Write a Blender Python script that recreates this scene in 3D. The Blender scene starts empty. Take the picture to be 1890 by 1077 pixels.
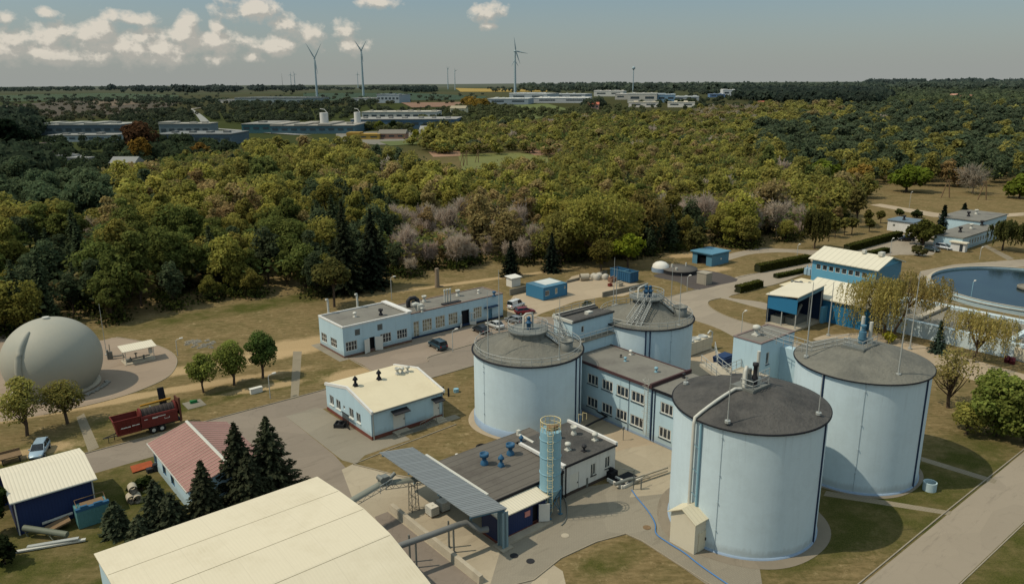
import bpy, math, random
import numpy as np
from math import sin, cos, pi, radians, sqrt, atan2, hypot
random.seed(7); rng = np.random.default_rng(11)
scene = bpy.context.scene
col = scene.collection

# ------------------------------------------------------------------ camera
IW, IH, F = 1890.0, 1077.0, 1410.0
PITCH = math.atan((IH/2-154)/F); ROLL = radians(-0.35); CAMH = 45.0
_fw = np.array([0, cos(PITCH), -sin(PITCH)]); _r0 = np.array([1., 0, 0]); _u0 = np.cross(_r0, _fw)
_R = cos(ROLL)*_r0+sin(ROLL)*_u0; _Up = -sin(ROLL)*_r0+cos(ROLL)*_u0
_C = np.array([0, 0, CAMH])
def ray(px, py): return _R*(px-IW/2)/F-_Up*(py-IH/2)/F+_fw
def proj(x, y, z):
    v = np.array([x, y, z])-_C; d = v@_fw
    if d < 1: return (-1e6, -1e6)
    return (IW/2+F*(v@_R)/d, IH/2-F*(v@_Up)/d)
cam_d = bpy.data.cameras.new('camera'); cam = bpy.data.objects.new('camera', cam_d); col.objects.link(cam)
cam_d.sensor_width = 36; cam_d.lens = 36*F/IW; cam_d.clip_start = .5; cam_d.clip_end = 60000
from mathutils import Matrix, Vector
M = Matrix(((_R[0], _Up[0], -_fw[0], 0), (_R[1], _Up[1], -_fw[1], 0), (_R[2], _Up[2], -_fw[2], CAMH), (0, 0, 0, 1)))
cam.matrix_world = M
scene.camera = cam

# ------------------------------------------------------------------ coordinates
ANG = radians(39.5); CU, SU = cos(ANG), sin(ANG)
def W(u, v): return (u*CU-v*SU, u*SU+v*CU)
def UV(x, y): return (x*CU+y*SU, -x*SU+y*CU)
def sstep(a, b, x):
    t = min(1, max(0, (x-a)/(b-a))); return t*t*(3-2*t)
def TZ(x, y):
    d = hypot(x, y)
    z = 11*sstep(480, 1500, d)+8*sstep(1500, 3200, d)+9*sstep(3200, 9000, d)+5*sstep(9000, 22000, d)
    a = sstep(600, 1600, d)
    z += a*(2.5*sin(x/420+1)+2*sin(y/510+x/900))*(1 if d < 4000 else 1.5)
    return z
def G(px, py, z=0.0):
    d = ray(px, py); t = (z-CAMH)/d[2]; p = _C+d*t; return (float(p[0]), float(p[1]))
def GT(px, py):
    d = ray(px, py)
    t = 100.0
    while t < 40000:
        p = _C+d*t
        if p[2] <= TZ(p[0], p[1]): break
        t *= 1.01
    lo, hi = t/1.01, t
    for _ in range(20):
        m = (lo+hi)/2; p = _C+d*m
        if p[2] <= TZ(p[0], p[1]): hi = m
        else: lo = m
    p = _C+d*hi; return (float(p[0]), float(p[1]), float(TZ(p[0], p[1])))
def g(px, py, z=0.0):
    x, y = G(px, py, z); return UV(x, y)
def onU(px, py, u):
    d = ray(px, py); k = u/(d[0]*CU+d[1]*SU); return (-(k*d[0])*SU+k*d[1]*CU, CAMH+k*d[2])
def onV(px, py, v):
    d = ray(px, py); k = v/(-d[0]*SU+d[1]*CU); return (k*d[0]*CU+k*d[1]*SU, CAMH+k*d[2])
def HT(bx, by, tx, ty, z=0):
    b = G(bx, by, z); d = ray(tx, ty); t = (b[0]*d[0]+b[1]*d[1])/(d[0]**2+d[1]**2); return CAMH+d[2]*t

# ------------------------------------------------------------------ materials
def s2l(c):
    return tuple(((x/255)/12.92 if x/255 <= .04045 else ((x/255+.055)/1.055)**2.4) for x in c)+(1,)
MATS = {}
def nodes_of(name):
    m = bpy.data.materials.new(name); m.use_nodes = True; nt = m.node_tree
    b = nt.nodes['Principled BSDF']; return m, nt, b
def N(nt, t, **kw):
    n = nt.nodes.new(t)
    for k, v in kw.items():
        if k.startswith('i_'): n.inputs[k[2:].replace('_', ' ')].default_value = v
        else: setattr(n, k, v)
    return n
def ramp(nt, src, p0, p1, c0=(0, 0, 0, 1), c1=(1, 1, 1, 1)):
    r = nt.nodes.new('ShaderNodeValToRGB'); e = r.color_ramp.elements
    e[0].position = p0; e[1].position = p1; e[0].color = c0; e[1].color = c1
    nt.links.new(src, r.inputs[0]); return r.outputs[0]
def mixc(nt, f, a, b, mode='MIX'):
    m = nt.nodes.new('ShaderNodeMix'); m.data_type = 'RGBA'; m.blend_type = mode
    for i, x in ((0, f), (6, a), (7, b)):
        if isinstance(x, (int, float)): m.inputs[i].default_value = x
        elif isinstance(x, tuple): m.inputs[i].default_value = x
        else: nt.links.new(x, m.inputs[i])
    return m.outputs[2]
def noise(nt, vec, scale, detail=4, rough=.6):
    n = nt.nodes.new('ShaderNodeTexNoise'); n.inputs['Scale'].default_value = scale
    n.inputs['Detail'].default_value = detail; n.inputs['Roughness'].default_value = rough
    nt.links.new(vec, n.inputs['Vector']); return n.outputs['Fac']
def mapping(nt, vec, sc, rot=(0, 0, 0)):
    m = nt.nodes.new('ShaderNodeMapping'); m.inputs['Scale'].default_value = sc; m.inputs['Rotation'].default_value = rot
    nt.links.new(vec, m.inputs['Vector']); return m.outputs[0]
def bump(nt, h, strength, dist=.02):
    b = nt.nodes.new('ShaderNodeBump'); b.inputs['Strength'].default_value = strength; b.inputs['Distance'].default_value = dist
    nt.links.new(h, b.inputs['Height']); return b.outputs[0]
def k(c, f): return tuple(x*f for x in c[:3])+(1,)
def mat(name, rgb, rough=.8, var=.25, scale=.5, fine=6, metal=0, streak=0, bumpv=0, bd=.03, dirt=None, corr=None, seam=None, grime=None):
    """worn surface: broad mottling, fine grain, optional vertical streaks, corrugation (axis, period) or sheet seams"""
    if name in MATS: return MATS[name]
    m, nt, b = nodes_of(name); c = s2l(rgb)
    tc = nt.nodes.new('ShaderNodeTexCoord'); o = tc.outputs['Object']
    n1 = noise(nt, o, scale, 5); n2 = noise(nt, o, fine, 3)
    x = mixc(nt, ramp(nt, n1, .3, .72), k(c, 1-var), k(c, 1+var*.6))
    x = mixc(nt, .5, x, mixc(nt, ramp(nt, n2, .25, .8), k(c, 1-var), k(c, 1+var*.5)))
    h = n2
    if streak:
        sv = noise(nt, mapping(nt, o, (2.2, 2.2, .12)), 1.0, 4)
        x = mixc(nt, ramp(nt, sv, .5, .8), x, mixc(nt, streak, x, (.09, .085, .07, 1)))
    if dirt:
        dn = noise(nt, o, .23, 6, .7)
        x = mixc(nt, ramp(nt, dn, .48, .68), x, mixc(nt, dirt[1], x, s2l(dirt[0])))
    if corr:
        ax, per, dk = corr[0], corr[1], corr[2]
        w = nt.nodes.new('ShaderNodeTexWave'); w.wave_type = 'BANDS'; w.bands_direction = ax.upper(); w.inputs['Scale'].default_value = .314159/per*1.0
        nt.links.new(o, w.inputs['Vector'])
        x = mixc(nt, ramp(nt, w.outputs['Fac'], .0, .35), k(c, dk), x)
        h = w.outputs['Fac']; bumpv = max(bumpv, .35 if dk < .95 else .1)
    if seam:
        ax, per, wd, dk = seam
        mp = nt.nodes.new('ShaderNodeSeparateXYZ'); nt.links.new(o, mp.inputs[0])
        f1 = N(nt, 'ShaderNodeMath', operation='PINGPONG'); f1.inputs[1].default_value = per/2; nt.links.new(mp.outputs[ax.upper()], f1.inputs[0])
        f2 = N(nt, 'ShaderNodeMath', operation='LESS_THAN'); f2.inputs[1].default_value = wd; nt.links.new(f1.outputs[0], f2.inputs[0])
        x = mixc(nt, f2.outputs[0], x, k(c, dk))
    if grime: # splash dirt at the foot of a wall and faint run-off under the eaves
        mp = nt.nodes.new('ShaderNodeSeparateXYZ'); nt.links.new(o, mp.inputs[0]); nz_ = noise(nt, mapping(nt, o, (1.6, 1.6, .5)), 1.0, 5, .7)
        zz = N(nt, 'ShaderNodeMath', operation='MULTIPLY_ADD'); zz.inputs[1].default_value = -1.3; nt.links.new(nz_, zz.inputs[0]); nt.links.new(mp.outputs[2], zz.inputs[2])
        x = mixc(nt, ramp(nt, zz.outputs[0], 0, .55, (.32,)*3+(1,), (0, 0, 0, 1)), x, s2l((112, 106, 92)))
        rn = noise(nt, mapping(nt, o, (3.5, 3.5, .16)), 1.0, 3, .6); up_ = N(nt, 'ShaderNodeMapRange'); up_.inputs[1].default_value = grime-5; up_.inputs[2].default_value = grime; nt.links.new(mp.outputs[2], up_.inputs[0])
        rr_ = N(nt, 'ShaderNodeMath', operation='MULTIPLY'); nt.links.new(ramp(nt, rn, .56, .72), rr_.inputs[0]); nt.links.new(up_.outputs[0], rr_.inputs[1]); r2_ = N(nt, 'ShaderNodeMath', operation='MULTIPLY'); r2_.inputs[1].default_value = .22; nt.links.new(rr_.outputs[0], r2_.inputs[0])
        x = mixc(nt, r2_.outputs[0], x, s2l((104, 112, 112)))
    nt.links.new(x, b.inputs['Base Color']); b.inputs['Roughness'].default_value = rough; b.inputs['Metallic'].default_value = metal
    b.inputs['Specular IOR Level'].default_value = .25
    if bumpv: nt.links.new(bump(nt, h, bumpv, bd), b.inputs['Normal'])
    MATS[name] = m; return m
BLUEW = mat('light_blue_render', (174, 197, 204), .9, .07, .4, 5, streak=.09, grime=7)
TANKW = mat('tank_render', (192, 208, 212), .85, .06, .25, 3, streak=.07, bumpv=.25, dirt=((174, 188, 190), .5), grime=13.3)
WHITEW = mat('white_render', (205, 203, 196), .9, .1, .4, 5, streak=.2)
WHITE = mat('white_paint', (208, 204, 192), .6, .08)
CREAM = mat('cream_metal', (204, 195, 172), .55, .04, .4, 3, dirt=((170, 160, 140), .25))
CREAMC = mat('cream_corrugated', (208, 199, 176), .6, .03, .3, 2, corr=('x', .34, .8), dirt=((180, 170, 145), .2))
CREAMHALL = mat('cream_hall_sheet', (205, 194, 168), .6, .03, .2, 2, corr=('x', .3, .96), dirt=((184, 172, 144), .5), seam=('x', 3.1, .02, .88))
CREAMY = mat('cream_membrane', (204, 192, 162), .8, .05, .3, 2, dirt=((188, 174, 144), .45), seam=('x', 2.4, .02, .9))
TEAL = mat('teal_blue_cladding', (84, 128, 148), .6, .1, .5, 5, corr=('x', .3, .9))
TEALP = mat('teal_blue_paint', (78, 118, 138), .55, .15, .8, 6, dirt=((60, 70, 70), .4))
BLUEP = mat('strong_blue_paint', (46, 88, 118), .55, .15)
SILOB = mat('silo_blue', (128, 166, 178), .5, .08, .6, 5, streak=.15)
NAVY = mat('navy_cladding', (34, 48, 84), .6, .08, .5, 5, corr=('x', .3, .85))
FELT = mat('grey_roof_felt', (118, 115, 106), .95, .14, .35, 4, dirt=((84, 80, 76), .6), bumpv=.2)
FELTD = mat('dark_roof_felt', (82, 80, 76), .95, .22, .8, 3.2, dirt=((54, 54, 53), .8), bumpv=1, bd=.16)
FELTB = mat('brown_roof_felt', (98, 93, 85), .95, .12, .35, 4, dirt=((72, 66, 60), .6), seam=('y', .98, .05, .6), bumpv=.2)
FELTT = mat('tank_roof_felt', (112, 110, 100), .95, .2, .8, 3.2, dirt=((84, 84, 78), .7), bumpv=1, bd=.14)
PINK = mat('faded_red_sheet', (146, 108, 100), .7, .08, .5, 4, dirt=((120, 88, 80), .5))
BRICK = mat('red_brown_plinth', (112, 66, 54), .9, .2, 1.5, 8)
BLUEPL = mat('blue_plinth', (138, 156, 174), .9, .1, 1, 6, dirt=((110, 120, 130), .5))
DARK = mat('dark_metal', (42, 42, 44), .6, .2)
BLACK = mat('black_trim', (22, 23, 28), .7, .2)
DBLUE = mat('dark_blue_trim', (34, 52, 78), .6, .2)
GREY = mat('galvanised_steel', (168, 170, 164), .55, .12, 1.2, 8, metal=.25)
GREYD = mat('weathered_steel', (116, 118, 112), .6, .2, 1.2, 8, metal=.2)
PIPE = mat('pale_pipe', (186, 184, 172), .5, .1)
YELLOW = mat('yellow_guard', (200, 184, 138), .6, .15)
YELLOWD = mat('dirty_yellow', (178, 126, 34), .6, .2, 1, 6)
CONC = mat('concrete', (168, 158, 138), .95, .14, .5, 5, dirt=((120, 112, 98), .5), bumpv=.2)
CONCD = mat('old_concrete', (126, 120, 106), .95, .2, .8, 5, dirt=((90, 86, 74), .6), bumpv=.3)
RUBBER = mat('tyre_rubber', (30, 29, 28), .9, .1)
DOMEM = mat('membrane_dome', (156, 153, 138), .6, .06, .25, 3, dirt=((140, 144, 134), .4))
REDM = mat('red_machine_paint', (108, 42, 35), .75, .3, .8, 5, dirt=((90, 44, 34), .5))
MESHM = mat('screen_drum', (66, 58, 54), .9, .3, 4, 12, corr=('x', .5, .4))
WOODD = mat('grey_wood', (120, 98, 72), .95, .25, 1.5, 6)
RUST = mat('rusty_sheet', (150, 74, 40), .9, .3, 1, 5)
GREENP = mat('green_paint', (30, 110, 60), .7, .1)
SHEETG = mat('grey_profiled_sheet', (124, 128, 128), .7, .05, .5, 4, seam=('y', 1.15, .04, 1.25))
SOIL = mat('dark_soil', (60, 46, 38), 1, .4, 2, 8)
MAROON = mat('maroon_drum', (84, 28, 34), .6, .2)
WATER_DUMMY = None
def glass(name, rgb, rough=.12):
    if name in MATS: return MATS[name]
    m, nt, b = nodes_of(name)
    tc = nt.nodes.new('ShaderNodeTexCoord'); nf = noise(nt, tc.outputs['Object'], 1.3, 2)
    nt.links.new(mixc(nt, ramp(nt, nf, .35, .65), k(s2l(rgb), .5), k(s2l(rgb), 1.7)), b.inputs['Base Color'])
    b.inputs['Roughness'].default_value = rough; b.inputs['Specular IOR Level'].default_value = .6
    MATS[name] = m; return m
GLASS = glass('window_glass', (42, 50, 56)); CURT = glass('curtained_glass', (142, 134, 112), .2)
CARGL = glass('car_glass', (24, 30, 34))
def paint(name, rgb):
    m = mat(name, rgb, .3, .05, 1, 4, metal=.2); m.node_tree.nodes['Principled BSDF'].inputs['Coat Weight'].default_value = .5
    return m

# ------------------------------------------------------------------ object helpers
ORG = {}
def setp(o, label, cat, group=None, kind=None):
    if label: o['label'] = label
    if cat: o['category'] = cat
    if group: o['group'] = group
    if kind: o['kind'] = kind
def thing(name, label, cat, u, v, z=0, group=None):
    o = bpy.data.objects.new(name, None); col.objects.link(o); o.empty_display_size = .5
    x, y = W(u, v); o.location = (x, y, z); o.rotation_euler = (0, 0, ANG)
    setp(o, label, cat, group); ORG[o.name] = (u, v, z); return o
def thingw(name, label, cat, x, y, z=0, rz=0, group=None):
    o = bpy.data.objects.new(name, None); col.objects.link(o); o.empty_display_size = .5
    o.location = (x, y, z); o.rotation_euler = (0, 0, rz); setp(o, label, cat, group); ORG[o.name] = (0, 0, 0); return o
class MB:
    def __init__(s): s.v = []; s.f = []; s.mi = []; s.cur = 0; s.sm = []
    def add(s, vs, fs, smooth=False):
        b = len(s.v); s.v += [tuple(map(float, p)) for p in vs]
        for f in fs: s.f.append(tuple(b+i for i in f)); s.mi.append(s.cur); s.sm.append(smooth)
        return s
    def box(s, u0, u1, v0, v1, z0, z1):
        return s.add([(u0, v0, z0), (u1, v0, z0), (u1, v1, z0), (u0, v1, z0), (u0, v0, z1), (u1, v0, z1), (u1, v1, z1), (u0, v1, z1)],
              [(0, 3, 2, 1), (4, 5, 6, 7), (0, 1, 5, 4), (1, 2, 6, 5), (2, 3, 7, 6), (3, 0, 4, 7)])
    def prism(s, poly, z0, z1):
        n = len(poly); z0s = z0 if isinstance(z0, (list, tuple)) else [z0]*n; z1s = z1 if isinstance(z1, (list, tuple)) else [z1]*n
        vs = [(p[0], p[1], a) for p, a in zip(poly, z0s)]+[(p[0], p[1], a) for p, a in zip(poly, z1s)]
        return s.add(vs, [tuple(range(n-1, -1, -1)), tuple(range(n, 2*n))]+[(i, (i+1) % n, n+(i+1) % n, n+i) for i in range(n)])
    def hexa(s, p): # 8 points bottom4 top4
        return s.add(p, [(0, 3, 2, 1), (4, 5, 6, 7), (0, 1, 5, 4), (1, 2, 6, 5), (2, 3, 7, 6), (3, 0, 4, 7)])
    def tube(s, pts, r, n=8, r1=None, caps=True, smooth=True):
        pts = [Vector(p) for p in pts]; vs = []; m = len(pts)
        prevx = None
        for i, p in enumerate(pts):
            t = ((pts[min(i+1, m-1)]-pts[max(i-1, 0)])).normalized()
            ref = Vector((0, 0, 1)) if abs(t.z) < .9 else Vector((1, 0, 0))
            x = t.cross(ref).normalized(); y = t.cross(x)
            if prevx is not None and x.dot(prevx) < 0: x = -x; y = -y
            prevx = x
            rr = r[i] if isinstance(r, (list, tuple)) else (r if r1 is None else r+(r1-r)*i/(m-1))
            for j in range(n):
                a = 2*pi*j/n; vs.append(p+x*(rr*cos(a))+y*(rr*sin(a)))
        fs = [(i*n+j, i*n+(j+1) % n, (i+1)*n+(j+1) % n, (i+1)*n+j) for i in range(m-1) for j in range(n)]
        s.add(vs, fs, smooth)
        if caps: s.add([vs[j] for j in range(n)], [tuple(range(n))]); s.add([vs[(m-1)*n+j] for j in range(n)], [tuple(range(n-1, -1, -1))])
        return s
    def lathe(s, cu, cv, prof, n=24, smooth=True, a0=0, a1=2*pi):
        full = abs(a1-a0-2*pi) < 1e-6; k_ = n if full else n+1; vs = []
        for r, z in prof:
            for j in range(k_):
                a = a0+(a1-a0)*j/n; vs.append((cu+r*cos(a), cv+r*sin(a), z))
        fs = []
        for i in range(len(prof)-1):
            for j in range(n):
                j2 = (j+1) % k_ if full else j+1
                fs.append((i*k_+j, i*k_+j2, (i+1)*k_+j2, (i+1)*k_+j))
        return s.add(vs, fs, smooth)
    def cyl(s, cu, cv, r, z0, z1, n=20, smooth=True):
        s.lathe(cu, cv, [(r, z0), (r, z1)], n, smooth)
        s.add([(cu+r*cos(2*pi*j/n), cv+r*sin(2*pi*j/n), z1) for j in range(n)], [tuple(range(n))]); return s
    def build(s, name, mats, parent=None, label=None, cat=None, group=None, kind=None, org=None):
        me = bpy.data.meshes.new(name); o = bpy.data.objects.new(name, me); col.objects.link(o)
        if parent is not None: og = ORG[parent.name] if org is None else org
        else: og = org if org is not None else (0, 0, 0)
        me.from_pydata([(a-og[0], b-og[1], c-og[2]) for a, b, c in s.v], [], s.f)
        for m in (mats if isinstance(mats, (list, tuple)) else [mats]): me.materials.append(m)
        me.polygons.foreach_set('material_index', s.mi); me.polygons.foreach_set('use_smooth', s.sm)
        me.update()
        if parent is not None: o.parent = parent; ORG[o.name] = og
        setp(o, label, cat, group, kind); return o
    def single(s, name, mats, label, cat, group=None, kind=None):
        """one mesh that is itself a thing, authored in site (u,v,z)"""
        us = [p[0] for p in s.v]; vs = [p[1] for p in s.v]; zs = [p[2] for p in s.v]
        og = ((min(us)+max(us))/2, (min(vs)+max(vs))/2, min(zs))
        o = s.build(name, mats, None, label, cat, group, kind, org=og)
        x, y = W(og[0], og[1]); o.location = (x, y, og[2]); o.rotation_euler = (0, 0, ANG); return o
def kids(o): return [c for c in col.objects if c.parent == o]
KIDS = {}
def copy_tree(o, parent=None):
    c = o.copy(); col.objects.link(c); c.parent = parent
    if o.name not in KIDS: KIDS[o.name] = list(o.children)
    for ch in KIDS[o.name]: copy_tree(ch, c)
    return c
def rails(mb, pts, h=1.05, r=.045, sp=1.5, closed=False, mid=True):
    r = max(r, .042)
    if closed: pts = pts+[pts[0]]
    mb.tube([(p[0], p[1], p[2]+h) for p in pts], r, 5)
    if mid: mb.tube([(p[0], p[1], p[2]+h*.52) for p in pts], r*.8, 4)
    for a, b in zip(pts[:-1], pts[1:]):
        L = math.dist(a, b); n = max(1, round(L/sp))
        for i in range(n):
            t = i/n; p = [a[j]+(b[j]-a[j])*t for j in range(3)]
            mb.tube([p, (p[0], p[1], p[2]+h)], r, 4, caps=False)
    p = pts[-1]
    if not closed: mb.tube([p, (p[0], p[1], p[2]+h)], r, 4, caps=False)
def circ(cu, cv, r, z, n=28, a0=0, a1=2*pi):
    return [(cu+r*cos(a0+(a1-a0)*i/n), cv+r*sin(a0+(a1-a0)*i/n), z) for i in range(n if abs(a1-a0-2*pi) < 1e-6 else n+1)]

# walls with true openings: side 'u' = face looking towards -u at u=c ; 'v' = face looking towards -v at v=c
def wallface(mb, side, c, a0, a1, z0, z1, ops, dep=.16, top=None):
    A = sorted(set([a0, a1]+[x for o in ops for x in o[:2]])); Z = sorted(set([z0, z1]+[x for o in ops for x in o[2:4]]))
    P3 = (lambda a, z, d=0: (c+d, a, z)) if side == 'u' else (lambda a, z, d=0: (a, c+d, z))
    for i in range(len(A)-1):
        for j in range(len(Z)-1):
            ca, cz = (A[i]+A[i+1])/2, (Z[j]+Z[j+1])/2
            if any(o[0] < ca < o[1] and o[2] < cz < o[3] for o in ops): continue
            q = [P3(A[i], Z[j]), P3(A[i+1], Z[j]), P3(A[i+1], Z[j+1]), P3(A[i], Z[j+1])]
            mb.add(q, [(0, 1, 2, 3)])
    for o in ops:
        b0, b1, y0, y1 = o[:4]
        for (p, q) in (((b0, y0), (b1, y0)), ((b1, y0), (b1, y1)), ((b1, y1), (b0, y1)), ((b0, y1), (b0, y0))):
            mb.add([P3(*p), P3(*q), P3(*q, dep), P3(*p, dep)], [(0, 1, 2, 3)])
def bx(side, c, a0, a1, d0, d1, z0, z1, mb):
    if side == 'u': mb.box(c+d0, c+d1, a0, a1, z0, z1)
    else: mb.box(a0, a1, c+d0, c+d1, z0, z1)
def window(root, side, c, op, nx=2, ny=1, gl=None, fr=None, sill=None, bar=.09):
    a0, a1, z0, z1 = op[:4]; fr = fr or WHITE
    m = MB(); t = bar; d0, d1 = .05, .13
    bx(side, c, a0, a1, d0, d1, z0, z0+t, m); bx(side, c, a0, a1, d0, d1, z1-t, z1, m)
    bx(side, c, a0, a0+t, d0, d1, z0+t, z1-t, m); bx(side, c, a1-t, a1, d0, d1, z0+t, z1-t, m)
    for i in range(1, nx):
        a = a0+(a1-a0)*i/nx; bx(side, c, a-t*.45, a+t*.45, d0+.01, d1, z0+t, z1-t, m)
    for j in range(1, ny):
        z = z0+(z1-z0)*j/ny; bx(side, c, a0+t, a1-t, d0+.02, d1, z-t*.35, z+t*.35, m)
    w = m.build('window', fr, root)
    p = MB(); bx(side, c, a0+.01, a1-.01, .11, .15, z0+.01, z1-.01, p); p.build('pane', gl or GLASS, w)
    if sill:
        p = MB(); bx(side, c, a0-.06, a1+.06, -.12, .05, z0-.07, z0-.001, p); p.build('sill', sill, w)
    return w
def door(root, side, c, op, m=None, gl=False, thick=.06, swing=None):
    a0, a1, z0, z1 = op[:4]; b = MB(); bx(side, c, a0+.02, a1-.02, .05, .05+thick, z0+.01, z1-.02, b)
    d = b.build('door', m or WHITE, root)
    h = MB(); bx(side, c, a1-.22, a1-.12, -.02, .05, z0+1.0, z0+1.15, h); h.build('handle', DARK, d); return d
def pipev(mb, side, c, a, z0, z1, r=.06, off=-.09):
    p = (c+off, a) if side == 'u' else (a, c+off)
    mb.tube([(p[0], p[1], z0), (p[0], p[1], z1)], r, 6)
def mushroom(root, u, v, z, s=1.0, m=None, name='roof_vent', style=0):
    b = MB()
    if style == 0: prof = [(.16, 0), (.16, .35), (.12, .4), (.12, .5), (.3, .55), (.34, .7), (.3, .85), (.12, .92), (0, .94)]
    elif style == 1: prof = [(.35, 0), (.35, .3), (.2, .45), (.2, .75), (.42, .85), (.42, 1.15), (.36, 1.15), (.36, 1.0), (0, 1.0)]
    else: prof = [(.3, 0), (.3, .3), (.16, .4), (.16, .8), (.34, .85), (.3, 1.0), (.05, 1.35), (0, 1.36)]
    b.lathe(u, v, [(r*s, z+h*s) for r, h in prof], 14); b.box(u-.28*s, u+.28*s, v-.28*s, v+.28*s, z-.05, z+.12*s)
    return b.build(name, m or PIPE, root)
# ================================================================== GROUND
def ground_mat():
    m, nt, b = nodes_of('dry_grass_ground')
    tc = nt.nodes.new('ShaderNodeTexCoord'); o = tc.outputs['Object']
    n_big = noise(nt, o, .02, 6, .6); n_mid = noise(nt, o, .16, 6, .65); n_f = noise(nt, o, 1.6, 5, .7); n_x = noise(nt, mapping(nt, o, (1, 1, 1)), 7, 3, .7)
    dry = mixc(nt, ramp(nt, n_f, .3, .7), s2l((86, 76, 48)), s2l((132, 113, 78)))
    green = mixc(nt, ramp(nt, n_x, .3, .7), s2l((44, 52, 24)), s2l((88, 86, 44)))
    x = mixc(nt, ramp(nt, n_mid, .47, .62), dry, mixc(nt, .75, dry, green))
    x = mixc(nt, .55, x, mixc(nt, ramp(nt, noise(nt, mapping(nt, o, (.5, 2.2, 1), (0, 0, -ANG-.25)), .9, 5, .75), .35, .66), s2l((84, 74, 48)), s2l((136, 118, 86))))
    x = mixc(nt, ramp(nt, noise(nt, o, .55, 6, .8), .56, .68), x, mixc(nt, .55, x, s2l((168, 148, 112))))
    x = mixc(nt, ramp(nt, noise(nt, mapping(nt, o, (1, 1, 1), (0, 0, .7)), .8, 6, .85), .55, .66), x, mixc(nt, .6, x, s2l((60, 60, 34))))
    sand = mixc(nt, ramp(nt, n_x, .3, .7), s2l((150, 126, 92)), s2l((184, 160, 122)))
    # green lawns (lower left, lower right) and bare sandy strips, as soft world-space regions
    def region(cx, cy, rx, ry, rot=0, soft=.5):
        mp = nt.nodes.new('ShaderNodeMapping'); mp.vector_type = 'TEXTURE'
        mp.inputs['Location'].default_value = (cx, cy, 0); mp.inputs['Rotation'].default_value = (0, 0, rot); mp.inputs['Scale'].default_value = (rx, ry, 1e5)
        nt.links.new(o, mp.inputs['Vector'])
        ln = N(nt, 'ShaderNodeVectorMath', operation='LENGTH'); nt.links.new(mp.outputs[0], ln.inputs[0])
        ad = N(nt, 'ShaderNodeMath', operation='MULTIPLY_ADD'); ad.inputs[1].default_value = 1.1; nt.links.new(n_mid, ad.inputs[0]); nt.links.new(ln.outputs['Value'], ad.inputs[2])
        ad2 = N(nt, 'ShaderNodeMath', operation='MULTIPLY_ADD'); ad2.inputs[1].default_value = .6; nt.links.new(n_f, ad2.inputs[0]); nt.links.new(ad.outputs[0], ad2.inputs[2])
        q_ = N(nt, 'ShaderNodeMath', operation='MULTIPLY'); q_.inputs[1].default_value = .4; nt.links.new(ad2.outputs[0], q_.inputs[0])
        return ramp(nt, q_.outputs[0], .60, .76, (1, 1, 1, 1), (0, 0, 0, 1))
    def reg_px(px, py, *a, **kw): x_, y_ = G(px, py); return region(x_, y_, *a, **kw)
    for (px, py, rx, ry) in [(120, 1020, 16, 16), (260, 890, 9, 12), (60, 840, 11, 5), (330, 750, 16, 3.2), (1850, 1000, 16, 12), (1130, 1030, 5, 2.2), (560, 700, 8, 3), (1500, 990, 12, 5), (1620, 930, 14, 7), (1780, 850, 12, 7), (500, 560, 40, 5)]:
        x = mixc(nt, reg_px(px, py, rx, ry, rot=ANG*.9), x, mixc(nt, ramp(nt, n_mid, .42, .6, (.35, .35, .35, 1), (1, 1, 1, 1)), x, green))
    for (px, py, rx, ry) in [(545, 640, 12, 5), (230, 735, 30, 1.7), (420, 670, 16, 3.0), (30, 840, 10, 2), (660, 690, 7, 3), (1275, 470, 9, 3), (905, 515, 26, 1.4), (960, 800, 2, 1.5), (1570, 690, 6, 3), (480, 716, 7, 1.6), (1300, 500, 9, 3)]:
        x = mixc(nt, reg_px(px, py, rx, ry, rot=ANG*.7), x, mixc(nt, .8, x, sand))
    # far countryside beyond the plant: field-green darkened to stand for cloud shadow
    sx = N(nt, 'ShaderNodeVectorMath', operation='LENGTH'); nt.links.new(o, sx.inputs[0])
    vor = N(nt, 'ShaderNodeTexVoronoi'); vor.inputs['Scale'].default_value = .0022; nt.links.new(mapping(nt, o, (1, .45, 1), (0, 0, .3)), vor.inputs['Vector'])
    fr = nt.nodes.new('ShaderNodeValToRGB'); e = fr.color_ramp.elements; e[0].color = s2l((44, 54, 32)); e[1].color = s2l((76, 74, 50))
    for p_, c_ in ((.3, (54, 64, 36)), (.5, (70, 62, 46)), (.7, (48, 60, 36))): q = e.new(p_); q.color = s2l(c_)
    sp = N(nt, 'ShaderNodeSeparateColor'); nt.links.new(vor.outputs['Color'], sp.inputs[0]); nt.links.new(sp.outputs[0], fr.inputs[0])
    farc = mixc(nt, .35, fr.outputs[0], mixc(nt, n_big, s2l((38, 46, 28)), s2l((84, 78, 56))))
    ds = N(nt, 'ShaderNodeMapRange'); ds.inputs[1].default_value = 380; ds.inputs[2].default_value = 620; nt.links.new(sx.outputs['Value'], ds.inputs[0])
    x = mixc(nt, ds.outputs[0], x, farc)
    d2 = N(nt, 'ShaderNodeMapRange'); d2.inputs[1].default_value = 1200; d2.inputs[2].default_value = 7000; d2.inputs[4].default_value = .5; nt.links.new(sx.outputs['Value'], d2.inputs[0]); x = mixc(nt, d2.outputs[0], x, (.12, .14, .125, 1))  # aerial haze painted into the far ground colour
    nt.links.new(x, b.inputs['Base Color']); b.inputs['Roughness'].default_value = 1; b.inputs['Specular IOR Level'].default_value = 0
    nt.links.new(bump(nt, n_x, .5, .05), b.inputs['Normal'])
    return m
GM = ground_mat()
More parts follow.
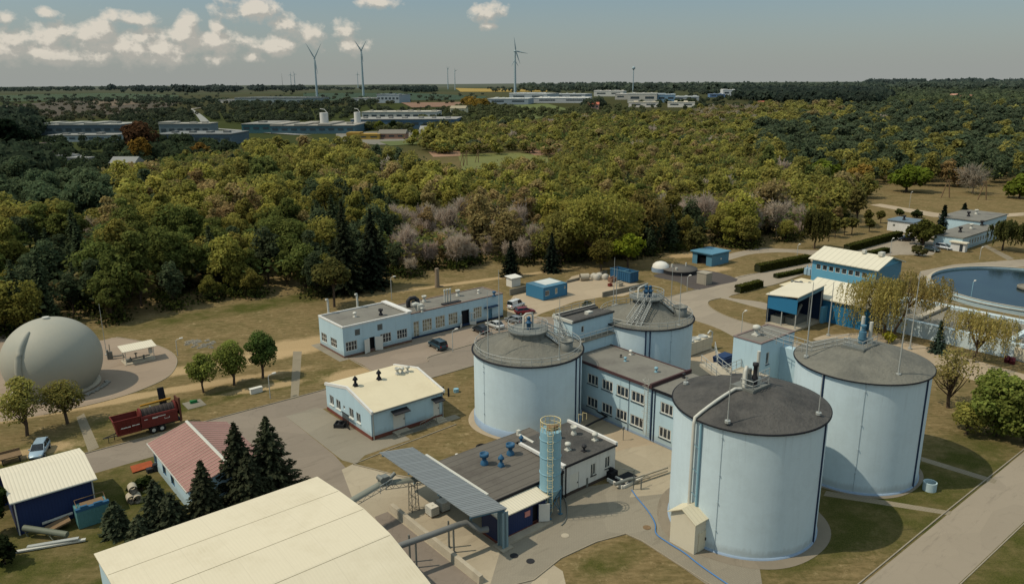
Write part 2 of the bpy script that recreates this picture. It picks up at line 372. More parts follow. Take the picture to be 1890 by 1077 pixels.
# radial terrain sheet
rad = [0, 20, 60, 120, 200, 300, 400, 480, 560, 650, 750, 860, 980, 1120, 1280, 1450, 1650, 1900, 2200, 2600, 3100, 3700, 4500, 5500, 7000, 9000, 12000, 16000, 22000, 30000]
mb = MB(); NA = 120; vs = []; fs = []
for i, r in enumerate(rad):
    for j in range(NA):
        a = 2*pi*j/NA; x, y = r*cos(a), r*sin(a); vs.append((x, y, TZ(x, y)))
for i in range(len(rad)-1):
    for j in range(NA): fs.append((i*NA+j, (i+1)*NA+j, (i+1)*NA+(j+1) % NA, i*NA+(j+1) % NA))
mb.add(vs, fs, True); mb.build('ground', GM, kind='structure')
def sheet(name, pts, m, z=.004, world=False, kind='structure', label=None, cat=None):
    """flat polygon laid on the ground; pts are ground points of the site plan in (u,v)"""
    b = MB(); P_ = [(W(*p) if not world else p) for p in pts]
    A = sum(P_[i][0]*P_[(i+1) % len(P_)][1]-P_[(i+1) % len(P_)][0]*P_[i][1] for i in range(len(P_)))
    if A < 0: P_ = P_[::-1]
    b.add([(p[0], p[1], z) for p in P_], [tuple(range(len(P_)))]); return b.build(name, m, kind=kind, label=label, cat=cat)
def pp(*pts, z=0): return [g(x, y, z) for x, y in pts]
def smooth(pts, n=4, closed=False):
    out = []; m = len(pts)
    for i in range(m if closed else m-1):
        p0, p1, p2, p3 = pts[(i-1) % m if closed else max(i-1, 0)], pts[i], pts[(i+1) % m], pts[(i+2) % m if closed else min(i+2, m-1)]
        for j in range(n):
            t = j/n
            out.append(tuple(.5*((2*p1[q])+(-p0[q]+p2[q])*t+(2*p0[q]-5*p1[q]+4*p2[q]-p3[q])*t*t+(-p0[q]+3*p1[q]-3*p2[q]+p3[q])*t**3) for q in range(2)))
    if not closed: out.append(pts[-1])
    return out
def surf(name, rgb, crack=0, paver=None, var=.16):
    m, nt, b = nodes_of(name); tc = nt.nodes.new('ShaderNodeTexCoord'); o = mapping(nt, tc.outputs['Object'], (1, 1, 1), (0, 0, -ANG))
    c = s2l(rgb); n1 = noise(nt, o, .12, 6, .65); n2 = noise(nt, o, 1.1, 5, .7); n3 = noise(nt, o, 14, 2, .6)
    x = mixc(nt, ramp(nt, n1, .35, .68), k(c, 1-var*1.3), k(c, 1+var*.8)); x = mixc(nt, .45, x, mixc(nt, ramp(nt, n2, .3, .7), k(c, 1-var*1.2), k(c, 1+var)))
    x = mixc(nt, .35, x, mixc(nt, ramp(nt, n3, .3, .7), k(c, .7), k(c, 1.25)))
    vc = N(nt, 'ShaderNodeTexVoronoi'); vc.inputs['Scale'].default_value = .13; nt.links.new(mapping(nt, o, (1, 1.7, 1), (0, 0, .15)), vc.inputs['Vector']); sc_ = N(nt, 'ShaderNodeSeparateColor'); nt.links.new(vc.outputs['Color'], sc_.inputs[0]); x = mixc(nt, .5, x, mixc(nt, sc_.outputs[0], k(c, .86), k(c, 1.12)))
    x = mixc(nt, ramp(nt, noise(nt, mapping(nt, o, (.25, 1.6, 1), (0, 0, .1)), .5, 5, .8), .56, .72), x, k(c, .72))
    if crack:
        v = N(nt, 'ShaderNodeTexVoronoi', feature='DISTANCE_TO_EDGE'); v.inputs['Scale'].default_value = .17
        wv = N(nt, 'ShaderNodeVectorMath', operation='MULTIPLY_ADD'); nc = N(nt, 'ShaderNodeTexNoise'); nc.inputs['Scale'].default_value = .8; nt.links.new(o, nc.inputs['Vector'])
        nt.links.new(nc.outputs['Color'], wv.inputs[0]); wv.inputs[1].default_value = (2, 2, 0); nt.links.new(o, wv.inputs[2]); nt.links.new(wv.outputs[0], v.inputs['Vector'])
        x = mixc(nt, ramp(nt, v.outputs['Distance'], 0, .012, (crack*.5,)*3+(1,), (0, 0, 0, 1)), x, k(c, .6))
    if paver:
        br = N(nt, 'ShaderNodeTexBrick'); br.inputs['Scale'].default_value = 1/paver; br.inputs['Mortar Size'].default_value = .035; br.inputs['Color1'].default_value = (1, 1, 1, 1); br.inputs['Color2'].default_value = (.9, .9, .9, 1); br.inputs['Mortar'].default_value = (.7, .7, .7, 1)
        nt.links.new(o, br.inputs['Vector']); x = mixc(nt, .5, x, br.outputs['Color'], 'MULTIPLY')
    nt.links.new(x, b.inputs['Base Color']); b.inputs['Roughness'].default_value = .95; b.inputs['Specular IOR Level'].default_value = .2
    nt.links.new(bump(nt, n3, .3, .02), b.inputs['Normal']); return m
ASPH = surf('worn_asphalt', (128, 117, 103), crack=.8); ASPHR = surf('pale_asphalt', (142, 131, 114), crack=.3, var=.08)
PAV = surf('pinkish_pavers', (142, 128, 112), paver=.7, var=.12); PAVG = surf('grey_pavers', (136, 128, 112), paver=.7, var=.12)
GRAV = surf('gravel_pad', (142, 126, 108), var=.14); CONCS = surf('concrete_slabs', (160, 148, 126), crack=.4); DASPH = surf('fresh_dark_asphalt', (78, 72, 68), var=.2)
PATH = surf('paved_path', (132, 122, 102), paver=1.0); YARD = surf('sandy_yard', (160, 144, 120), var=.18); CHIP = surf('gravel_band', (128, 118, 102), var=.3)
kerbs = []
def kerb(pts, closed=False, w=.11, h=.11, m=None):
    """a real step of concrete kerb following the edge"""
    if closed: pts = pts+[pts[0]]
    n = len(pts); L = []; R_ = []
    for i in range(n):
        a = pts[max(i-1, 0)]; b = pts[min(i+1, n-1)]
        if closed and i in (0, n-1): a = pts[-2]; b = pts[1]
        dx, dy = b[0]-a[0], b[1]-a[1]; l = hypot(dx, dy) or 1; nx, ny = -dy/l*w/2, dx/l*w/2
        L.append((pts[i][0]+nx, pts[i][1]+ny)); R_.append((pts[i][0]-nx, pts[i][1]-ny))
    b = MB(); vs = []
    for i in range(n): vs += [(*L[i], 0), (*L[i], h), (*R_[i], h), (*R_[i], 0)]
    b.add(vs, [(4*i+j, 4*i+4+j, 4*i+5+j, 4*i+1+j) for i in range(n-1) for j in range(3)])
    o = b.single('kerb', mat('kerb_concrete', (146, 136, 118), .95, .2, .8, 5), None, None, kind='structure'); return o
# main road along the blocks and its parking bay
sheet('road', [(-60, 96.3), (34, 96.3), (34, 95.9), (50, 95.8), (75, 95.8), (96, 95), (103, 98), (104, 104), (97, 109), (88, 112.2), (70, 112.4), (57, 112.2), (56.6, 104.5), (55.0, 102.6), (46, 102.2), (14, 102.6), (-60, 103.2)], ASPH, .004)
sheet('parking_bay', [(57, 103.6), (58.5, 103.0), (66, 102.2), (67.5, 104.2), (84, 105), (95, 106.5), (97, 108.5), (90, 113.2), (70, 113.9), (69.3, 112.6), (56.6, 112.6)], PAV, .012)
kerb(smooth([(66.0, 102.3), (67.2, 104.0), (72, 104.3), (84, 105), (95, 106.5)], 4))
kerb([(56.4, 112), (56.4, 105), (56, 103.6), (55.0, 102.7), (46, 102.3), (14, 102.7), (-30, 103.0)]); kerb([(56.0, 95.7), (73, 95.7)])
sheet('footpath', [(54.6, 123), (54.6, 112.0), (56.5, 112.0), (56.5, 123)], PAVG, .008)
sheet('forecourt', [(24, 97), (30, 97), (31, 78), (28.5, 66), (28.5, 36), (33.5, 36), (33.5, 66), (37.6, 76), (38.3, 82), (38.5, 97)], ASPH, .008)
sheet('forecourt_pavers', [(38.5, 97), (38.4, 80), (39.2, 78.0), (41.2, 79.3), (48, 79.4), (48, 80.8), (57, 80.6), (57, 82), (44, 82.3), (43.6, 96.3), (43, 97)], PAVG, .012)
sheet('loading_bay', [(33.4, 66), (37.2, 77.8), (38.9, 78.2), (42.5, 71.5), (44, 70), (44, 46), (37, 36), (33.4, 36)], CONCS, .012)
sheet('yard', pp((925, 1010), (905, 1077), (960, 1100), (985, 1070), (1035, 1030), (1100, 1000), (1155, 985), (1185, 998), (1250, 1040), (1300, 1075), (1420, 1160), (1400, 1035), (1250, 1000), (1228, 960), (1232, 880), (1130, 890), (1040, 905), (1000, 960)), PAVG, .016)
sheet('concrete_apron', [(61.8, 60.2), (61.8, 52.6), (59.0, 51), (63.5, 48.5), (70.5, 47.4), (71.6, 48), (71.6, 60)], CONCS, .020)
sheet('grit_strip', [(61.8, 74), (61.8, 60.2), (68, 59.2), (71.6, 57.6), (71.6, 74)], YARD, .024)
sheet('shade_yard', [(57, 67), (61.8, 63.6), (61.8, 72), (57, 72)], YARD, .020)
sheet('lawn_wedge', pp((652, 857), (708, 833), (800, 800), (842, 800)) + [(56, 70), (56.2, 66.2), (43, 66.6), (42.6, 71.0), (41.6, 72.6)], GM, .024)
kerb([(39.0, 77.9), (40.2, 75.3), (41.7, 71.8), (42.6, 70.6)]); kerb(pp((652, 857), (720, 829), (815, 793), (842, 783)))
kerb(pp((903, 1090), (985, 1070), (1035, 1030), (1100, 1000), (1155, 985), (1185, 998), (1250, 1040), (1330, 1090)))
# gas holder pad
sheet('gravel_pad', smooth(pp((176, 628), (215, 622), (262, 630), (300, 641), (322, 655), (326, 672), (310, 695), (270, 715), (225, 731), (160, 748), (80, 765), (-60, 785), (-160, 780), (-120, 640), (0, 610), (90, 615)), 4, True), GRAV, .006)
kerb(smooth(pp((215, 622), (262, 630), (300, 641), (322, 655), (326, 672), (310, 695), (270, 715), (225, 731), (160, 748), (80, 765)), 5), h=.08)
sheet('footpath', pp((541, 648), (557, 648), (551, 735), (536, 737)), PATH, .008)
sheet('footpath', pp((141, 770), (155, 762), (183, 825), (163, 833)), PATH, .008)
sheet('footpath', pp((1525, 905), (1757, 943), (1753, 950), (1520, 914)), PATH, .008)
sheet('footpath', pp((1700, 842), (1840, 885), (1836, 892), (1700, 850)), PATH, .008)
# service road, lower right
sheet('road', [(30, 26.8), (30, 21.4), (130, 20.4), (260, 19), (260, 25.4), (130, 26.4)], ASPHR, .006); kerb([(40, 26.9), (82, 26.9), (130, 26.5), (200, 26.0)]); kerb([(40, 21.2), (130, 20.2)], h=.06)
# gravel bands around the tanks are added with the tanks
# concrete storage yard and roads behind
sheet('storage_yard', pp((935, 600), (937, 560), (948, 545), (1043, 523), (1055, 510), (1075, 505), (1150, 510), (1195, 530), (1150, 546), (1110, 548), (1062, 556), (1000, 578), (985, 585)), YARD, .010)
road_b = smooth(pp((1232, 575), (1215, 553), (1262, 540), (1300, 530), (1362, 510), (1415, 500), (1480, 485), (1500, 478), (1505, 472), (1465, 466), (1420, 466), (1380, 470), (1335, 482), (1340, 470), (1400, 458), (1440, 459), (1520, 462), (1560, 462), (1640, 440), (1700, 425), (1730, 440), (1722, 470), (1660, 470), (1600, 482), (1520, 512), (1500, 500), (1440, 522), (1405, 531), (1350, 545), (1352, 550), (1400, 556), (1420, 562), (1420, 572), (1370, 560), (1330, 550), (1308, 556), (1312, 568), (1345, 585), (1400, 602), (1440, 622), (1520, 655), (1500, 680), (1390, 640), (1330, 608), (1285, 592)), 3, True)
sheet('service_road', road_b, ASPHR, .008)
sheet('tank_apron', smooth(pp((1207, 510), (1228, 503), (1300, 498), (1362, 515), (1330, 525), (1284, 534), (1250, 520)), 3, True), DASPH, .014)
kerb(smooth(pp((1330, 550), (1308, 556), (1312, 568), (1345, 585), (1400, 602), (1425, 612)), 4)); kerb(smooth(pp((1350, 545), (1405, 531), (1440, 522), (1500, 500)), 3)); kerb(smooth(pp((1215, 553), (1262, 540), (1284, 534)), 3)); kerb(smooth(pp((1362, 512), (1415, 500), (1480, 485)), 3))
sheet('concrete_apron', pp((1270, 640), (1310, 640), (1365, 668), (1365, 700), (1290, 720), (1270, 690)), YARD, .012)
sheet('service_road', pp((1700, 500), (1760, 488), (1890, 478), (2000, 470), (2000, 482), (1890, 492), (1760, 500), (1690, 516)), ASPHR, .010)
sheet('footpath', pp((1810, 452), (1822, 452), (1872, 477), (1860, 480)), PATH, .008)
sheet('basin_road', pp((1500, 625), (1520, 618), (1610, 612), (1750, 650), (1890, 690), (2050, 740), (2050, 790), (1890, 730), (1760, 690), (1650, 655), (1560, 655)), YARD, .012)
sheet('field_path', pp((1605, 378), (1625, 376), (1730, 393), (1800, 398), (1890, 392), (1890, 398), (1800, 404), (1720, 400)), YARD, .02)
# small ground details
def manhole(px, py, r=.42, m=None):
    u, v = g(px, py); b = MB(); b.cyl(u, v, r, .0, .05, 18, False); b.cyl(u, v, r*.8, .05, .062, 18, False)
    return b.single('manhole_cover', m or CONCD, 'round manhole cover in the grey paving beside the navy annexe' if False else None, 'manhole cover')
for (px, py, lb, mm) in [(1043, 988, 'pale round manhole cover in the paved yard between the annexe and the lawn', CONC), (979, 1035, 'dark round manhole cover nearest the bottom edge, in the paved yard', DARK), (949, 1025, 'dark manhole cover lying in the shadow of the grey canopy', DARK), (1194, 973, 'rusty manhole cover beside the blue hose and the front tank', WOODD), (1194, 880, 'square hatch cover sunk in the concrete apron' if False else 'round cover in the concrete apron beside the front tank', CONCD)]:
    o = manhole(px, py, m=mm); o['label'] = lb
# ================================================================== DIGESTER TANKS
def tank(label, cu, cv, r, h, cone, roofm, dome=False, plinth=None, strips=(), edge=BLACK):
    t = thing('storage_tank', label, 'tank', cu, cv)
    b = MB(); n = 96
    ov = .0
    b.lathe(cu, cv, [(r, -.2), (r, h)], n); b.build('wall', TANKW, t)
    if plinth:
        b = MB(); b.lathe(cu, cv, [(r+.12, -.2), (r+.12, plinth[1]), (r+.001, plinth[1]+.03)], n); b.build('plinth', plinth[0], t)
    b = MB(); prof = []
    if dome:
        for i in range(17):
            q = i/16; rr = (r+.28)*(1-q); prof.append((rr, h+.12+cone*(1-(1-q)**1.6)*1.0))
    else:
        prof = [(r+.28, h+.12), (r*.78, h+.25), (r*.62, h+.5), (r*.42, h+cone*.55), (r*.2, h+cone*.95), (0, h+cone)]
    vs = []
    b.lathe(cu, cv, prof, n)
    # felt roofs are never quite even: ripple the surface a little
    b.v = [(x, y, z+.05*sin(3*atan2(y-cv, x-cu)+hypot(x-cu, y-cv)*1.7)*min(1, (r-hypot(x-cu, y-cv))*.6+.05) + (.03*sin(17*atan2(y-cv, x-cu)) if hypot(x-cu, y-cv) < r*.8 else 0)) for x, y, z in b.v]
    b.build('roof', roofm, t)
    b = MB(); b.lathe(cu, cv, [(r+.001, h-.02), (r+.3, h), (r+.31, h+.13), (r+.1, h+.17)], n); b.build('roof_edge', edge, t)
    for a in strips:
        b = MB(); a_ = a if isinstance(a, float) else a[0]; wd = .16; rr = r+.05
        b.tube([(cu+rr*cos(a_), cv+rr*sin(a_), .1), (cu+rr*cos(a_), cv+rr*sin(a_), h-.05)], wd*.7, 6); b.build('cable_duct', DBLUE, t)
    return t
# angle seen from the tank centre in the (u,v) plane; the camera is at (0,0)
T1 = (64.9, 40.5, 7.55, 13.35); T2 = (85.3, 38.9, 7.35, 13.35); T3 = (64.4, 74.8, 7.4, 10.1); T4 = (87.3, 73.6, 7.1, 10.3)
def facing(T): return atan2(-T[1], -T[0])
def angpx(T, px, z=None):
    """angle on the tank wall whose top edge projects to image column px"""
    z = T[3] if z is None else z; best = None; f = facing(T)
    for i in range(-85, 86):
        a = f+radians(i); x, y = W(T[0]+T[2]*cos(a), T[1]+T[2]*sin(a)); q = abs(proj(x, y, z)[0]-px)
        if best is None or q < best[0]: best = (q, a)
    return best[1]
t1 = tank('pale blue round tank with the darkest roof, nearest the camera, cream kiosk at its foot', *T1, 1.9, FELTD, dome=True, plinth=(BLUEPL, .22), strips=(angpx(T1, 1281), angpx(T1, 1524)))
t2 = tank('tall pale blue round tank at the far right, beside the concrete ring on the lawn', *T2, 2.1, FELTT, dome=True, plinth=(BLUEPL, .22), strips=(angpx(T2, 1521), angpx(T2, 1713)))
t3 = tank('low pale blue round tank on a violet-blue plinth, left of the two-storey block', *T3, 2.7, FELTT, plinth=(BLUEPL, 1.0), strips=(angpx(T3, 1063), angpx(T3, 1070)))
t4 = tank('low pale blue round tank behind the two-storey block, with flights of roof stairs', *T4, 3.1, FELTT, strips=(angpx(T4, 1193), angpx(T4, 1200)))
for (t_, T_, pxs) in ((t1, T1, (1336,)), (t2, T2, (1600,)), (t3, T3, (893,)), (t4, T4, (1240,))):
    for q_ in pxs:
        a_ = angpx(T_, q_); b = MB(); b.tube([(T_[0]+(T_[2]+.04)*cos(a_), T_[1]+(T_[2]+.04)*sin(a_), .2), (T_[0]+(T_[2]+.04)*cos(a_), T_[1]+(T_[2]+.04)*sin(a_), T_[3]-.15)], .022, 4)
        for z_ in (2.5, 5.5, 8.5, T_[3]-.9): b.tube([(T_[0]+T_[2]*cos(a_), T_[1]+T_[2]*sin(a_), z_), (T_[0]+(T_[2]+.16)*cos(a_), T_[1]+(T_[2]+.16)*sin(a_), z_)], .06, 5)
        b.build('earth_conductor', mat('pale_conductor', (160, 174, 178), .7, .1), t_)
def ring(T, r1, m, z=.03, a0=0, a1=2*pi):
    b = MB(); n = 72; vs = []
    for j in range(n+1):
        a = a0+(a1-a0)*j/n; w_ = r1+.12*sin(5*a)
        vs += [(T[0]+(T[2]-.3)*cos(a), T[1]+(T[2]-.3)*sin(a), z), (T[0]+w_*cos(a), T[1]+w_*sin(a), z)]
    b.add(vs, [(2*j, 2*j+1, 2*j+3, 2*j+2) for j in range(n)]); return b.single('gravel_band', m, None, None, kind='structure')
ring(T1, 8.9, CHIP); ring(T2, 7.9, CHIP); ring(T3, 8.3, YARD); ring(T4, 7.7, YARD)
def mast(root, T, bx_, by_, ty_, z0, tx_=None, name='lightning_rod', r=.07):
    u, v = g(bx_, by_, z0); zt = HT(bx_, by_, tx_ or bx_, ty_, z0)
    b = MB(); b.tube([(u, v, z0-.25), (u, v, z0+(zt-z0)*.55), (u, v, zt)], [r, r*.75, r*.35], 6); b.cyl(u, v, .28, z0-.15, z0+.1, 8, False); b.build(name, GREY, root)
# --- front tank roof gear
zt = T1[3]+2.0
b = MB(); c = T1[:2]
b.box(c[0]-1.6, c[0]+1.2, c[1]-1.2, c[1]+1.3, zt-.3, zt+.02); b.box(c[0]-1.75, c[0]+1.35, c[1]-1.35, c[1]-1.2, zt-.35, zt+.12); b.box(c[0]-1.75, c[0]-1.6, c[1]-1.2, c[1]+1.3, zt-.35, zt+.12)
b.build('platform', GREYD, t1)
b = MB(); rails(b, [(c[0]-1.6, c[1]-1.2, zt), (c[0]+1.2, c[1]-1.2, zt), (c[0]+1.2, c[1]+1.3, zt)], 1.0, .035, 1.2); rails(b, [(c[0]-1.6, c[1]-1.2, zt), (c[0]-1.6, c[1]+.2, zt)], 1.0, .035, 1.2); b.build('railing', GREY, t1)
for (du, dv, r_, hh, mm) in [(.75, -.1, .17, 3.4, PIPE), (-.2, .2, .22, 1.7, GREYD), (.1, .9, .14, 1.2, GREYD)]:
    b = MB(); b.cyl(c[0]+du, c[1]+dv, r_, zt, zt+hh, 10); b.cyl(c[0]+du, c[1]+dv, r_*2.2, zt, zt+.6, 12); b.build('vent_stack', mm, t1)
b = MB(); b.lathe(c[0]+.2, c[1]-.2, [(.3, zt), (.3, zt+.8), (.2, zt+1.0), (.2, zt+1.9), (.3, zt+2.0), (.3, zt+2.3), (0, zt+2.4)], 12); b.build('pump_motor', DARK, t1)
b = MB(); b.tube([(c[0]-.9, c[1]+.3, zt), (c[0]-.9, c[1]+.3, zt+1.7), (c[0]-1.1, c[1]+.0, zt+2.1), (c[0]-1.4, c[1]-.1, zt+1.8), (c[0]-1.4, c[1]-.1, zt-.2)], .19, 10)
aa = angpx(T1, 1286)
p_top = (c[0]-1.4, c[1]-.1, zt-.1); r_ = T1[2]
def rz(q): return T1[3]+.45+1.9*(1-(1-q)**1.6)
pipe_pts = [p_top]+[(c[0]+(r_*(1-q))*cos(aa)*1.0, c[1]+(r_*(1-q))*sin(aa), rz(q)) for q in (.68, .5, .35, .2, .06)]
rr = r_+.3; ex = [(c[0]+rr*cos(aa), c[1]+rr*sin(aa), T1[3]+.3), (c[0]+(rr+.1)*cos(aa), c[1]+(rr+.1)*sin(aa), T1[3]-.3), (c[0]+(rr+.1)*cos(aa), c[1]+(rr+.1)*sin(aa), 3.3)]
b.tube(pipe_pts+ex, .165, 10); b.build('gas_pipe', PIPE, t1)
a2 = angpx(T1, 1296); b = MB(); b.tube([(c[0]+(r_+.14)*cos(a2), c[1]+(r_+.14)*sin(a2), T1[3]-.2), (c[0]+(r_+.14)*cos(a2), c[1]+(r_+.14)*sin(a2), 3.0)], .13, 8)
for z in (11, 8.4, 5.8, 3.6): b.tube([(c[0]+(r_+.1)*cos(a2), c[1]+(r_+.1)*sin(a2), z-.6), (c[0]+(r_+.4)*cos(aa), c[1]+(r_+.4)*sin(aa), z)], .04, 5)
b.build('water_pipe', SILOB, t1)
for (x, y, ty) in [(1343, 777, 690), (1511, 762, 690), (1266, 706, 692)]: mast(t1, T1, x, y, ty, T1[3]+.7)
# walkway from the front tank to the tower
b = MB(); rails(b, [(67.3, 44.5, 14.4), (69, 47.5, 14.4), (73, 50.8, 14.4)], 1.0, .035, 1.3); rails(b, [(66, 45.5, 14.4), (68, 49, 14.4)], 1.0, .035, 1.3); b.build('railing', GREY, t1)
b = MB(); b.hexa([(65.9, 44.9, 14.0), (67.3, 44.2, 14.0), (69.8, 48.2, 14.0), (68, 49.2, 14.0), (65.9, 44.9, 14.35), (67.3, 44.2, 14.35), (69.8, 48.2, 14.35), (68, 49.2, 14.35)]); b.build('walkway', CONC, t1)
# --- cream kiosk at the foot of the front tank
kx = thing('valve_kiosk', 'small cream metal kiosk with a gable roof against the foot of the front tank', 'kiosk', 56.6, 41)
b = MB(); q = [(55.7, 39.8), (57.7, 39.8), (58.3, 42.6), (56.1, 43.0)]
b.prism([(55.7, 39.6), (58.3, 39.6), (58.3, 42.6), (55.7, 42.6)], 0, 3.5); b.hexa([(55.7, 39.6, 3.5), (58.3, 39.6, 3.5), (58.3, 42.6, 3.5), (55.7, 42.6, 3.5), (55.7, 41.05, 4.4), (58.3, 41.05, 4.4), (58.3, 41.15, 4.4), (55.7, 41.15, 4.4)]); b.build('wall', CREAM, kx)
b = MB()
for s in (-1, 1):
    v0, v1 = (39.35, 41.1) if s < 0 else (42.85, 41.1)
    b.hexa([(55.4, v0, 3.38), (58.5, v0, 3.38), (58.5, v1, 4.42), (55.4, v1, 4.42), (55.4, v0, 3.48), (58.5, v0, 3.48), (58.5, v1, 4.52), (55.4, v1, 4.52)])
b.build('roof', mat('cream_ribbed', (206, 196, 168), .6, .04, .4, 3, seam=('x', .5, .03, .8)), kx)
b = MB(); b.box(56.3, 57.5, 39.53, 39.6, .05, 2.1); d = b.build('door', mat('cream_door', (206, 196, 168), .6, .06), kx); b = MB(); b.box(57.3, 57.42, 39.46, 39.53, 1.0, 1.3); b.build('handle', DARK, d)
# --- right tank roof gear
c = T2[:2]; zt = T2[3]+2.1
b = MB(); b.box(c[0]-2.2, c[0]+1.3, c[1]-.9, c[1]+1.6, zt-.25, zt+.03); b.box(c[0]-2.35, c[0]+1.3, c[1]-1.05, c[1]-.9, zt-.45, zt+.1); b.box(c[0]-2.35, c[0]-2.2, c[1]-.9, c[1]+1.6, zt-.45, zt+.1); b.build('platform', GREYD, t2)
b = MB(); rails(b, [(c[0]-2.2, c[1]+1.4, zt), (c[0]-2.2, c[1]-.8, zt), (c[0]+1.2, c[1]-.8, zt)], .95, .035, 1.2); b.build('railing', GREY, t2)
for (du, dv, r_, hh, mm) in [(-.1, .3, .42, 1.5, TEALP), (.9, .9, .2, 3.0, PIPE), (.7, -.2, .2, 2.6, PIPE)]:
    b = MB(); b.cyl(c[0]+du, c[1]+dv, r_, zt, zt+hh, 12)
    if hh > 2: b.cyl(c[0]+du, c[1]+dv, r_*1.9, zt, zt+.7, 12)
    else: b.cyl(c[0]+du, c[1]+dv, .22, zt+hh, zt+2.1, 10); b.cyl(c[0]+du, c[1]+dv, .32, zt+2.1, zt+2.3, 10); b.cyl(c[0]+du, c[1]+dv, .5, zt+.6, zt+.7, 12)
    b.build('vent_stack', mm, t2)
b = MB(); b.hexa([(82.7, 43.9, 13.6), (85.0, 40.6, 15.1), (84.1, 40.0, 15.1), (81.6, 43.3, 13.6), (82.7, 43.9, 13.75), (85.0, 40.6, 15.35), (84.1, 40.0, 15.35), (81.6, 43.3, 13.75)]); b.build('walkway', CONCD, t2)
b = MB(); rails(b, [(82.6, 51.5, 13.8), (81.6, 47.0, 13.8), (81.5, 43.3, 13.9), (84.0, 40.0, 15.3)], 1.0, .035, 1.3); rails(b, [(84, 51.5, 13.8), (83.6, 47.4, 13.8), (82.8, 43.9, 13.9), (85.0, 40.7, 15.3)], 1.0, .035, 1.3); b.build('railing', GREY, t2)
for (x, y, tx, ty) in [(1488, 657, 1499, 520), (1658, 690, 1671, 560)]: mast(t2, T2, x, y, ty, T2[3]+.7, tx, r=.1)
for (x, y, tx, ty) in [(1679, 644, 1692, 500), (1528.5, 619, 1541, 520)]:
    u, v = g(x, y); zz = HT(x, y, tx, ty); b = MB(); b.tube([(u, v, 0), (u, v, zz*.5), (u, v, zz)], [.13, .1, .05], 8); b.cyl(u, v, .35, 0, .3, 8, False)
    b.single('lightning_mast', GREY, 'tall thin grey mast %s' % ('just behind the right edge of the far right tank' if x > 1600 else 'between the far right tank and the open blue shed'), 'mast')
# --- left tank roof gear: rim railing, ring platform with railing, stair, well, motor
def stair(root, p0, p1, w=.8, name='stairway'):
    """steel stair with stringers, treads and handrails between two 3-D points"""
    d = Vector((p1[0]-p0[0], p1[1]-p0[1], 0)).normalized(); nx, ny = -d.y*w/2, d.x*w/2; b = MB()
    for s in (-1, 1):
        b.tube([(p0[0]+nx*s, p0[1]+ny*s, p0[2]), (p1[0]+nx*s, p1[1]+ny*s, p1[2])], .07, 4)
        b.tube([(p0[0]+nx*s, p0[1]+ny*s, p0[2]+1), (p1[0]+nx*s, p1[1]+ny*s, p1[2]+1)], .045, 5)
        b.tube([(p0[0]+nx*s, p0[1]+ny*s, p0[2]+.5), (p1[0]+nx*s, p1[1]+ny*s, p1[2]+.5)], .03, 4)
        for i in range(6):
            t = i/5; q = [p0[j]+(p1[j]-p0[j])*t for j in range(3)]; b.tube([(q[0]+nx*s, q[1]+ny*s, q[2]), (q[0]+nx*s, q[1]+ny*s, q[2]+1)], .035, 4)
    n = 14
    for i in range(n):
        t = (i+.5)/n; q = [p0[j]+(p1[j]-p0[j])*t for j in range(3)]
        e = .12; b.hexa([(q[0]+nx-d.x*e, q[1]+ny-d.y*e, q[2]-.02), (q[0]-nx-d.x*e, q[1]-ny-d.y*e, q[2]-.02), (q[0]-nx+d.x*e, q[1]-ny+d.y*e, q[2]-.02), (q[0]+nx+d.x*e, q[1]+ny+d.y*e, q[2]-.02), (q[0]+nx-d.x*e, q[1]+ny-d.y*e, q[2]+.02), (q[0]-nx-d.x*e, q[1]-ny-d.y*e, q[2]+.02), (q[0]-nx+d.x*e, q[1]-ny+d.y*e, q[2]+.02), (q[0]+nx+d.x*e, q[1]+ny+d.y*e, q[2]+.02)])
    b.build(name, GREY, root)
def well(root, u, v, z, r=.75, h=1.4):
    b = MB(); b.lathe(u, v, [(r, z), (r, z+h), (r-.12, z+h), (r-.12, z+h*.7), (0, z+h*.7)], 20); b.lathe(u, v, [(r+.1, z+h-.1), (r+.12, z+h), (r-.05, z+h+.02)], 20); b.build('overflow_well', GREYD, root)
def motor(root, u, v, z):
    b = MB(); b.lathe(u, v, [(.3, z), (.3, z+.9), (.45, z+.92), (.45, z+1.05), (.25, z+1.1), (.25, z+1.6), (.33, z+1.65), (.1, z+1.85), (0, z+1.86)], 12); b.build('mixer_motor', BLUEP, root)
c = T3[:2]; z = T3[3]
b = MB(); rails(b, circ(c[0], c[1], T3[2]-.15, z+.15, 34), .95, .03, 1.5, True); b.build('railing', GREY, t3)
zp = z+2.75; rp = 2.7
b = MB(); b.lathe(c[0], c[1], [(0, zp-.12), (rp, zp-.12), (rp, zp+.05), (0, zp+.05)], 28, False); b.lathe(c[0], c[1], [(rp*.9, zp-.8), (rp*.9, zp-.12)], 24)
for p in circ(c[0], c[1], rp-.1, 0, 12): b.tube([(p[0], p[1], z+1.3), (p[0], p[1], zp)], .05, 4)
b.build('platform', GREYD, t3)
b = MB(); rails(b, circ(c[0], c[1], rp, zp, 20), 1.05, .035, 1.2, True); b.build('platform_railing', GREY, t3)
motor(t3, c[0]-.0, c[1]-.2, zp)
b = MB(); b.tube([(c[0]-.5, c[1]+.3, zp), (c[0]-.5, c[1]+.3, zp+1.9), (c[0]-.2, c[1]+.1, zp+2.2), (c[0]+.5, c[1]-.1, zp+2.2), (c[0]+.7, c[1]-.2, zp+1.9), (c[0]+.7, c[1]-.2, zp)], .14, 8); b.build('gas_pipe', PIPE, t3)
stair(t3, (c[0]+3.2, c[1]-3.6, z+.5), (c[0]+1.2, c[1]-1.4, zp)); stair(t3, (c[0]+6.2, c[1]-2.0, z+.2), (c[0]+1.9, c[1]-.4, zp))
well(t3, c[0]+3.0, c[1]-4.5, z+.2, .85, 1.5)
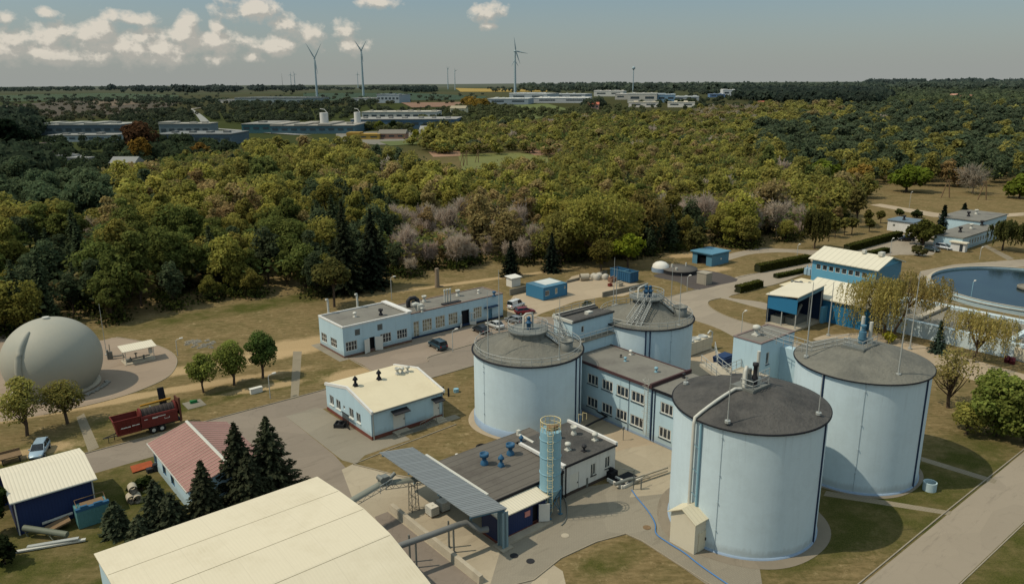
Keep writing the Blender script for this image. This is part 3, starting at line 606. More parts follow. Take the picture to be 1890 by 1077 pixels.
for (x, y, tx, ty) in [(901, 660, 902, 536), (1032, 664, 1031, 548)]: mast(t3, T3, x, y, ty, z+.1, tx, r=.08)
c = T4[:2]; z = T4[3]; zp = z+3.2; rp = 2.6
b = MB(); rails(b, circ(c[0], c[1], T4[2]-.15, z+.15, 32), .95, .03, 1.5, True); b.build('railing', GREY, t4)
b = MB(); b.lathe(c[0], c[1], [(0, zp-.12), (rp, zp-.12), (rp, zp+.05), (0, zp+.05)], 28, False)
for p in circ(c[0], c[1], rp-.1, 0, 12): b.tube([(p[0], p[1], z+1.4), (p[0], p[1], zp)], .05, 4)
b.build('platform', GREYD, t4)
b = MB(); rails(b, circ(c[0], c[1], rp, zp, 20), 1.05, .035, 1.2, True); b.build('platform_railing', GREY, t4)
motor(t4, c[0]-.4, c[1]-.2, zp); motor(t4, c[0]+.2, c[1]-.5, zp)
b = MB(); b.tube([(c[0]-1.7, c[1]+.2, zp-2), (c[0]-1.7, c[1]+.2, zp+1.6), (c[0]-1.4, c[1]+.0, zp+1.8), (c[0]+.8, c[1]+.6, zp+1.8), (c[0]+.9, c[1]+.6, zp)], .13, 8); b.build('gas_pipe', PIPE, t4)
stair(t4, (c[0]-5.6, c[1]-1.5, z+.2), (c[0]-1.2, c[1]-.9, zp), .8); stair(t4, (c[0]-5.1, c[1]-2.9, z+.2), (c[0]-.8, c[1]-1.5, zp), .8); stair(t4, (c[0]+3.0, c[1]-3.0, z+.9), (c[0]+.9, c[1]-1.3, zp))
well(t4, c[0]+3.6, c[1]-3.7, z+.2, 1.0, 1.6)
for (x, y, tx, ty) in [(1253, 600, 1257, 505), (1238, 567, 1239, 490), (1132, 564, 1133, 475), (1137, 562, 1138, 492)]: mast(t4, T4, x, y, ty, z+.1, tx, r=.07)
b = MB(); u, v = g(921.6, 617); zz = HT(921.6, 617, 922, 498); b.tube([(u, v, 0), (u, v, zz*.5), (u, v, zz)], [.12, .08, .04], 8); b.cyl(u, v, .3, 0, .25, 8, False)
b.single('lightning_mast', GREY, 'tall thin rust-brown mast in front of the right end of the long blue workshop', 'mast')

# ================================================================== BUILDINGS
def flat_roof(root, u0, u1, v0, v1, z, m, trim=None, par=.18, th=.22, name='roof'):
    b = MB(); b.box(u0+th, u1-th, v0+th, v1-th, z-.1, z); b.build(name, m, root)
    b = MB(); b.box(u0-.06, u1+.06, v0-.06, v0+th, z-.06, z+par); b.box(u0-.06, u1+.06, v1-th, v1+.06, z-.06, z+par)
    b.box(u0-.06, u0+th, v0+th, v1-th, z-.06, z+par); b.box(u1-th, u1+.06, v0+th, v1-th, z-.06, z+par); b.build('parapet', trim or WHITEW, root)
def blockwalls(root, u0, u1, v0, v1, z0, z1, opu=(), opv=(), m=None, name='wall'):
    b = MB(); wallface(b, 'u', u0, v0, v1, z0, z1, opu); wallface(b, 'v', v0, u0, u1, z0, z1, opv)
    b.add([(u1, v0, z0), (u1, v1, z0), (u1, v1, z1), (u1, v0, z1)], [(0, 1, 2, 3)]); b.add([(u0, v1, z0), (u1, v1, z0), (u1, v1, z1), (u0, v1, z1)], [(0, 1, 2, 3)])
    b.build(name, m or BLUEW, root)
    if opu or opv: # dark room behind the openings
        b = MB(); b.box(u0+.5, u1-.3, v0+.5, v1-.3, z0+.05, z1-.3); b.build('interior', BLACK, root)
def plinthb(root, u0, u1, v0, v1, h, m, e=.04):
    b = MB(); b.box(u0-e, u1+e, v0-e, v1+e, -.1, h); b.build('plinth', m, root)
def aV(px, v, z=1.5, py=None):
    """u where image column px meets the wall plane v at height z"""
    lo, hi = -60, 300
    for _ in range(40):
        m_ = (lo+hi)/2; x, y = W(m_, v); q = proj(x, y, z)[0]
        if q < px: lo = m_
        else: hi = m_
    return (lo+hi)/2
def aU(px, u, z=1.5):
    lo, hi = -20, 300
    for _ in range(40):
        m_ = (lo+hi)/2; x, y = W(u, m_); q = proj(x, y, z)[0]
        if q > px: lo = m_
        else: hi = m_
    return (lo+hi)/2
def opsV(v, lst, z=1.5): return [(aV(a, v, z), aV(b_, v, z), z0, z1) for a, b_, z0, z1 in lst]
def opsU(u, lst, z=1.5): return [tuple(sorted((aU(a, u, z), aU(b_, u, z))))+(z0, z1) for a, b_, z0, z1 in lst]

# --- b1: long light blue workshop
w1 = thing('workshop_building', 'long light blue single-storey workshop with flat grey roofs and many white-framed windows', 'building', 56, 113)
ov = opsV(113, [(638.5, 659.5, 1.0, 2.7), (702, 722.5, 1.0, 2.7), (733, 752, 1.0, 2.7)]); dv = opsV(113, [(682, 692, .05, 2.6)]); lv = opsV(113, [(655, 664.5, 3.5, 4.6), (696.5, 706, 3.5, 4.6)], 4)
ou = opsU(56, [(593.5, 603.5, 1.0, 2.6), (610.5, 622, 1.0, 2.6)])
blockwalls(w1, 56, 69.5, 113, 122, 0, 5.3, ou, ov+dv+lv)
for o in ov: window(w1, 'v', 113, o, 4, 2, CURT if False else GLASS)
for o in ou: window(w1, 'u', 56, o, 3, 2)
for o in lv:
    b = MB(); n = 8
    for i in range(n): z = o[2]+(o[3]-o[2])*(i+.2)/n; b.box(o[0]+.02, o[1]-.02, 113.03, 113.13, z, z+.09)
    b.build('louvre', GREYD, w1)
# open double doors
o = dv[0]; hw = (o[1]-o[0])
for s, a in ((-1, o[0]), (1, o[1])):
    b = MB(); b.hexa([(a, 112.96, .05), (a+s*1.25, 112.5, .05), (a+s*1.25, 112.42, .05), (a, 112.88, .05), (a, 112.96, 2.55), (a+s*1.25, 112.5, 2.55), (a+s*1.25, 112.42, 2.55), (a, 112.88, 2.55)]); b.build('door', WHITE, w1)
plinthb(w1, 56, 69.5, 113, 122, .35, mat('brown_plinth', (110, 84, 74), .9, .15))
flat_roof(w1, 56, 69.5, 113, 122, 5.35, FELT, par=.22)
b = MB(); b.box(68.8, 69.8, 112.9, 122.1, 5.5, 5.75); b.build('parapet', WHITEW, w1)
wv = opsV(114, [(780, 797.5, .9, 3.2), (804, 821.5, .9, 3.2), (828, 845, .9, 3.2), (874, 889.5, .9, 3.2)]); w0 = opsV(114, [(763.5, 774, .1, 3.2)]); dd = opsV(114, [(852, 866.5, .05, 3.2)]); bd = opsV(114, [(902, 908.5, .05, 2.3)])
blockwalls(w1, 69.5, 91.6, 114, 120.6, 0, 4.75, (), wv+w0+dd+bd)
for o in wv: window(w1, 'v', 114, o, 4, 3, CURT)
window(w1, 'v', 114, w0[0], 2, 4, CURT)
o = dd[0]
for s, a in ((-1, o[0]), (1, o[1])):
    d_ = Vector((s*.95, -.75)); b = MB()
    P0 = (a, 113.93); 
    for (q0, q1, z0, z1) in ((0, 1, .1, .75), (0, 1, 2.4, 2.55), (0, .1, .75, 2.4), (.9, 1, .75, 2.4), (.46, .54, .75, 2.4)):
        b.hexa([(P0[0]+d_.x*q0, P0[1]+d_.y*q0, z0), (P0[0]+d_.x*q1, P0[1]+d_.y*q1, z0), (P0[0]+d_.x*q1, P0[1]+d_.y*q1-.06, z0), (P0[0]+d_.x*q0, P0[1]+d_.y*q0-.06, z0), (P0[0]+d_.x*q0, P0[1]+d_.y*q0, z1), (P0[0]+d_.x*q1, P0[1]+d_.y*q1, z1), (P0[0]+d_.x*q1, P0[1]+d_.y*q1-.06, z1), (P0[0]+d_.x*q0, P0[1]+d_.y*q0-.06, z1)])
    b.build('door', WHITE, w1)
door(w1, 'v', 114, bd[0], TEALP)
b = MB(); b.box(bd[0][0]-1.2, bd[0][1]+1.2, 113.1, 114, 2.75, 2.88); b.build('door_canopy', DBLUE, w1)
plinthb(w1, 69.62, 91.6, 114, 120.6, .35, DBLUE)
flat_roof(w1, 69.55, 91.6, 114, 120.6, 4.8, FELT, mat('rusty_edge', (128, 108, 98), .8, .2), par=.12)
for (px, py, s, st, mm) in [(655, 585, 1.0, 0, WHITE), (703, 582, 1.0, 1, DARK), (779, 575, .9, 0, PIPE), (783, 557, 1.1, 1, PIPE), (845, 546, 1.1, 1, PIPE), (883, 541, .8, 0, WHITE), (912, 546, 1.1, 0, BLUEP), (764, 566, 1, 1, GREYD)]:
    u, v = g(px, py, 5.3 if px < 760 else 4.8); mushroom(w1, u, v, (5.35 if px < 760 else 4.8), s, mm, style=st)
for (px, py) in [(821, 558), (826, 557), (831, 556)]:
    u, v = g(px, py, 4.8); b = MB(); b.tube([(u, v, 4.8), (u, v, 7.2)], .16, 8); b.cyl(u, v, .24, 7.1, 7.35, 10); b.build('chimney_pipe', PIPE, w1)
u, v = g(833, 560, 4.8); b = MB(); b.box(u-2.0, u+2.0, v-.5, v+.5, 4.85, 5.1); b.build('pipe_base', DARK, w1)
u, v = g(757, 568, 4.8); b = MB(); b.tube([(u, v+.6, 4.9), (u, v+.6, 6.0), (u+.3, v+.3, 6.5), (u+1.2, v+.2, 6.5), (u+1.6, v, 6.1), (u+1.6, v-.3, 5.2)], .42, 12); b.build('duct', DARK, w1)
u, v = g(771, 573, 4.8); b = MB(); b.tube([(u-.9, v+.3, 5.9), (u-.3, v+.1, 6.1), (u+.2, v, 5.9)], .4, 12); b.box(u-.3, u+.9, v-.6, v+.4, 4.8, 6.0); b.build('air_handler', PIPE, w1)
for (px, py, ty) in [(619, 585, 552), (658, 567, 545)]:
    u, v = g(px, py, 5.3); u, v = (max(57, min(69, u)), 122.35); zz = onV(px, ty, 122.35)[1]; b = MB(); b.tube([(u, v, 0), (u, v, zz), (u-.05, v, zz+.25), (u-.4, v-.1, zz+.3)], .2, 8); b.build('flue', PIPE, w1)

# --- b2: yellow roofed hall
w2 = thing('pump_hall', 'light blue hall with a pale yellow low-pitched roof and a red-brown plinth', 'building', 44, 82.4)
ou = opsU(44, [(609, 616.5, 1.3, 2.7), (621, 629, 1.3, 2.7), (645, 653, 1.3, 2.7), (658, 666, 1.3, 2.7)]); o2 = opsU(44, [(633.5, 637, 1.9, 2.4)], 2)
dv = opsV(82.4, [(726, 748, .55, 2.75), (800, 811.5, .5, 2.7)], 1.2)
b = MB(); wallface(b, 'u', 44, 82.4, 95.2, 0, 3.85, ou+o2); wallface(b, 'v', 82.4, 44, 55.3, 0, 3.85, dv); b.add([(55.3, 82.4, 0), (55.3, 95.2, 0), (55.3, 95.2, 3.85), (55.3, 88.8, 5.2), (55.3, 82.4, 3.85)], [(0, 1, 2, 3, 4)])
b.add([(44, 82.4, 3.85), (44, 95.2, 3.85), (44, 88.8, 5.2)], [(0, 2, 1)]); b.add([(44, 95.2, 0), (55.3, 95.2, 0), (55.3, 95.2, 3.85), (44, 95.2, 3.85)], [(0, 1, 2, 3)]); b.build('wall', BLUEW, w2)
b = MB(); b.box(44.5, 55, 82.9, 95, .1, 3.6); b.build('interior', BLACK, w2)
for o in ou: window(w2, 'u', 44, o, 2, 1, sill=WHITE)
window(w2, 'u', 44, o2[0], 1, 1)
for o in dv: door(w2, 'v', 82.4, o)
plinthb(w2, 44, 55.3, 82.4, 95.2, .5, BRICK)
b = MB()
for s in (0, 1):
    v0, v1 = (82.15, 88.8) if s == 0 else (95.45, 88.8)
    b.hexa([(44.25, v0, 3.82), (55.45, v0, 3.82), (55.45, v1, 5.22), (44.25, v1, 5.22), (44.25, v0, 3.92), (55.45, v0, 3.92), (55.45, v1, 5.32), (44.25, v1, 5.32)])
b.build('roof', CREAMY, w2)
for u_ in (43.95, 55.25): # raised gable copings
    b = MB()
    for v0 in (82.1, 95.5): b.hexa([(u_, v0, 3.7), (u_+.28, v0, 3.7), (u_+.28, 88.8, 5.15), (u_, 88.8, 5.15), (u_, v0, 4.1), (u_+.28, v0, 4.1), (u_+.28, 88.8, 5.55), (u_, 88.8, 5.55)])
    b.build('gable_coping', WHITEW, w2)
b = MB(); b.box(44.3, 55.2, 82.0, 82.14, 3.75, 3.9); b.build('gutter', GREYD, w2)
for o in dv:
    b = MB(); b.hexa([(o[0]-.3, 81.3, o[3]+.2), (o[1]+.3, 81.3, o[3]+.2), (o[1]+.3, 82.39, o[3]+.45), (o[0]-.3, 82.39, o[3]+.45), (o[0]-.3, 81.3, o[3]+.3), (o[1]+.3, 81.3, o[3]+.3), (o[1]+.3, 82.39, o[3]+.55), (o[0]-.3, 82.39, o[3]+.55)]); b.build('awning', DARK, w2)
    b = MB(); b.box(o[0]-.2, o[1]+.2, 81.2, 82.35, 0, .3); b.box(o[0]-.2, o[1]+.2, 80.8, 81.2, 0, .15); b.build('step', CONC, w2)
b = MB(); pipev(b, 'v', 82.4, 44.25, 0, 3.8, .08, -.1); pipev(b, 'v', 82.4, 55.2, 0, 3.8, .07); b.build('downpipe', GREY, w2)
for (px, py, st, mm, s) in [(655, 712, 2, BLACK, 1.1), (700, 701, 2, BLACK, 1.1), (733, 691, 1, PIPE, .9), (743, 689, 0, PIPE, 1), (754, 687, 0, PIPE, 1)]:
    u, v = g(px, py, 5.2); mushroom(w2, u, 88.8, 5.25, s, mm, style=st)
b = MB(); b.box(47.5, 51.5, 80.9, 81.0, .02, .5)
for i in range(9): b.box(50.6+i*.28, 50.66+i*.28, 80.95, 81.9, .05+i*.05, .1+i*.05)
rails(b, [(50.6, 81.0, .05), (53.2, 81.0, .5)], .9, .035, .8); b.build('ramp_railing', GREYD, w2)
b = MB(); u, v = g(628, 786); b.lathe(u, v, [(1.0, 0), (1.0, .55), (.85, .55), (.85, .3), (0, .3)], 4, False); b.cyl(u+.1, v, .25, .3, .8, 10); b.single('pump_pit_box', DARK, 'black open box with a pump beside the red-brown plinth of the yellow-roofed hall', 'box')
b = MB()
for i in range(7): b.box(43.2, 43.28, 87.2+i*.28, 87.26+i*.28, .1, 2.1)
b.box(43.18, 43.3, 87.1, 89.1, .1, .2); b.box(43.18, 43.3, 87.1, 89.1, 2.0, 2.1); b.single('steel_grating', DARK, 'dark upright steel grating leaning on the left wall of the yellow-roofed hall', 'grating')

# --- office block, two storeys
w3 = thing('office_block', 'two-storey light blue block with grey flat roof between the round tanks', 'building', 71.7, 58.6)
def offops(z0, z1, z, lst): return opsU(71.7, [(a, b_, z0, z1) for a, b_ in lst], z)
up = offops(4.5, 6.0, 5.2, [(1084.5, 1104), (1111, 1131), (1138, 1160), (1165, 1189), (1219, 1242)])
dn = offops(1.1, 2.6, 1.8, [(1083.5, 1103), (1110.5, 1130), (1137, 1157), (1163, 1187), (1216, 1238)])
b = MB(); wallface(b, 'u', 71.7, 49, 73.4, 0, 7.35, up+dn); b.add([(71.7, 49, 0), (79.2, 49, 0), (79.2, 49, 7.3), (71.7, 49, 7.3)], [(0, 1, 2, 3)]); b.add([(79.2, 49, 0), (79.2, 73.4, 0), (79.2, 73.4, 7.35), (79.2, 49, 7.35)], [(0, 1, 2, 3)]); b.add([(71.7, 73.4, 0), (79.2, 73.4, 0), (79.2, 73.4, 7.35), (71.7, 73.4, 7.35)], [(0, 1, 2, 3)]); b.build('wall', BLUEW, w3)
b = MB(); b.box(72.3, 79, 49.5, 73.2, .1, 7.1); b.build('interior', BLACK, w3)
for o in up+dn: window(w3, 'u', 71.7, o, 3, 1, sill=BLACK, bar=.13)
b = MB(); b.box(71.4, 79.4, 59.0, 73.6, 7.36, 7.58); b.build('roof', FELT, w3)
b = MB(); b.box(71.33, 71.5, 58.9, 73.6, 7.3, 7.66); b.box(71.33, 79.5, 58.7, 58.98, 7.3, 8.0); b.box(79.3, 79.5, 59, 73.6, 7.3, 7.66); b.build('parapet', mat('dark_red_trim', (74, 52, 52), .8, .15), w3)
b = MB(); b.box(71.4, 79.4, 49, 58.66, 7.36, 7.5); b.build('roof', FELT, w3)
b = MB(); b.box(71.3, 71.42, 49, 58.68, 7.2, 7.55); b.build('gutter', BLACK, w3)
for (px, py, z, s, mm) in [(1164, 655, 7.5, .8, WHITE), (1154, 667, 7.5, .7, SILOB), (1146, 660, 7.5, .5, DARK), (1211, 687, 7.5, .8, SILOB), (1262, 697, 7.5, .7, DARK)]:
    u, v = g(px, py, z); mushroom(w3, u, v, 7.56, s, mm, style=0)
b = MB(); v = aU(1195, 71.7, 4)
for s in (-.28, .28): b.tube([(71.35, v+s, .8), (71.35, v+s, 8.6)], .04, 5)
for i in range(24): b.tube([(71.35, v-.28, .9+i*.3), (71.35, v+.28, .9+i*.3)], .025, 4, caps=False)
for z in (2.8, 4, 5.2, 6.4, 7.6, 8.4): b.tube([(71.35, v-.3, z), (70.95, v-.35, z), (70.7, v, z), (70.95, v+.35, z), (71.35, v+.3, z)], .02, 4)
b.build('caged_ladder', PIPE, w3)
b = MB(); pipev(b, 'u', 71.7, aU(1203, 71.7, 4), .2, 7.2, .1); pipev(b, 'u', 71.7, aU(1208, 71.7, 4), .2, 7.2, .07); pipev(b, 'u', 71.7, aU(1161, 71.7, 4), 0, 7.2, .04); b.build('downpipe', DBLUE, w3)
plinthb(w3, 71.72, 79, 49.1, 73.3, .35, BLUEPL)
# --- link block between the low tanks with the roof hut
w4 = thing('link_building', 'light blue link block with a railed roof hut between the two low tanks', 'building', 71, 72)
b = MB(); b.box(70.5, 81.4, 73.5, 79, 0, 9.2); b.build('wall', BLUEW, w4)
b = MB(); b.box(70.3, 82, 73.3, 79.1, 9.21, 9.35); b.build('walkway', CONCD, w4)
b = MB(); rails(b, [(70.4, 73.4, 9.35), (81, 73.4, 9.35)], 1.05, .035, 1.2); b.build('railing', GREY, w4)
ho = [(73.9, 74.6, 10.2, 11.1)]
b = MB(); wallface(b, 'v', 74.6, 72.6, 81, 9.36, 12, [(74.4, 75.0, 10.2, 11.2)]); wallface(b, 'u', 72.6, 74.6, 78.4, 9.36, 12, []); b.add([(81, 74.6, 9.36), (81, 78.4, 9.36), (81, 78.4, 12), (81, 74.6, 12)], [(0, 1, 2, 3)]); b.build('hut_wall', WHITEW if False else BLUEW, w4)
window(w4, 'v', 74.6, (74.4, 75.0, 10.2, 11.2), 1, 1)
b = MB(); b.box(72.7, 80.9, 74.7, 75.6, 12.0, 12.3); b.box(72.7, 80.9, 77.6, 78.3, 12, 12.3); b.box(72.7, 80.9, 75.6, 77.6, 11.8, 12.05); b.box(72.4, 81.1, 78.3, 78.5, 11.9, 12.4); b.box(72.4, 81.1, 74.4, 74.6, 12, 12.3); b.build('hut_roof', FELTD, w4)
b = MB(); b.box(72.35, 72.6, 74.4, 78.6, 12, 12.42); b.box(72.6, 81.2, 78.5, 78.7, 12, 12.45); b.box(77, 78, 75.8, 76.6, 12.05, 12.5); b.build('hut_coping', PIPE, w4)
b = MB(); rails(b, [(72.8, 78.3, 12.4), (80.8, 78.3, 12.4)], .9, .03, 1.5); b.build('railing', GREY, w4)
stair(w4, (70.9, 74.1, 9.4), (72.2, 77.6, 12.0), .7)
# --- tower
u0, v0 = g(1405, 635, 14.2); u1, _ = g(1456, 609, 14.2); _, v1 = g(1357, 622, 14.2)
w5 = thing('stair_tower', 'square light blue tower with a flat roof and two narrow windows between tall tanks', 'building', u0, v0)
opv = [(u0+1.3, u0+2.0, 11.2, 12.8), (u0+5.2, u0+6.0, 9.8, 11.4)]
blockwalls(w5, u0, u1, v0, v1+.3, 0, 14.2, (), opv)
for o in opv: window(w5, 'v', v0, o, 1, 1, sill=DBLUE)
flat_roof(w5, u0, u1, v0, v1+.3, 14.25, FELT, mat('red_grey_trim', (120, 104, 98), .8, .15), par=.08)
mushroom(w5, u0+2.4, v0+2.3, 14.25, 1.5, PIPE, style=0)
b = MB(); b.box(u0+4.5, 85, 44.0, v0-.01, 3, 12.9); b.build('link_wall', BLUEW, w5)
b = MB(); u_, v_ = u0-3.6, v0+.6; b.box(u_-.6, u0-.02, v0-1.5, v0+2.5, 10.4, 10.6); b.build('landing', CONC, w5)
b = MB(); rails(b, [(u_-.6, v0+2.5, 10.6), (u_-.6, v0-1.5, 10.6), (u0-.1, v0-1.5, 10.6)], 1.0, .035, 1.1); rails(b, [(u_-.6, v0+2.5, 10.6), (u0-.1, v0+2.5, 10.6)], 1, .035, 1.1); b.build('railing', GREY, w5)
# --- white annexe + felt roofed plant building + navy annexe
w6 = thing('plant_room', 'low plant building of white rendered walls and broad felt roof behind the blue silo', 'building', 44, 56)
opv = opsV(55.7, [(1090, 1099.5, 1.2, 2.7), (1116.5, 1126, 1.3, 2.8)]); dv = opsV(55.7, [(1052, 1068.5, .1, 2.5)]); d2 = opsV(55.7, [(1029, 1035, .1, 2.6)])
b = MB(); wallface(b, 'v', 55.7, 53.2, 61.6, 0, 3.85, opv+dv); b.add([(61.6, 55.7, 0), (61.6, 63.5, 0), (61.6, 63.5, 3.85), (61.6, 55.7, 3.85)], [(0, 1, 2, 3)]); b.add([(53.2, 55.7, 0), (53.2, 63.5, 0), (53.2, 63.5, 3.85), (53.2, 55.7, 3.85)], [(0, 1, 2, 3)]); b.build('wall', WHITEW, w6)
b = MB(); b.box(53.6, 61.3, 56.2, 63.3, .1, 3.6); b.build('interior', BLACK, w6)
for o in opv: window(w6, 'v', 55.7, o, 2, 1, sill=DARK)
door(w6, 'v', 55.7, dv[0])
b = MB(); b.box(53.25, 61.7, 55.55, 63.7, 3.86, 4.0); b.build('roof', FELTD, w6)
b = MB(); b.box(61.6, 61.78, 55.5, 63.8, 3.7, 4.25); b.box(61.4, 61.6, 55.5, 63.8, 3.98, 4.3); b.build('parapet', WHITEW, w6)
b = MB(); b.box(53.2, 61.6, 55.45, 55.56, 3.75, 3.95); pipev(b, 'v', 55.7, 53.5, 0, 3.8, .07); pipev(b, 'v', 55.7, 52.9, 0, 3.6, .07); b.build('gutter', BLACK, w6)
plinthb(w6, 53.22, 61.6, 55.72, 63, .4, mat('dark_plinth', (70, 60, 54), .9, .2), e=.03)
b = MB(); b.box(44.0, 53.1, 56.2, 65.6, 0, 3.2); b.build('wall', BLUEW, w6)
b = MB(); b.hexa([(43.3, 55.6, 3.25), (53.0, 55.6, 3.25), (53.0, 65.9, 3.6), (43.3, 65.9, 3.6), (43.3, 55.6, 3.5), (53.0, 55.6, 3.5), (53.0, 65.9, 3.85), (43.3, 65.9, 3.85)]); b.build('roof', FELTB, w6)
b = MB(); b.hexa([(53.02, 63.8, 3.5), (57, 63.8, 3.5), (57, 65.9, 3.5), (53.02, 65.9, 3.5), (53.02, 63.8, 3.83), (57, 63.8, 3.83), (57, 65.9, 3.83), (53.02, 65.9, 3.83)]); b.build('roof', FELTB, w6)
b = MB(); b.box(43.2, 53.1, 55.48, 55.6, 3.2, 3.52); b.build('gutter', BLACK, w6)
b = MB(); b.box(52.9, 53.2, 55.5, 63, 3.85, 4.15); b.box(52.85, 53.3, 55.4, 58.5, 4.1, 4.25); b.build('roof_joint', WHITEW, w6)
door(w6, 'v', 56.2, (51.0, 51.9, .1, 2.5), SILOB)
for (px, py, st, mm, s) in [(1059, 801, 1, PIPE, .95), (1098, 812, 0, PIPE, 1.1), (1048, 830, 0, PIPE, 1.1), (1078, 832, 0, DARK, .9), (1033, 808, 0, DARK, .8)]:
    u, v = g(px, py, 4.0); mushroom(w6, u, v, 4.0, s, mm, style=st)
for (px, py, st, s) in [(894, 857, 1, 1.25), (925, 860, 2, 1.1), (942, 839, 1, 1.25), (962, 819, 2, .9)]:
    u, v = g(px, py, 3.65); mushroom(w6, u, v, 3.65, s, BLUEP, style=st)
b = MB(); b.tube([g(955, 802, 3.8)+(3.95,), g(985, 819, 3.8)+(3.95,)], .2, 8); b.box(*(lambda p: (p[0]-.2, p[0]+.2, p[1]-.2, p[1]+.2))(g(957, 803, 3.8)), 3.8, 4.5); b.build('roof_duct', PIPE, w6)
w7 = thing('navy_annexe', 'small navy blue annexe with cream roof and open white door beside the grey canopy', 'building', 42, 53.6)
dv = opsV(53.6, [(983, 994, .3, 2.4)], 1.3)
b = MB(); wallface(b, 'v', 53.6, 42, 48.6, .0, 2.75, dv); wallface(b, 'u', 42, 53.6, 56.1, 0, 2.9, []); b.add([(48.6, 53.6, 0), (48.6, 56.1, 0), (48.6, 56.1, 3.2), (48.6, 53.6, 2.75)], [(0, 1, 2, 3)]); b.build('wall', NAVY, w7)
b = MB(); b.box(42.4, 48.4, 54.0, 56, .1, 2.6); b.build('interior', BLACK, w7)
b = MB(); b.hexa([(42.0, 53.3, 2.78), (48.9, 53.3, 2.78), (48.9, 56.2, 3.15), (42.0, 56.2, 3.15), (42.0, 53.3, 2.9), (48.9, 53.3, 2.9), (48.9, 56.2, 3.27), (42.0, 56.2, 3.27)]); b.build('roof', CREAMC, w7)
plinthb(w7, 42, 48.6, 53.6, 56.1, .3, BRICK)
a = dv[0][1]; b = MB(); b.hexa([(a, 53.58, .3), (a+.95, 52.95, .3), (a+.95, 52.88, .3), (a, 53.5, .3), (a, 53.58, 2.35), (a+.95, 52.95, 2.35), (a+.95, 52.88, 2.35), (a, 53.5, 2.35)]); b.build('door', WHITE, w7)
b = MB(); a = aV(973, 53.6, 1.9); b.box(a-.35, a+.35, 53.52, 53.59, 1.55, 2.15); b.build('notice_plate', mat('faded_pink_sign', (196, 130, 120), .6, .2), w7)
b = MB(); b.box(42.2, 48.8, 52.6, 53.55, .02, .22); b.build('threshold', CONC, w7)
# --- canopy on a broad post
cp = thing('canopy', 'long grey sheet canopy roof with one broad blue-grey steel post at its near end', 'canopy', 42, 53)
cz = lambda u: 5.2-(u-38)*.18
b = MB(); b.hexa([(38, 52.4, cz(38)-.05), (42.4, 52.4, cz(42.4)-.05), (42.4, 69.7, cz(42.4)-.05), (38, 69.7, cz(38)-.05), (38, 52.4, cz(38)+.03), (42.4, 52.4, cz(42.4)+.03), (42.4, 69.7, cz(42.4)+.03), (38, 69.7, cz(38)+.03)])
n = 52
for i in range(n): # profiled sheet ribs
    v = 52.5+i*(17.1/n)
    b.hexa([(38, v, cz(38)+.031), (42.4, v, cz(42.4)+.031), (42.4, v+.1, cz(42.4)+.031), (38, v+.1, cz(38)+.031), (38, v+.03, cz(38)+.075), (42.4, v+.03, cz(42.4)+.075), (42.4, v+.07, cz(42.4)+.075), (38, v+.07, cz(38)+.075)])
b.build('roof', SHEETG, cp)
for v in (52.7, 58.2, 63.8, 69.2):
    b = MB(); b.hexa([(38.1, v-.1, cz(38.1)-.3), (42.4, v-.1, cz(42.4)-.3), (42.4, v+.1, cz(42.4)-.3), (38.1, v+.1, cz(38.1)-.3), (38.1, v-.1, cz(38.1)-.06), (42.4, v-.1, cz(42.4)-.06), (42.4, v+.1, cz(42.4)-.06), (38.1, v+.1, cz(38.1)-.06)]); b.build('beam', TEALP, cp)
b = MB(); b.box(41.95, 42.2, 52.3, 53.1, .15, cz(42.1)-.3); b.box(41.7, 42.45, 52.3, 52.36, .15, cz(42.2)-.3); b.box(41.7, 42.45, 53.04, 53.1, .15, cz(42.2)-.3); b.build('post', mat('blue_grey_steel', (122, 144, 150), .5, .1), cp)
for v in (58.2, 63.8, 69.2): b = MB(); b.box(42.0, 42.25, v-.1, v+.1, 0, cz(42.1)-.3); b.build('post', mat('blue_grey_steel', (104, 130, 140)), cp)
b = MB(); b.box(41.4, 42.8, 51.9, 53.5, .018, .16); b.build('footing', CONC, cp)
b = MB(); b.box(42.45, 42.9, 56, 67.5, 4.1, 4.28); b.build('gutter', PIPE, cp)
# --- silo
si = thing('silo', 'tall light blue cylindrical silo on four legs with a yellow guard ring and ladder', 'silo', 50, 54.4)
c = (49.9, 54.3); 
b = MB(); b.cyl(*c, 1.12, 3.2, 9.9, 32); b.lathe(*c, [(1.12, 3.2), (.3, 1.5), (.25, 1.2)], 32); b.build('shell', SILOB, si)
for z in (3.25, 5.1, 7.0, 9.0):
    b = MB(); b.lathe(*c, [(1.13, z-.05), (1.18, z-.04), (1.18, z+.04), (1.13, z+.05)], 32); b.build('hoop', SILOB, si)
for sx_ in (-1, 1):
    for sy_ in (-1, 1):
        b = MB(); b.tube([(c[0]+sx_*.8, c[1]+sy_*.8, 0), (c[0]+sx_*.8, c[1]+sy_*.8, 3.4)], .09, 6); b.box(c[0]+sx_*.8-.2, c[0]+sx_*.8+.2, c[1]+sy_*.8-.2, c[1]+sy_*.8+.2, 0.02, .1); b.build('leg', TEALP, si)
b = MB()
for (p, q) in (((-1, -1), (1, -1)), ((1, -1), (1, 1)), ((1, 1), (-1, 1)), ((-1, 1), (-1, -1))):
    b.tube([(c[0]+p[0]*.8, c[1]+p[1]*.8, .3), (c[0]+q[0]*.8, c[1]+q[1]*.8, 2.9)], .04, 5); b.tube([(c[0]+q[0]*.8, c[1]+q[1]*.8, .3), (c[0]+p[0]*.8, c[1]+p[1]*.8, 2.9)], .04, 5)
b.build('brace', TEALP, si)
b = MB(); rails(b, circ(*c, 1.08, 9.9, 14), 1.1, .045, .9, True); b.build('guard_ring', YELLOW, si)
b = MB(); b.cyl(*c, .45, 9.9, 10.3, 12); b.cyl(c[0]+.5, c[1]-.3, .25, 9.9, 10.4, 10); b.build('top_hatch', WOODD, si)
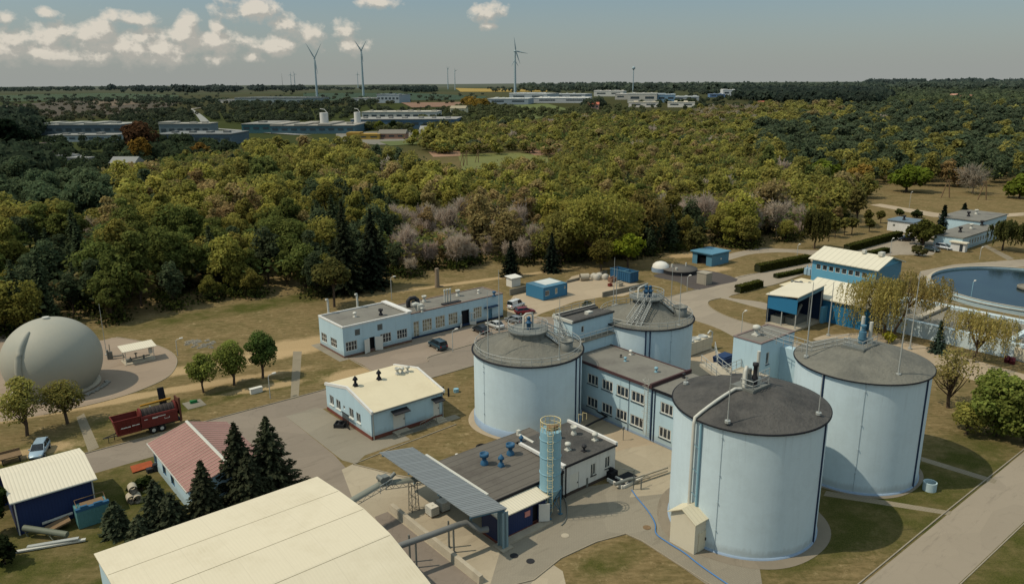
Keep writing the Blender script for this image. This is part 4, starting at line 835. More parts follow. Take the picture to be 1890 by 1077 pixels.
b = MB(); a = facing((c[0], c[1])); dx, dy = cos(a), sin(a); px_, py_ = -dy*.25, dx*.25
L0 = (c[0]+dx*1.28, c[1]+dy*1.28)
for s in (-1, 1): b.tube([(L0[0]+px_*s, L0[1]+py_*s, 1.0), (L0[0]+px_*s, L0[1]+py_*s, 10.9)], .035, 5)
for i in range(32): b.tube([(L0[0]-px_, L0[1]-py_, 1.1+i*.3), (L0[0]+px_, L0[1]+py_, 1.1+i*.3)], .02, 4, caps=False)
for i in range(9):
    z = 3.2+i*.85; b.tube([(L0[0]+px_*1.2, L0[1]+py_*1.2, z), (L0[0]+px_*1.3+dx*.35, L0[1]+py_*1.3+dy*.35, z), (L0[0]+dx*.6, L0[1]+dy*.6, z), (L0[0]-px_*1.3+dx*.35, L0[1]-py_*1.3+dy*.35, z), (L0[0]-px_*1.2, L0[1]-py_*1.2, z)], .022, 4)
b.build('caged_ladder', mat('pale_ladder', (196, 188, 152), .6, .12), si)
# --- big hall, lower left (arched roof)
w8 = thing('sludge_hall', 'very large hall with a cream arched sheet roof filling the bottom left', 'building', 8, 46)
arc = [(66.6, 6.0), (66.3, 6.85), (61.5, 7.35), (56.6, 7.65), (52.1, 7.35), (46.2, 5.9), (38.5, 3.4)]
u0, u1 = 8.6, 29.0
b = MB()
for i in range(1, len(arc)-1):
    (va, za), (vb, zb) = arc[i], arc[i+1]
    b.hexa([(u0, vb, zb-.12), (u1, vb, zb-.12), (u1, va, za-.12), (u0, va, za-.12), (u0, vb, zb), (u1, vb, zb), (u1, va, za), (u0, va, za)])
b.build('roof', CREAMHALL, w8)
ex = mat('roof_joint_dark', (150, 140, 116), .8, .25, .8, 9)
for (va, za) in (arc[3], arc[2], (51.9, 7.30)): b = MB(); b.box(u0+.1, u1-.1, va-.025, va+.03, za-.01, za+.012); b.build('joint_line', ex, w8)
poly = [(v, z-.14) for v, z in arc[1:]]
b = MB()
for u_ in (u0+.25, u1-.3): b.add([(u_, v, z) for v, z in poly]+[(u_, 38.6, 0), (u_, 66.2, 0)], [tuple(range(len(poly)+2))])
b.add([(u0+.25, 66.2, 0), (u1-.3, 66.2, 0), (u1-.3, 66.2, 6.7), (u0+.25, 66.2, 6.7)], [(0, 1, 2, 3)]); b.add([(u0+.25, 38.6, 0), (u1-.3, 38.6, 0), (u1-.3, 38.6, 3.3), (u0+.25, 38.6, 3.3)], [(0, 1, 2, 3)]); b.build('wall', BLUEW, w8)
# --- faded red roofed building
w9 = thing('store_building', 'small light blue store with a faded red ribbed gable roof behind the dark spruces', 'building', 20, 78)
ou = opsU(20, [(284, 290, .8, 2.5), (300, 306.5, .8, 2.5), (315, 322, .8, 2.5)], 1.5)
b = MB(); wallface(b, 'u', 20, 78.6, 92.6, 0, 3.3, ou)
for v_ in (78.6, 92.6): b.add([(20, v_, 0), (28.6, v_, 0), (28.6, v_, 3.3), (24.3, v_, 4.6), (20, v_, 3.3)], [(0, 1, 2, 3, 4)])
b.add([(28.6, 78.6, 0), (28.6, 92.6, 0), (28.6, 92.6, 3.3), (28.6, 78.6, 3.3)], [(0, 1, 2, 3)]); b.build('wall', BLUEW, w9)
b = MB(); b.box(20.5, 28.3, 79, 92.3, .1, 3.1); b.build('interior', BLACK, w9)
for o in ou: window(w9, 'u', 20, o, 1, 1, fr=BLUEP)
b = MB()
for s in (0, 1):
    ua, ub = (19.5, 24.3) if s == 0 else (29.1, 24.3)
    b.hexa([(ua, 78.1, 3.3), (ub, 78.1, 4.75), (ub, 93.1, 4.75), (ua, 93.1, 3.3), (ua, 78.1, 3.38), (ub, 78.1, 4.83), (ub, 93.1, 4.83), (ua, 93.1, 3.38)])
b.build('roof', PINK, w9)
b = MB()
for i in range(22):
    v = 78.2+i*.7
    for ua, ub in ((19.5, 24.25), (29.1, 24.35)): b.hexa([(ua, v, 3.381), (ub, v, 4.831), (ub, v+.09, 4.831), (ua, v+.09, 3.381), (ua, v+.02, 3.43), (ub, v+.02, 4.88), (ub, v+.07, 4.88), (ua, v+.07, 3.43)])
b.build('roof_ribs', mat('pale_rib', (196, 168, 146), .7), w9)
b = MB(); b.hexa([(24.1, 78.05, 4.85), (24.5, 78.05, 4.85), (24.5, 93.15, 4.85), (24.1, 93.15, 4.85), (24.2, 78.05, 4.95), (24.4, 78.05, 4.95), (24.4, 93.15, 4.95), (24.2, 93.15, 4.95)]); b.box(19.42, 19.5, 78.1, 93.1, 3.25, 3.42); b.build('ridge_cap', PIPE, w9)
b = MB(); pipev(b, 'v', 78.6, 20.05, 0, 3.3, .06); b.build('downpipe', BLUEP, w9)
# --- navy shed, left
w10 = thing('navy_shed', 'navy blue metal shed with a cream corrugated roof at the left edge', 'building', 4.9, 86.8)
b = MB()
for v_, zz in ((86.8, 3.9), (94.6, 3.7)): b.add([(-1, v_, 0), (12.3, v_, 0), (12.3, v_, zz), (-1, v_, zz)] if v_ > 90 else [(4.9, v_, 0), (12.3, v_, 0), (12.3, v_, zz), (4.9, v_, zz)], [(0, 1, 2, 3)])
b.add([(12.3, 86.8, 0), (12.3, 94.6, 0), (12.3, 94.6, 3.7), (12.3, 92, 4.5), (12.3, 86.8, 3.9)], [(0, 1, 2, 3, 4)]); b.add([(4.9, 86.8, 0), (4.9, 94.6, 0), (4.9, 94.6, 3.7), (4.9, 92, 4.5), (4.9, 86.8, 3.9)], [(0, 1, 2, 3, 4)]); b.build('wall', NAVY, w10)
b = MB(); b.hexa([(4.6, 86.4, 3.92), (12.7, 86.4, 3.92), (12.7, 92, 4.7), (4.6, 92, 4.7), (4.6, 86.4, 4.0), (12.7, 86.4, 4.0), (12.7, 92, 4.78), (4.6, 92, 4.78)]); b.hexa([(4.6, 92, 4.7), (12.7, 92, 4.7), (12.7, 95, 4.2), (4.6, 95, 4.2), (4.6, 92, 4.78), (12.7, 92, 4.78), (12.7, 95, 4.28), (4.6, 95, 4.28)]); b.build('roof', CREAMC, w10)
b = MB(); pipev(b, 'v', 86.8, 12.2, 0, 3.9, .07); pipev(b, 'v', 86.8, 5.0, 0, 3.9, .07); b.box(4.6, 12.7, 86.3, 86.4, 3.85, 3.98); b.build('gutter', PIPE, w10)
# --- blue shed with open bay
u0, v0 = g(1313, 492); w11 = thing('storage_shed', 'small blue metal shed with an open front bay beyond the storage yard', 'shed', u0, v0)
u1 = u0+7.2; v1 = v0+6.0
b = MB(); b.box(u0, u1, v0, v0+.12, 0, 3.0); b.box(u1-.12, u1, v0+.12, v1, 0, 2.9); b.box(u0, u1-.12, v1-.12, v1, 0, 2.9); b.box(u0, u0+.12, v0+.12, v0+1.7, 0, 3.0); b.box(u0, u0+.12, v1-1.5, v1-.12, 0, 3.0); b.box(u0, u0+.12, v0+1.7, v1-1.5, 2.6, 3.0); b.build('wall', TEAL, w11)
b = MB(); b.box(u0+1.2, u1-1, v0+1.4, v1-1, .05, 1.6); b.build('stored_goods', DARK, w11)
b = MB(); b.hexa([(u0-.5, v0-.4, 3.05), (u1+.3, v0-.4, 2.95), (u1+.3, v1+.4, 2.95), (u0-.5, v1+.4, 3.05), (u0-.5, v0-.4, 3.3), (u1+.3, v0-.4, 3.2), (u1+.3, v1+.4, 3.2), (u0-.5, v1+.4, 3.3)]); b.build('roof', TEAL, w11)
b = MB(); b.box(u0+3.6, u0+4.1, v0-.06, v0, 1.3, 1.7); b.build('notice_plate', WHITE, w11)
# --- site office container
cu0, cv0 = g(1003, 555); w12 = thing('site_office_container', 'blue double container office with a pale patch on its roof, on the concrete yard', 'container office', cu0, cv0)
cu1, cv1 = cu0+7.0, cv0+5.7
opv = [(cu0+.5, cu0+1.7, .9, 2.1), (cu0+3.4, cu0+4.1, .9, 2.2), (cu0+6.1, cu0+6.5, 1.6, 2.2)]
blockwalls(w12, cu0, cu1, cv0, cv1, .1, 2.75, (), opv, mat('container_blue', (58, 116, 148), .55, .12, 1, 5, corr=('x', .4, .85)))
for i, o in enumerate(opv): window(w12, 'v', cv0, o, 2 if i == 0 else 1, 1, CURT if i else None)
b = MB(); b.box(cu0+.02, cu1-.02, cv0+.02, cv1-.02, 2.76, 2.84); b.build('roof', TEALP, w12)
b = MB(); b.box(cu0+2.0, cu1-.3, cv0+1.6, cv1-.2, 2.845, 2.87); b.build('roof_sheet', mat('pale_roof_patch', (190, 194, 188), .8, .2), w12)
b = MB()
for a in (cu0, cu1-.15):
    b.box(a, a+.15, cv0-.03, cv0, .02, 2.85); b.box(a, a+.15, cv1, cv1+.03, .02, 2.85)
b.box(cu0, cu1, cv0-.03, cv0, 2.76, 2.85); b.build('frame', BLUEP, w12)
# --- big blue hall right
w13 = thing('blower_hall', 'teal blue hall with cream pitched roof and a strip of windows left of the basin', 'building', 165, 75)
sv = [(76.6+i*1.55, 77.75+i*1.55, 2.9, 4.1) for i in range(8)]
b = MB(); wallface(b, 'u', 165, 74.6, 89.6, 0, 5.2, sv)
for v_ in (74.6, 89.6): b.add([(165, v_, 0), (177, v_, 0), (177, v_, 5.2), (171, v_, 7.0), (165, v_, 5.2)], [(0, 1, 2, 3, 4)])
b.add([(177, 74.6, 0), (177, 89.6, 0), (177, 89.6, 5.2), (177, 74.6, 5.2)], [(0, 1, 2, 3)]); b.build('wall', mat('light_teal_cladding', (96, 156, 182), .6, .08, .5, 5), w13)
b = MB(); b.box(165.6, 176.6, 75, 89.2, .1, 5); b.build('interior', BLACK, w13)
for o in sv: window(w13, 'u', 165, o, 1, 1)
b = MB()
for ua, ub in ((164.3, 171), (177.7, 171)): b.hexa([(ua, 73.9, 5.05), (ub, 73.9, 7.05), (ub, 90.3, 7.05), (ua, 90.3, 5.05), (ua, 73.9, 5.25), (ub, 73.9, 7.25), (ub, 90.3, 7.25), (ua, 90.3, 5.25)])
b.build('roof', mat('cream_seamed', (203, 196, 174), .6, .05, .4, 3, seam=('y', 1.3, .06, .7)), w13)
b = MB(); b.box(165.02, 177, 74.53, 74.6, 0, 5.2); b.build('side_cladding', TEAL, w13)
b = MB(); b.box(170, 171.5, 76, 77, 7.2, 8.0); b.box(170, 171, 80, 80.7, 7.2, 7.9); b.build('roof_vent', PIPE, w13)
u, v = g(1498, 507); b = MB()
for i in range(3): b.box(u-1, u+.6, v-1+i*.9, v-.3+i*.9, 0, 1.6); b.cyl(u-.2, v-.6+i*.9, .15, 1.6, 2.2, 8)
b.single('transformer', mat('pale_blue_grey', (150, 176, 190), .6, .1), 'pale blue-grey transformer cabinets at the left end of the teal hall', 'transformer')
# --- open blue shed with truck bays
u0, v0, u1, v1 = 127.2, 71.2, 136.4, 77.4
w14 = thing('open_loading_shed', 'open-fronted blue loading shed with a sloping cream roof and machinery inside', 'shed', u0, v0)
b = MB(); b.box(u0, u0+.1, v0, v1, 3.2, 6.0); b.build('front_cladding', mat('deep_teal', (40, 106, 142), .6, .08, .5, 4), w14)
b = MB(); b.box(u1-.1, u1, v0, v1, 0, 7); b.box(u0, u1, v1-.1, v1, 0, 5.6); b.build('wall', mat('deep_navy_inside', (30, 48, 74), .8, .1), w14)
b = MB(); b.hexa([(u0+.12, v0, 5.6), (u1, v0, 6.5), (u1, v0+.1, 6.5), (u0+.12, v0+.1, 5.6), (u0+.12, v0, 6.5), (u1, v0, 7.2), (u1, v0+.1, 7.2), (u0+.12, v0+.1, 6.5)]); b.build('side_cladding', TEAL, w14)
b = MB(); b.hexa([(u0-.3, v0-.3, 6.55), (u1+.2, v0-.3, 7.35), (u1+.2, v1+.3, 6.6), (u0-.3, v1+.3, 5.8), (u0-.3, v0-.3, 6.7), (u1+.2, v0-.3, 7.5), (u1+.2, v1+.3, 6.75), (u0-.3, v1+.3, 5.95)]); b.build('roof', CREAM, w14)
for (a, c_) in ((u0+.1, v0+.1), (u0+.1, v1-.2), (u0+4.5, v0+.1), (u1-.3, v0+.1), (u0+.1, v0+3)):
    b = MB(); b.box(a, a+.16, c_, c_+.16, 0, 6.2); b.build('post', GREY, w14)
b = MB(); b.box(u0-.3, u1, v0-.3, v1, .02, .35); b.build('floor_slab', CONC, w14)
b = MB(); b.box(u0+2.0, u0+6.5, v0+1.4, v0+3.4, .36, 1.6); b.box(u0+.8, u0+2.6, v0+3.6, v0+5.8, .36, 1.7); b.tube([(u0+2, v0+1.5, 1.6), (u0+5, v0+2, 3.8)], .3, 8); b.build('machinery', GREYD, w14)
b = MB(); b.box(135.5, 143, 70.4, 71.0, 0, 3.2); b.box(143, 150, 69.8, 70.4, 0, 3.0); b.single('blue_yard_wall', mat('light_teal_cladding', (96, 156, 182)), 'blue wall panels running right from the open loading shed to the willows', 'wall')
# --- pitched screen house right of the shed
w15 = thing('screen_house', 'low hall with a large cream pitched roof half hidden by the willow', 'building', 140, 66)
P = [g(1512, 548, 5), g(1592, 604, 5), g(1650, 560, 5)]
a_u0, a_v0 = 136.8, 62.5; a_u1, a_v1 = 150, 76.5
b = MB(); b.box(a_u0+.3, a_u1-.3, a_v0+.3, a_v1-.3, 0, 4.4); b.build('wall', mat('deep_teal', (40, 106, 142)), w15)
b = MB()
for ua, ub in ((a_u0-.2, 143.4), (a_u1+.2, 143.4)): b.hexa([(ua, a_v0, 4.4), (ub, a_v0, 6.6), (ub, a_v1, 6.6), (ua, a_v1, 4.4), (ua, a_v0, 4.6), (ub, a_v0, 6.8), (ub, a_v1, 6.8), (ua, a_v1, 4.6)])
b.build('roof', mat('cream_seamed', (220, 212, 188)), w15)
b = MB(); b.box(142, 150, 77.2, 83.5, 0, 3.9); b.build('wall', BLUEW, w15)
b = MB(); b.box(141.7, 150.3, 77, 83.8, 3.91, 4.05); b.build('roof', CREAMY, w15)
for i in range(3): mushroom(w15, 143.6+i*.6, 82-i*1.6, 4.05, 1.1, GREYD)
# --- far right white buildings
def simple_block(name, label, u0, u1, v0, v1, h, wm, rm, opu=(), opv=(), vents=0, ov_=.3):
    r = thing(name, label, 'building', u0, v0); blockwalls(r, u0, u1, v0, v1, 0, h, opu, opv, wm)
    for o in opu: window(r, 'u', u0, o, 2, 1)
    for o in opv: window(r, 'v', v0, o, 2, 1)
    b = MB(); b.box(u0-ov_, u1+ov_, v0-ov_, v1+ov_, h+.002, h+.25); b.build('roof', rm, r)
    for i in range(vents): mushroom(r, u0+(u1-u0)*(.3+.3*i), (v0+v1)/2, h+.25, 1.3, PIPE if i % 2 else DARK, style=1)
    return r
u0, v0 = g(1775, 462); u0 -= .5
_, vb = g(1727, 453)
so = simple_block('reception_building', 'long low white-blue office with flat grey roof beyond the parked cars', u0, u0+26, v0, vb, 3.4, BLUEW, FELT, (), [(u0+5+i*1.9, u0+6.1+i*1.9, 1.0, 2.4) for i in range(9)], 3)
b = MB(); b.box(u0-1.6, u0-.02, v0-1.5, v0+2.2, 0, 2.3); b.build('porch', WHITEW, so); b = MB(); b.box(u0-2.0, u0, v0-1.9, v0+2.6, 2.31, 2.6); b.build('porch_roof', CREAM, so); b = MB(); b.box(u0-1.63, u0-1.6, v0-.9, v0-.1, .1, 2.0); b.build('door', GLASS, so)
simple_block('rear_building', 'grey-roofed low block at the far end behind the reception building', u0+24, u0+44, v0+4, v0+16, 4.6, BLUEW, FELT, vents=2)
u0, v0 = g(1683, 431); _, vb = g(1639, 424)
simple_block('substation', 'small white hut with a flat blue-grey roof behind the parking hedge', u0, u0+7.5, v0, vb, 3.2, WHITEW, mat('blue_grey_roof', (96, 112, 122), .8, .1), [(vb-2.4, vb-1.6, 1.4, 2.2)], (), 1)
x, y = G(1497, 347); b_ = thingw('blue_hut', 'tiny dark blue hut beside the far basin at the wood edge', 'hut', x, y, 0, .3)
b = MB(); b.box(-4, 4, -2.5, 2.5, 0, 3); b.build('wall', BLUEP, b_); b = MB(); b.box(-4.3, 4.3, -2.8, 2.8, 3.01, 3.3); b.build('roof', TEALP, b_)
b = MB(); p = pp((1505, 352), (1545, 352), (1560, 358), (1510, 362)); b.prism(p[::-1], 0, .8); b.single('far_basin', CONC, 'low concrete basin edge beside the tiny dark blue hut', 'basin')
# ================================================================== GAS HOLDER, CLARIFIER, BASINS
dx_, dy_ = -70.6, 110.6
gd = thingw('gas_holder', 'huge grey-beige membrane gas dome standing on the gravel pad', 'gas holder', dx_, dy_)
R_, ZC = 6.85, 4.75
b = MB(); prof = []
for i in range(33):
    a = -radians(42)+radians(132)*i/32; prof.append((R_*cos(a)+.0001, ZC+(R_*(.93 if a > 0 else 1))*sin(a)))
b.lathe(0, 0, prof, 64)
b.build('membrane', DOMEM, gd)
b = MB(); az = atan2(-dy_, -dx_)-radians(40); pts = []
for i in range(22):
    a = -radians(36)+radians(94)*i/21; pts.append(((R_+.05)*cos(a)*cos(az), (R_+.05)*cos(a)*sin(az), ZC+R_*(.93 if a > 0 else 1)*sin(a)))
b.tube(pts, [.3]+[.5]*17+[.48, .42, .34, .2], 14); b.build('air_duct', DOMEM, gd)
b = MB(); b.cyl(0, 0, .5, ZC+R_*.92, ZC+R_*.93+.25, 16); b.build('top_cap', PIPE, gd)
b = MB(); b.lathe(0, 0, [(5.0, 0), (6.0, .02), (6.1, .35), (5.1, .4)], 48); b.build('base_ring', CONC, gd)
b = MB(); rs = np.random.RandomState(3); n = 14
for j in range(40):
    a = az+radians(52)+radians(62)*j/39; r_ = 6.6+.5*rs.rand(); b.tube([(r_*cos(a), r_*sin(a), .12+.1*rs.rand()), ((r_+.4)*cos(a+.05), (r_+.4)*sin(a+.05), .1)], .14+.08*rs.rand(), 6)
b.build('crumpled_skirt', mat('grey_sheeting', (128, 124, 114), .8, .25, 2, 7), gd)
b = MB(); u, v = g(197, 655); zz = HT(197, 655, 186, 560); b.tube([(u, v, 0), (u, v, zz)], .06, 6, r1=.03); b.cyl(u, v, .25, 0, .2, 8, False); b.single('lightning_mast', GREY, 'thin leaning-looking mast on the gravel pad right of the gas dome', 'mast')
b = MB(); u, v = g(205, 662); b.tube([(u, v, 0), (u, v, 2.6)], .07, 6); b.box(u-.3, u+.3, v-.2, v+.2, .1, 1.3); b.tube([(u-.1, v, .4), (u+1.9, v-.6, .4), (u+1.9, v-.6, 0)], .12, 6); b.cyl(u-.4, v, .18, .1, 1.7, 8); b.single('blower_unit', GREYD, 'grey blower with pipework between the gas dome and the little roofed shelter', 'blower')
# roofed shelter
u, v = g(234, 673); sh = thing('valve_shelter', 'little open shelter with a cream sheet roof over pipe valves on the gravel pad', 'shelter', u, v)
L, Wd = 4.4, 2.6
b = MB(); b.box(u-.3, u+L+.2, v-.4, v+Wd, .01, .12); b.build('slab', CONC, sh)
for a in (0, L):
    for c_ in (0, Wd-.5): b = MB(); b.tube([(u+a, v+c_, .1), (u+a, v+c_, 2.35)], .06, 6); b.build('post', PIPE, sh)
b = MB(); b.hexa([(u-.5, v-.5, 2.35), (u+L+.5, v-.5, 2.35), (u+L+.5, v+Wd, 2.65), (u-.5, v+Wd, 2.65), (u-.5, v-.5, 2.43), (u+L+.5, v-.5, 2.43), (u+L+.5, v+Wd, 2.73), (u-.5, v+Wd, 2.73)]); b.build('roof', CREAMC, sh)
b = MB(); b.tube([(u+.3, v+1, .5), (u+L-.4, v+1, .6)], .13, 8); b.tube([(u+1.8, v+1, .6), (u+1.8, v+1, 1.4)], .1, 8); b.lathe(u+1.8, v+1, [(.28, 1.3), (.28, 1.4)], 10); b.tube([(u+.9, v+1, .1), (u+.9, v+1, .9)], .1, 8); b.tube([(u+3, v+1, .1), (u+3, v+1, .8)], .16, 8); b.box(u+.2, u+1.1, v+.7, v+1.4, .12, .6); b.build('pipework', GREYD, sh)
b = MB(); b.box(u+L-.7, u+L-.1, v+.2, v+.5, 1.1, 2.0); b.build('control_box', PIPE, sh)
b = MB(); rs = np.random.RandomState(5)
for i in range(26):
    u, v = g(345+rs.rand()*48, 628+rs.rand()*14); s_ = .25+.35*rs.rand(); b.hexa([(u-s_, v-s_, 0), (u+s_, v-s_, 0), (u+s_, v+s_, 0), (u-s_, v+s_, 0), (u-s_*.6, v-s_*.5, .12+s_*.3), (u+s_*.5, v-s_*.6, .15), (u+s_*.7, v+s_*.5, .1+s_*.3), (u-s_*.4, v+s_*.6, .14)])
b.single('rubble_patch', CONCD, 'round patch of old rubble in the dry grass right of the gravel pad', 'rubble', kind='stuff')
# clarifier
c = (190, 52); R1 = 19.6
cl = thing('round_basin', 'large round settling basin of dark blue-green water with a pale rim at the right edge', 'settling basin', *c)
b = MB(); b.lathe(*c, [(R1+.7, 0), (R1+.7, .9), (R1+.35, .95), (R1+.35, 1.5), (R1-.05, 1.5), (R1-.05, .2)], 120, False); b.build('rim_wall', BLUEW, cl)
b = MB(); b.lathe(*c, [(R1+.45, 1.52), (R1-.1, 1.52), (R1-.1, 1.44)], 120, False); b.lathe(*c, [(R1+.9, 1.0), (R1+.4, 1.0)], 120, False); b.build('rim_coping', CONC, cl)
m, nt, bs = nodes_of('basin_water'); bs.inputs['Base Color'].default_value = s2l((24, 40, 46)); bs.inputs['Roughness'].default_value = .12; bs.inputs['Specular IOR Level'].default_value = .3
tc = nt.nodes.new('ShaderNodeTexCoord'); nt.links.new(bump(nt, noise(nt, tc.outputs['Object'], 1.6, 4), .15, .05), bs.inputs['Normal'])
nt.links.new(mixc(nt, ramp(nt, noise(nt, tc.outputs['Object'], .12, 4), .35, .65), s2l((20, 38, 44)), s2l((32, 52, 54))), bs.inputs['Base Color'])
b = MB(); b.lathe(*c, [(R1-.05, 1.02), (0.01, 1.02)], 120, False); o = b.build('water', m, cl)
b = MB(); b.cyl(*c, 2.6, .2, 1.5, 36, False); b.lathe(*c, [(2.8, 1.2), (2.8, 1.55), (2.4, 1.55)], 36, False); b.cyl(*c, 1.0, 1.4, 1.9, 20, False); b.build('centre_island', CONCD, cl)
b = MB(); b.box(c[0]-1, c[0]+R1+.6, c[1]-2.0, c[1]-.8, 2.0, 2.2); rails(b, [(c[0]-1, c[1]-2.0, 2.2), (c[0]+R1, c[1]-2.0, 2.2)], 1.0, .04, 2); rails(b, [(c[0]-1, c[1]-.8, 2.2), (c[0]+R1, c[1]-.8, 2.2)], 1.0, .04, 2)
b.build('bridge', GREY, cl)
# rectangular basins with the long white wall
bw = thing('basin_block', 'long white basin wall with channels and grey walkways on top, behind the willows', 'basin', 141, 20)
b = MB(); b.box(141, 142, 2, 64.5, 0, 2.8); b.box(142, 156, 63.5, 64.5, 0, 2.8); b.box(156, 157, 2, 64.5, 0, 2.8); b.box(142, 156, 40.5, 41.3, 0, 2.8); b.build('wall', mat('bright_white_blue', (190, 204, 206), .9, .08, .4, 5, streak=.15), bw)
b = MB(); b.box(142, 156, 2, 63.4, 0, 2.2); b.build('basin_cover', CONCD, bw)
for v in (22, 31, 49, 56):
    b = MB(); b.box(142, 156, v, v+1.2, 2.4, 2.85); b.build('walkway', CONC, bw)
b = MB(); rails(b, [(142.2, 3, 2.8), (142.2, 64, 2.8)], 1, .035, 2.5); rails(b, [(155.5, 3, 2.8), (155.5, 64, 2.8)], 1, .035, 2.5); b.build('railing', GREY, bw)
rs = np.random.RandomState(8)
for i in range(16):
    b = MB(); u = 143.5+rs.rand()*11; v = 5+rs.rand()*56; b.box(u, u+.8+rs.rand(), v, v+.7, 2.2, 2.9+rs.rand()*.8); b.tube([(u, v, 2.8), (u+1.5, v+.5, 3.6)], .1, 6); b.build('gate', GREYD, bw)
a = aU(1883, 140.97, 1.2); b = MB(); b.box(140.9, 141, a-.9, a+.9, .2, 2.3); b.build('door', CREAM, bw)
b = MB(); b.box(159, 163, 10, 62, 0, .3); b.box(157.1, 158.5, 20, 60, 0, 1.2); b.single('channel_slab', CONCD, 'low concrete channel slab between the white basin wall and the round basin', 'channel')
for i, (px, py) in enumerate([(1858, 668), (1868, 671)]):
    u, v = g(px, py); b = MB(); b.lathe(u, v, [(.42, 0), (.42, .5), (.45, .52), (.42, .54), (.42, 1.05), (.38, 1.1), (0, 1.08)], 16); b.single('barrel', MAROON, ('left' if i == 0 else 'right')+' one of two dark red barrels by the white basin wall', 'barrel', 'dark red barrels')
# concrete ring on lawn, cooling unit, ring tank, cabinet
u, v = g(1715, 903); b = MB(); b.lathe(u, v, [(.72, 0), (.72, 1.0), (.6, 1.0), (.6, .2), (0, .2)], 28, False); b.single('concrete_ring', mat('pale_blue_conc', (170, 188, 190), .9, .1), 'pale concrete well ring standing on the lawn beside the far right tank', 'well ring')
u0, v0 = g(1292, 652); ch = thing('cooling_unit', 'beige dry cooler box with fans and a bent pipe behind the low back tank', 'cooling unit', u0, v0)
b = MB(); b.box(u0-3, u0+3.2, v0, v0+1.9, .2, 2.4); b.box(u0-3.05, u0+3.25, v0-.05, v0, 1.2, 1.3); b.build('housing', mat('beige_unit', (196, 186, 162), .7, .12, 1, 5, streak=.3), ch)
for i in range(3): b = MB(); b.lathe(u0-2+i*1.9, v0+.95, [(.75, 2.4), (.8, 2.65), (.7, 2.65), (.65, 2.5), (0, 2.5)], 18); b.build('fan', GREY, ch)
b = MB(); b.tube([(u0+3.3, v0+.4, 1.0), (u0+3.7, v0+.4, 1.1), (u0+3.7, v0+.4, 3.0), (u0+3.2, v0+.5, 3.3), (u0+2.6, v0+.5, 2.9)], .16, 8); b.build('pipe', PIPE, ch)
u, v = g(1336, 672); b = MB(); b.hexa([(u-1.4, v-1, 0), (u+1.4, v-1, 0), (u+1.4, v+1, 0), (u-1.4, v+1, 0), (u-1.7, v-1.1, 1.5), (u+1.7, v-1.1, 1.5), (u+1.7, v+1.1, 1.5), (u-1.7, v+1.1, 1.5)]); b.box(u-1.3, u+1.3, v-.9, v+.9, 1.5, 1.7); b.single('waste_skip', mat('skip_blue', (36, 58, 92), .7, .2), 'dark blue skip full of scrap beside the square tower', 'skip')
u, v = g(1249, 503); rt = thing('covered_round_tank', 'low round tank with flat dark cover and a white dome lid on its left side', 'tank', u, v)
b = MB(); b.cyl(u+1, v, 4.2, 0, .9, 40); b.build('wall', DARK, rt); b = MB(); b.lathe(u+1, v, [(4.35, .9), (4.35, 1.05), (0, 1.3)], 40); b.build('cover', mat('dark_cover', (96, 92, 86), .9, .2), rt)
du, dv_ = g(1219, 500); b = MB(); b.lathe(du, dv_, [(2.2, 0), (2.2, 1.0)], 28); b.build('side_chamber', BLUEPL, rt); b = MB(); b.lathe(du, dv_, [(2.1, 1.0), (1.9, 1.7), (1.3, 2.2), (.5, 2.45), (0, 2.5)], 28); b.build('dome_lid', WHITE, rt)
b = MB(); b.cyl(u, v+1.5, .25, 1.2, 1.9, 10); b.cyl(u+3.5, v, .2, 1.2, 2.0, 10); b.cyl(u-1.5, v-1, .3, 1.1, 1.7, 10); b.build('vent', PIPE, rt)
u, v = g(1308, 525); b = MB(); b.box(u-1.1, u+1.2, v, v+2.6, 0, 2.6); b.box(u-1.2, u+1.3, v-.1, v+2.7, 2.6, 2.72); b.box(u-1.14, u-1.1, v+.3, v+1.3, .1, 2.2); b.single('control_hut', mat('grey_beige_hut', (150, 142, 126), .9, .12), 'grey-beige control hut with a flat top beside the dark asphalt', 'hut')
u, v = g(1170, 521); sk = thing('skip_container', 'blue ribbed open-top skip container at the end of the concrete yard', 'skip', u, v)
b = MB(); U0, U1, V0, V1 = u-1.5, u+1.2, v-.2, v+6.2
for q in ((U0, U0+.1, V0, V1), (U1-.1, U1, V0, V1), (U0+.1, U1-.1, V0, V0+.1), (U0+.1, U1-.1, V1-.1, V1)): b.box(*q, .2, 2.6)
b.box(U0+.1, U1-.1, V0+.1, V1-.1, .2, .5)
for i in range(10): b.box(U0-.08, U0, V0+.15+i*.66, V0+.3+i*.66, .2, 2.5)
for i in range(5): b.box(U0+.15+i*.6, U0+.3+i*.6, V0-.08, V0, .2, 2.5)
b.build('body', BLUEP, sk); b = MB(); b.box(U0-.12, U1+.1, V0-.12, V0, 2.5, 2.7); b.box(U0-.12, U0, V0, V1, 2.5, 2.7); b.box(U0+.1, U1-.1, V0+2.5, V0+2.8, 2.3, 2.5); b.build('rim', TEALP, sk)
u, v = g(947, 527); b = MB(); b.box(u-1.2, u+1.4, v-1, v+1, 0, 2.0); b.hexa([(u-1.5, v-1.3, 2.0), (u+1.7, v-1.3, 2.0), (u+1.7, v+1.3, 2.2), (u-1.5, v+1.3, 2.2), (u-1.5, v-1.3, 2.15), (u+1.7, v-1.3, 2.15), (u+1.7, v+1.3, 2.35), (u-1.5, v+1.3, 2.35)]); b.single('white_booth', WHITE, 'small white booth with an overhanging lid on the grass left of the container office', 'booth')
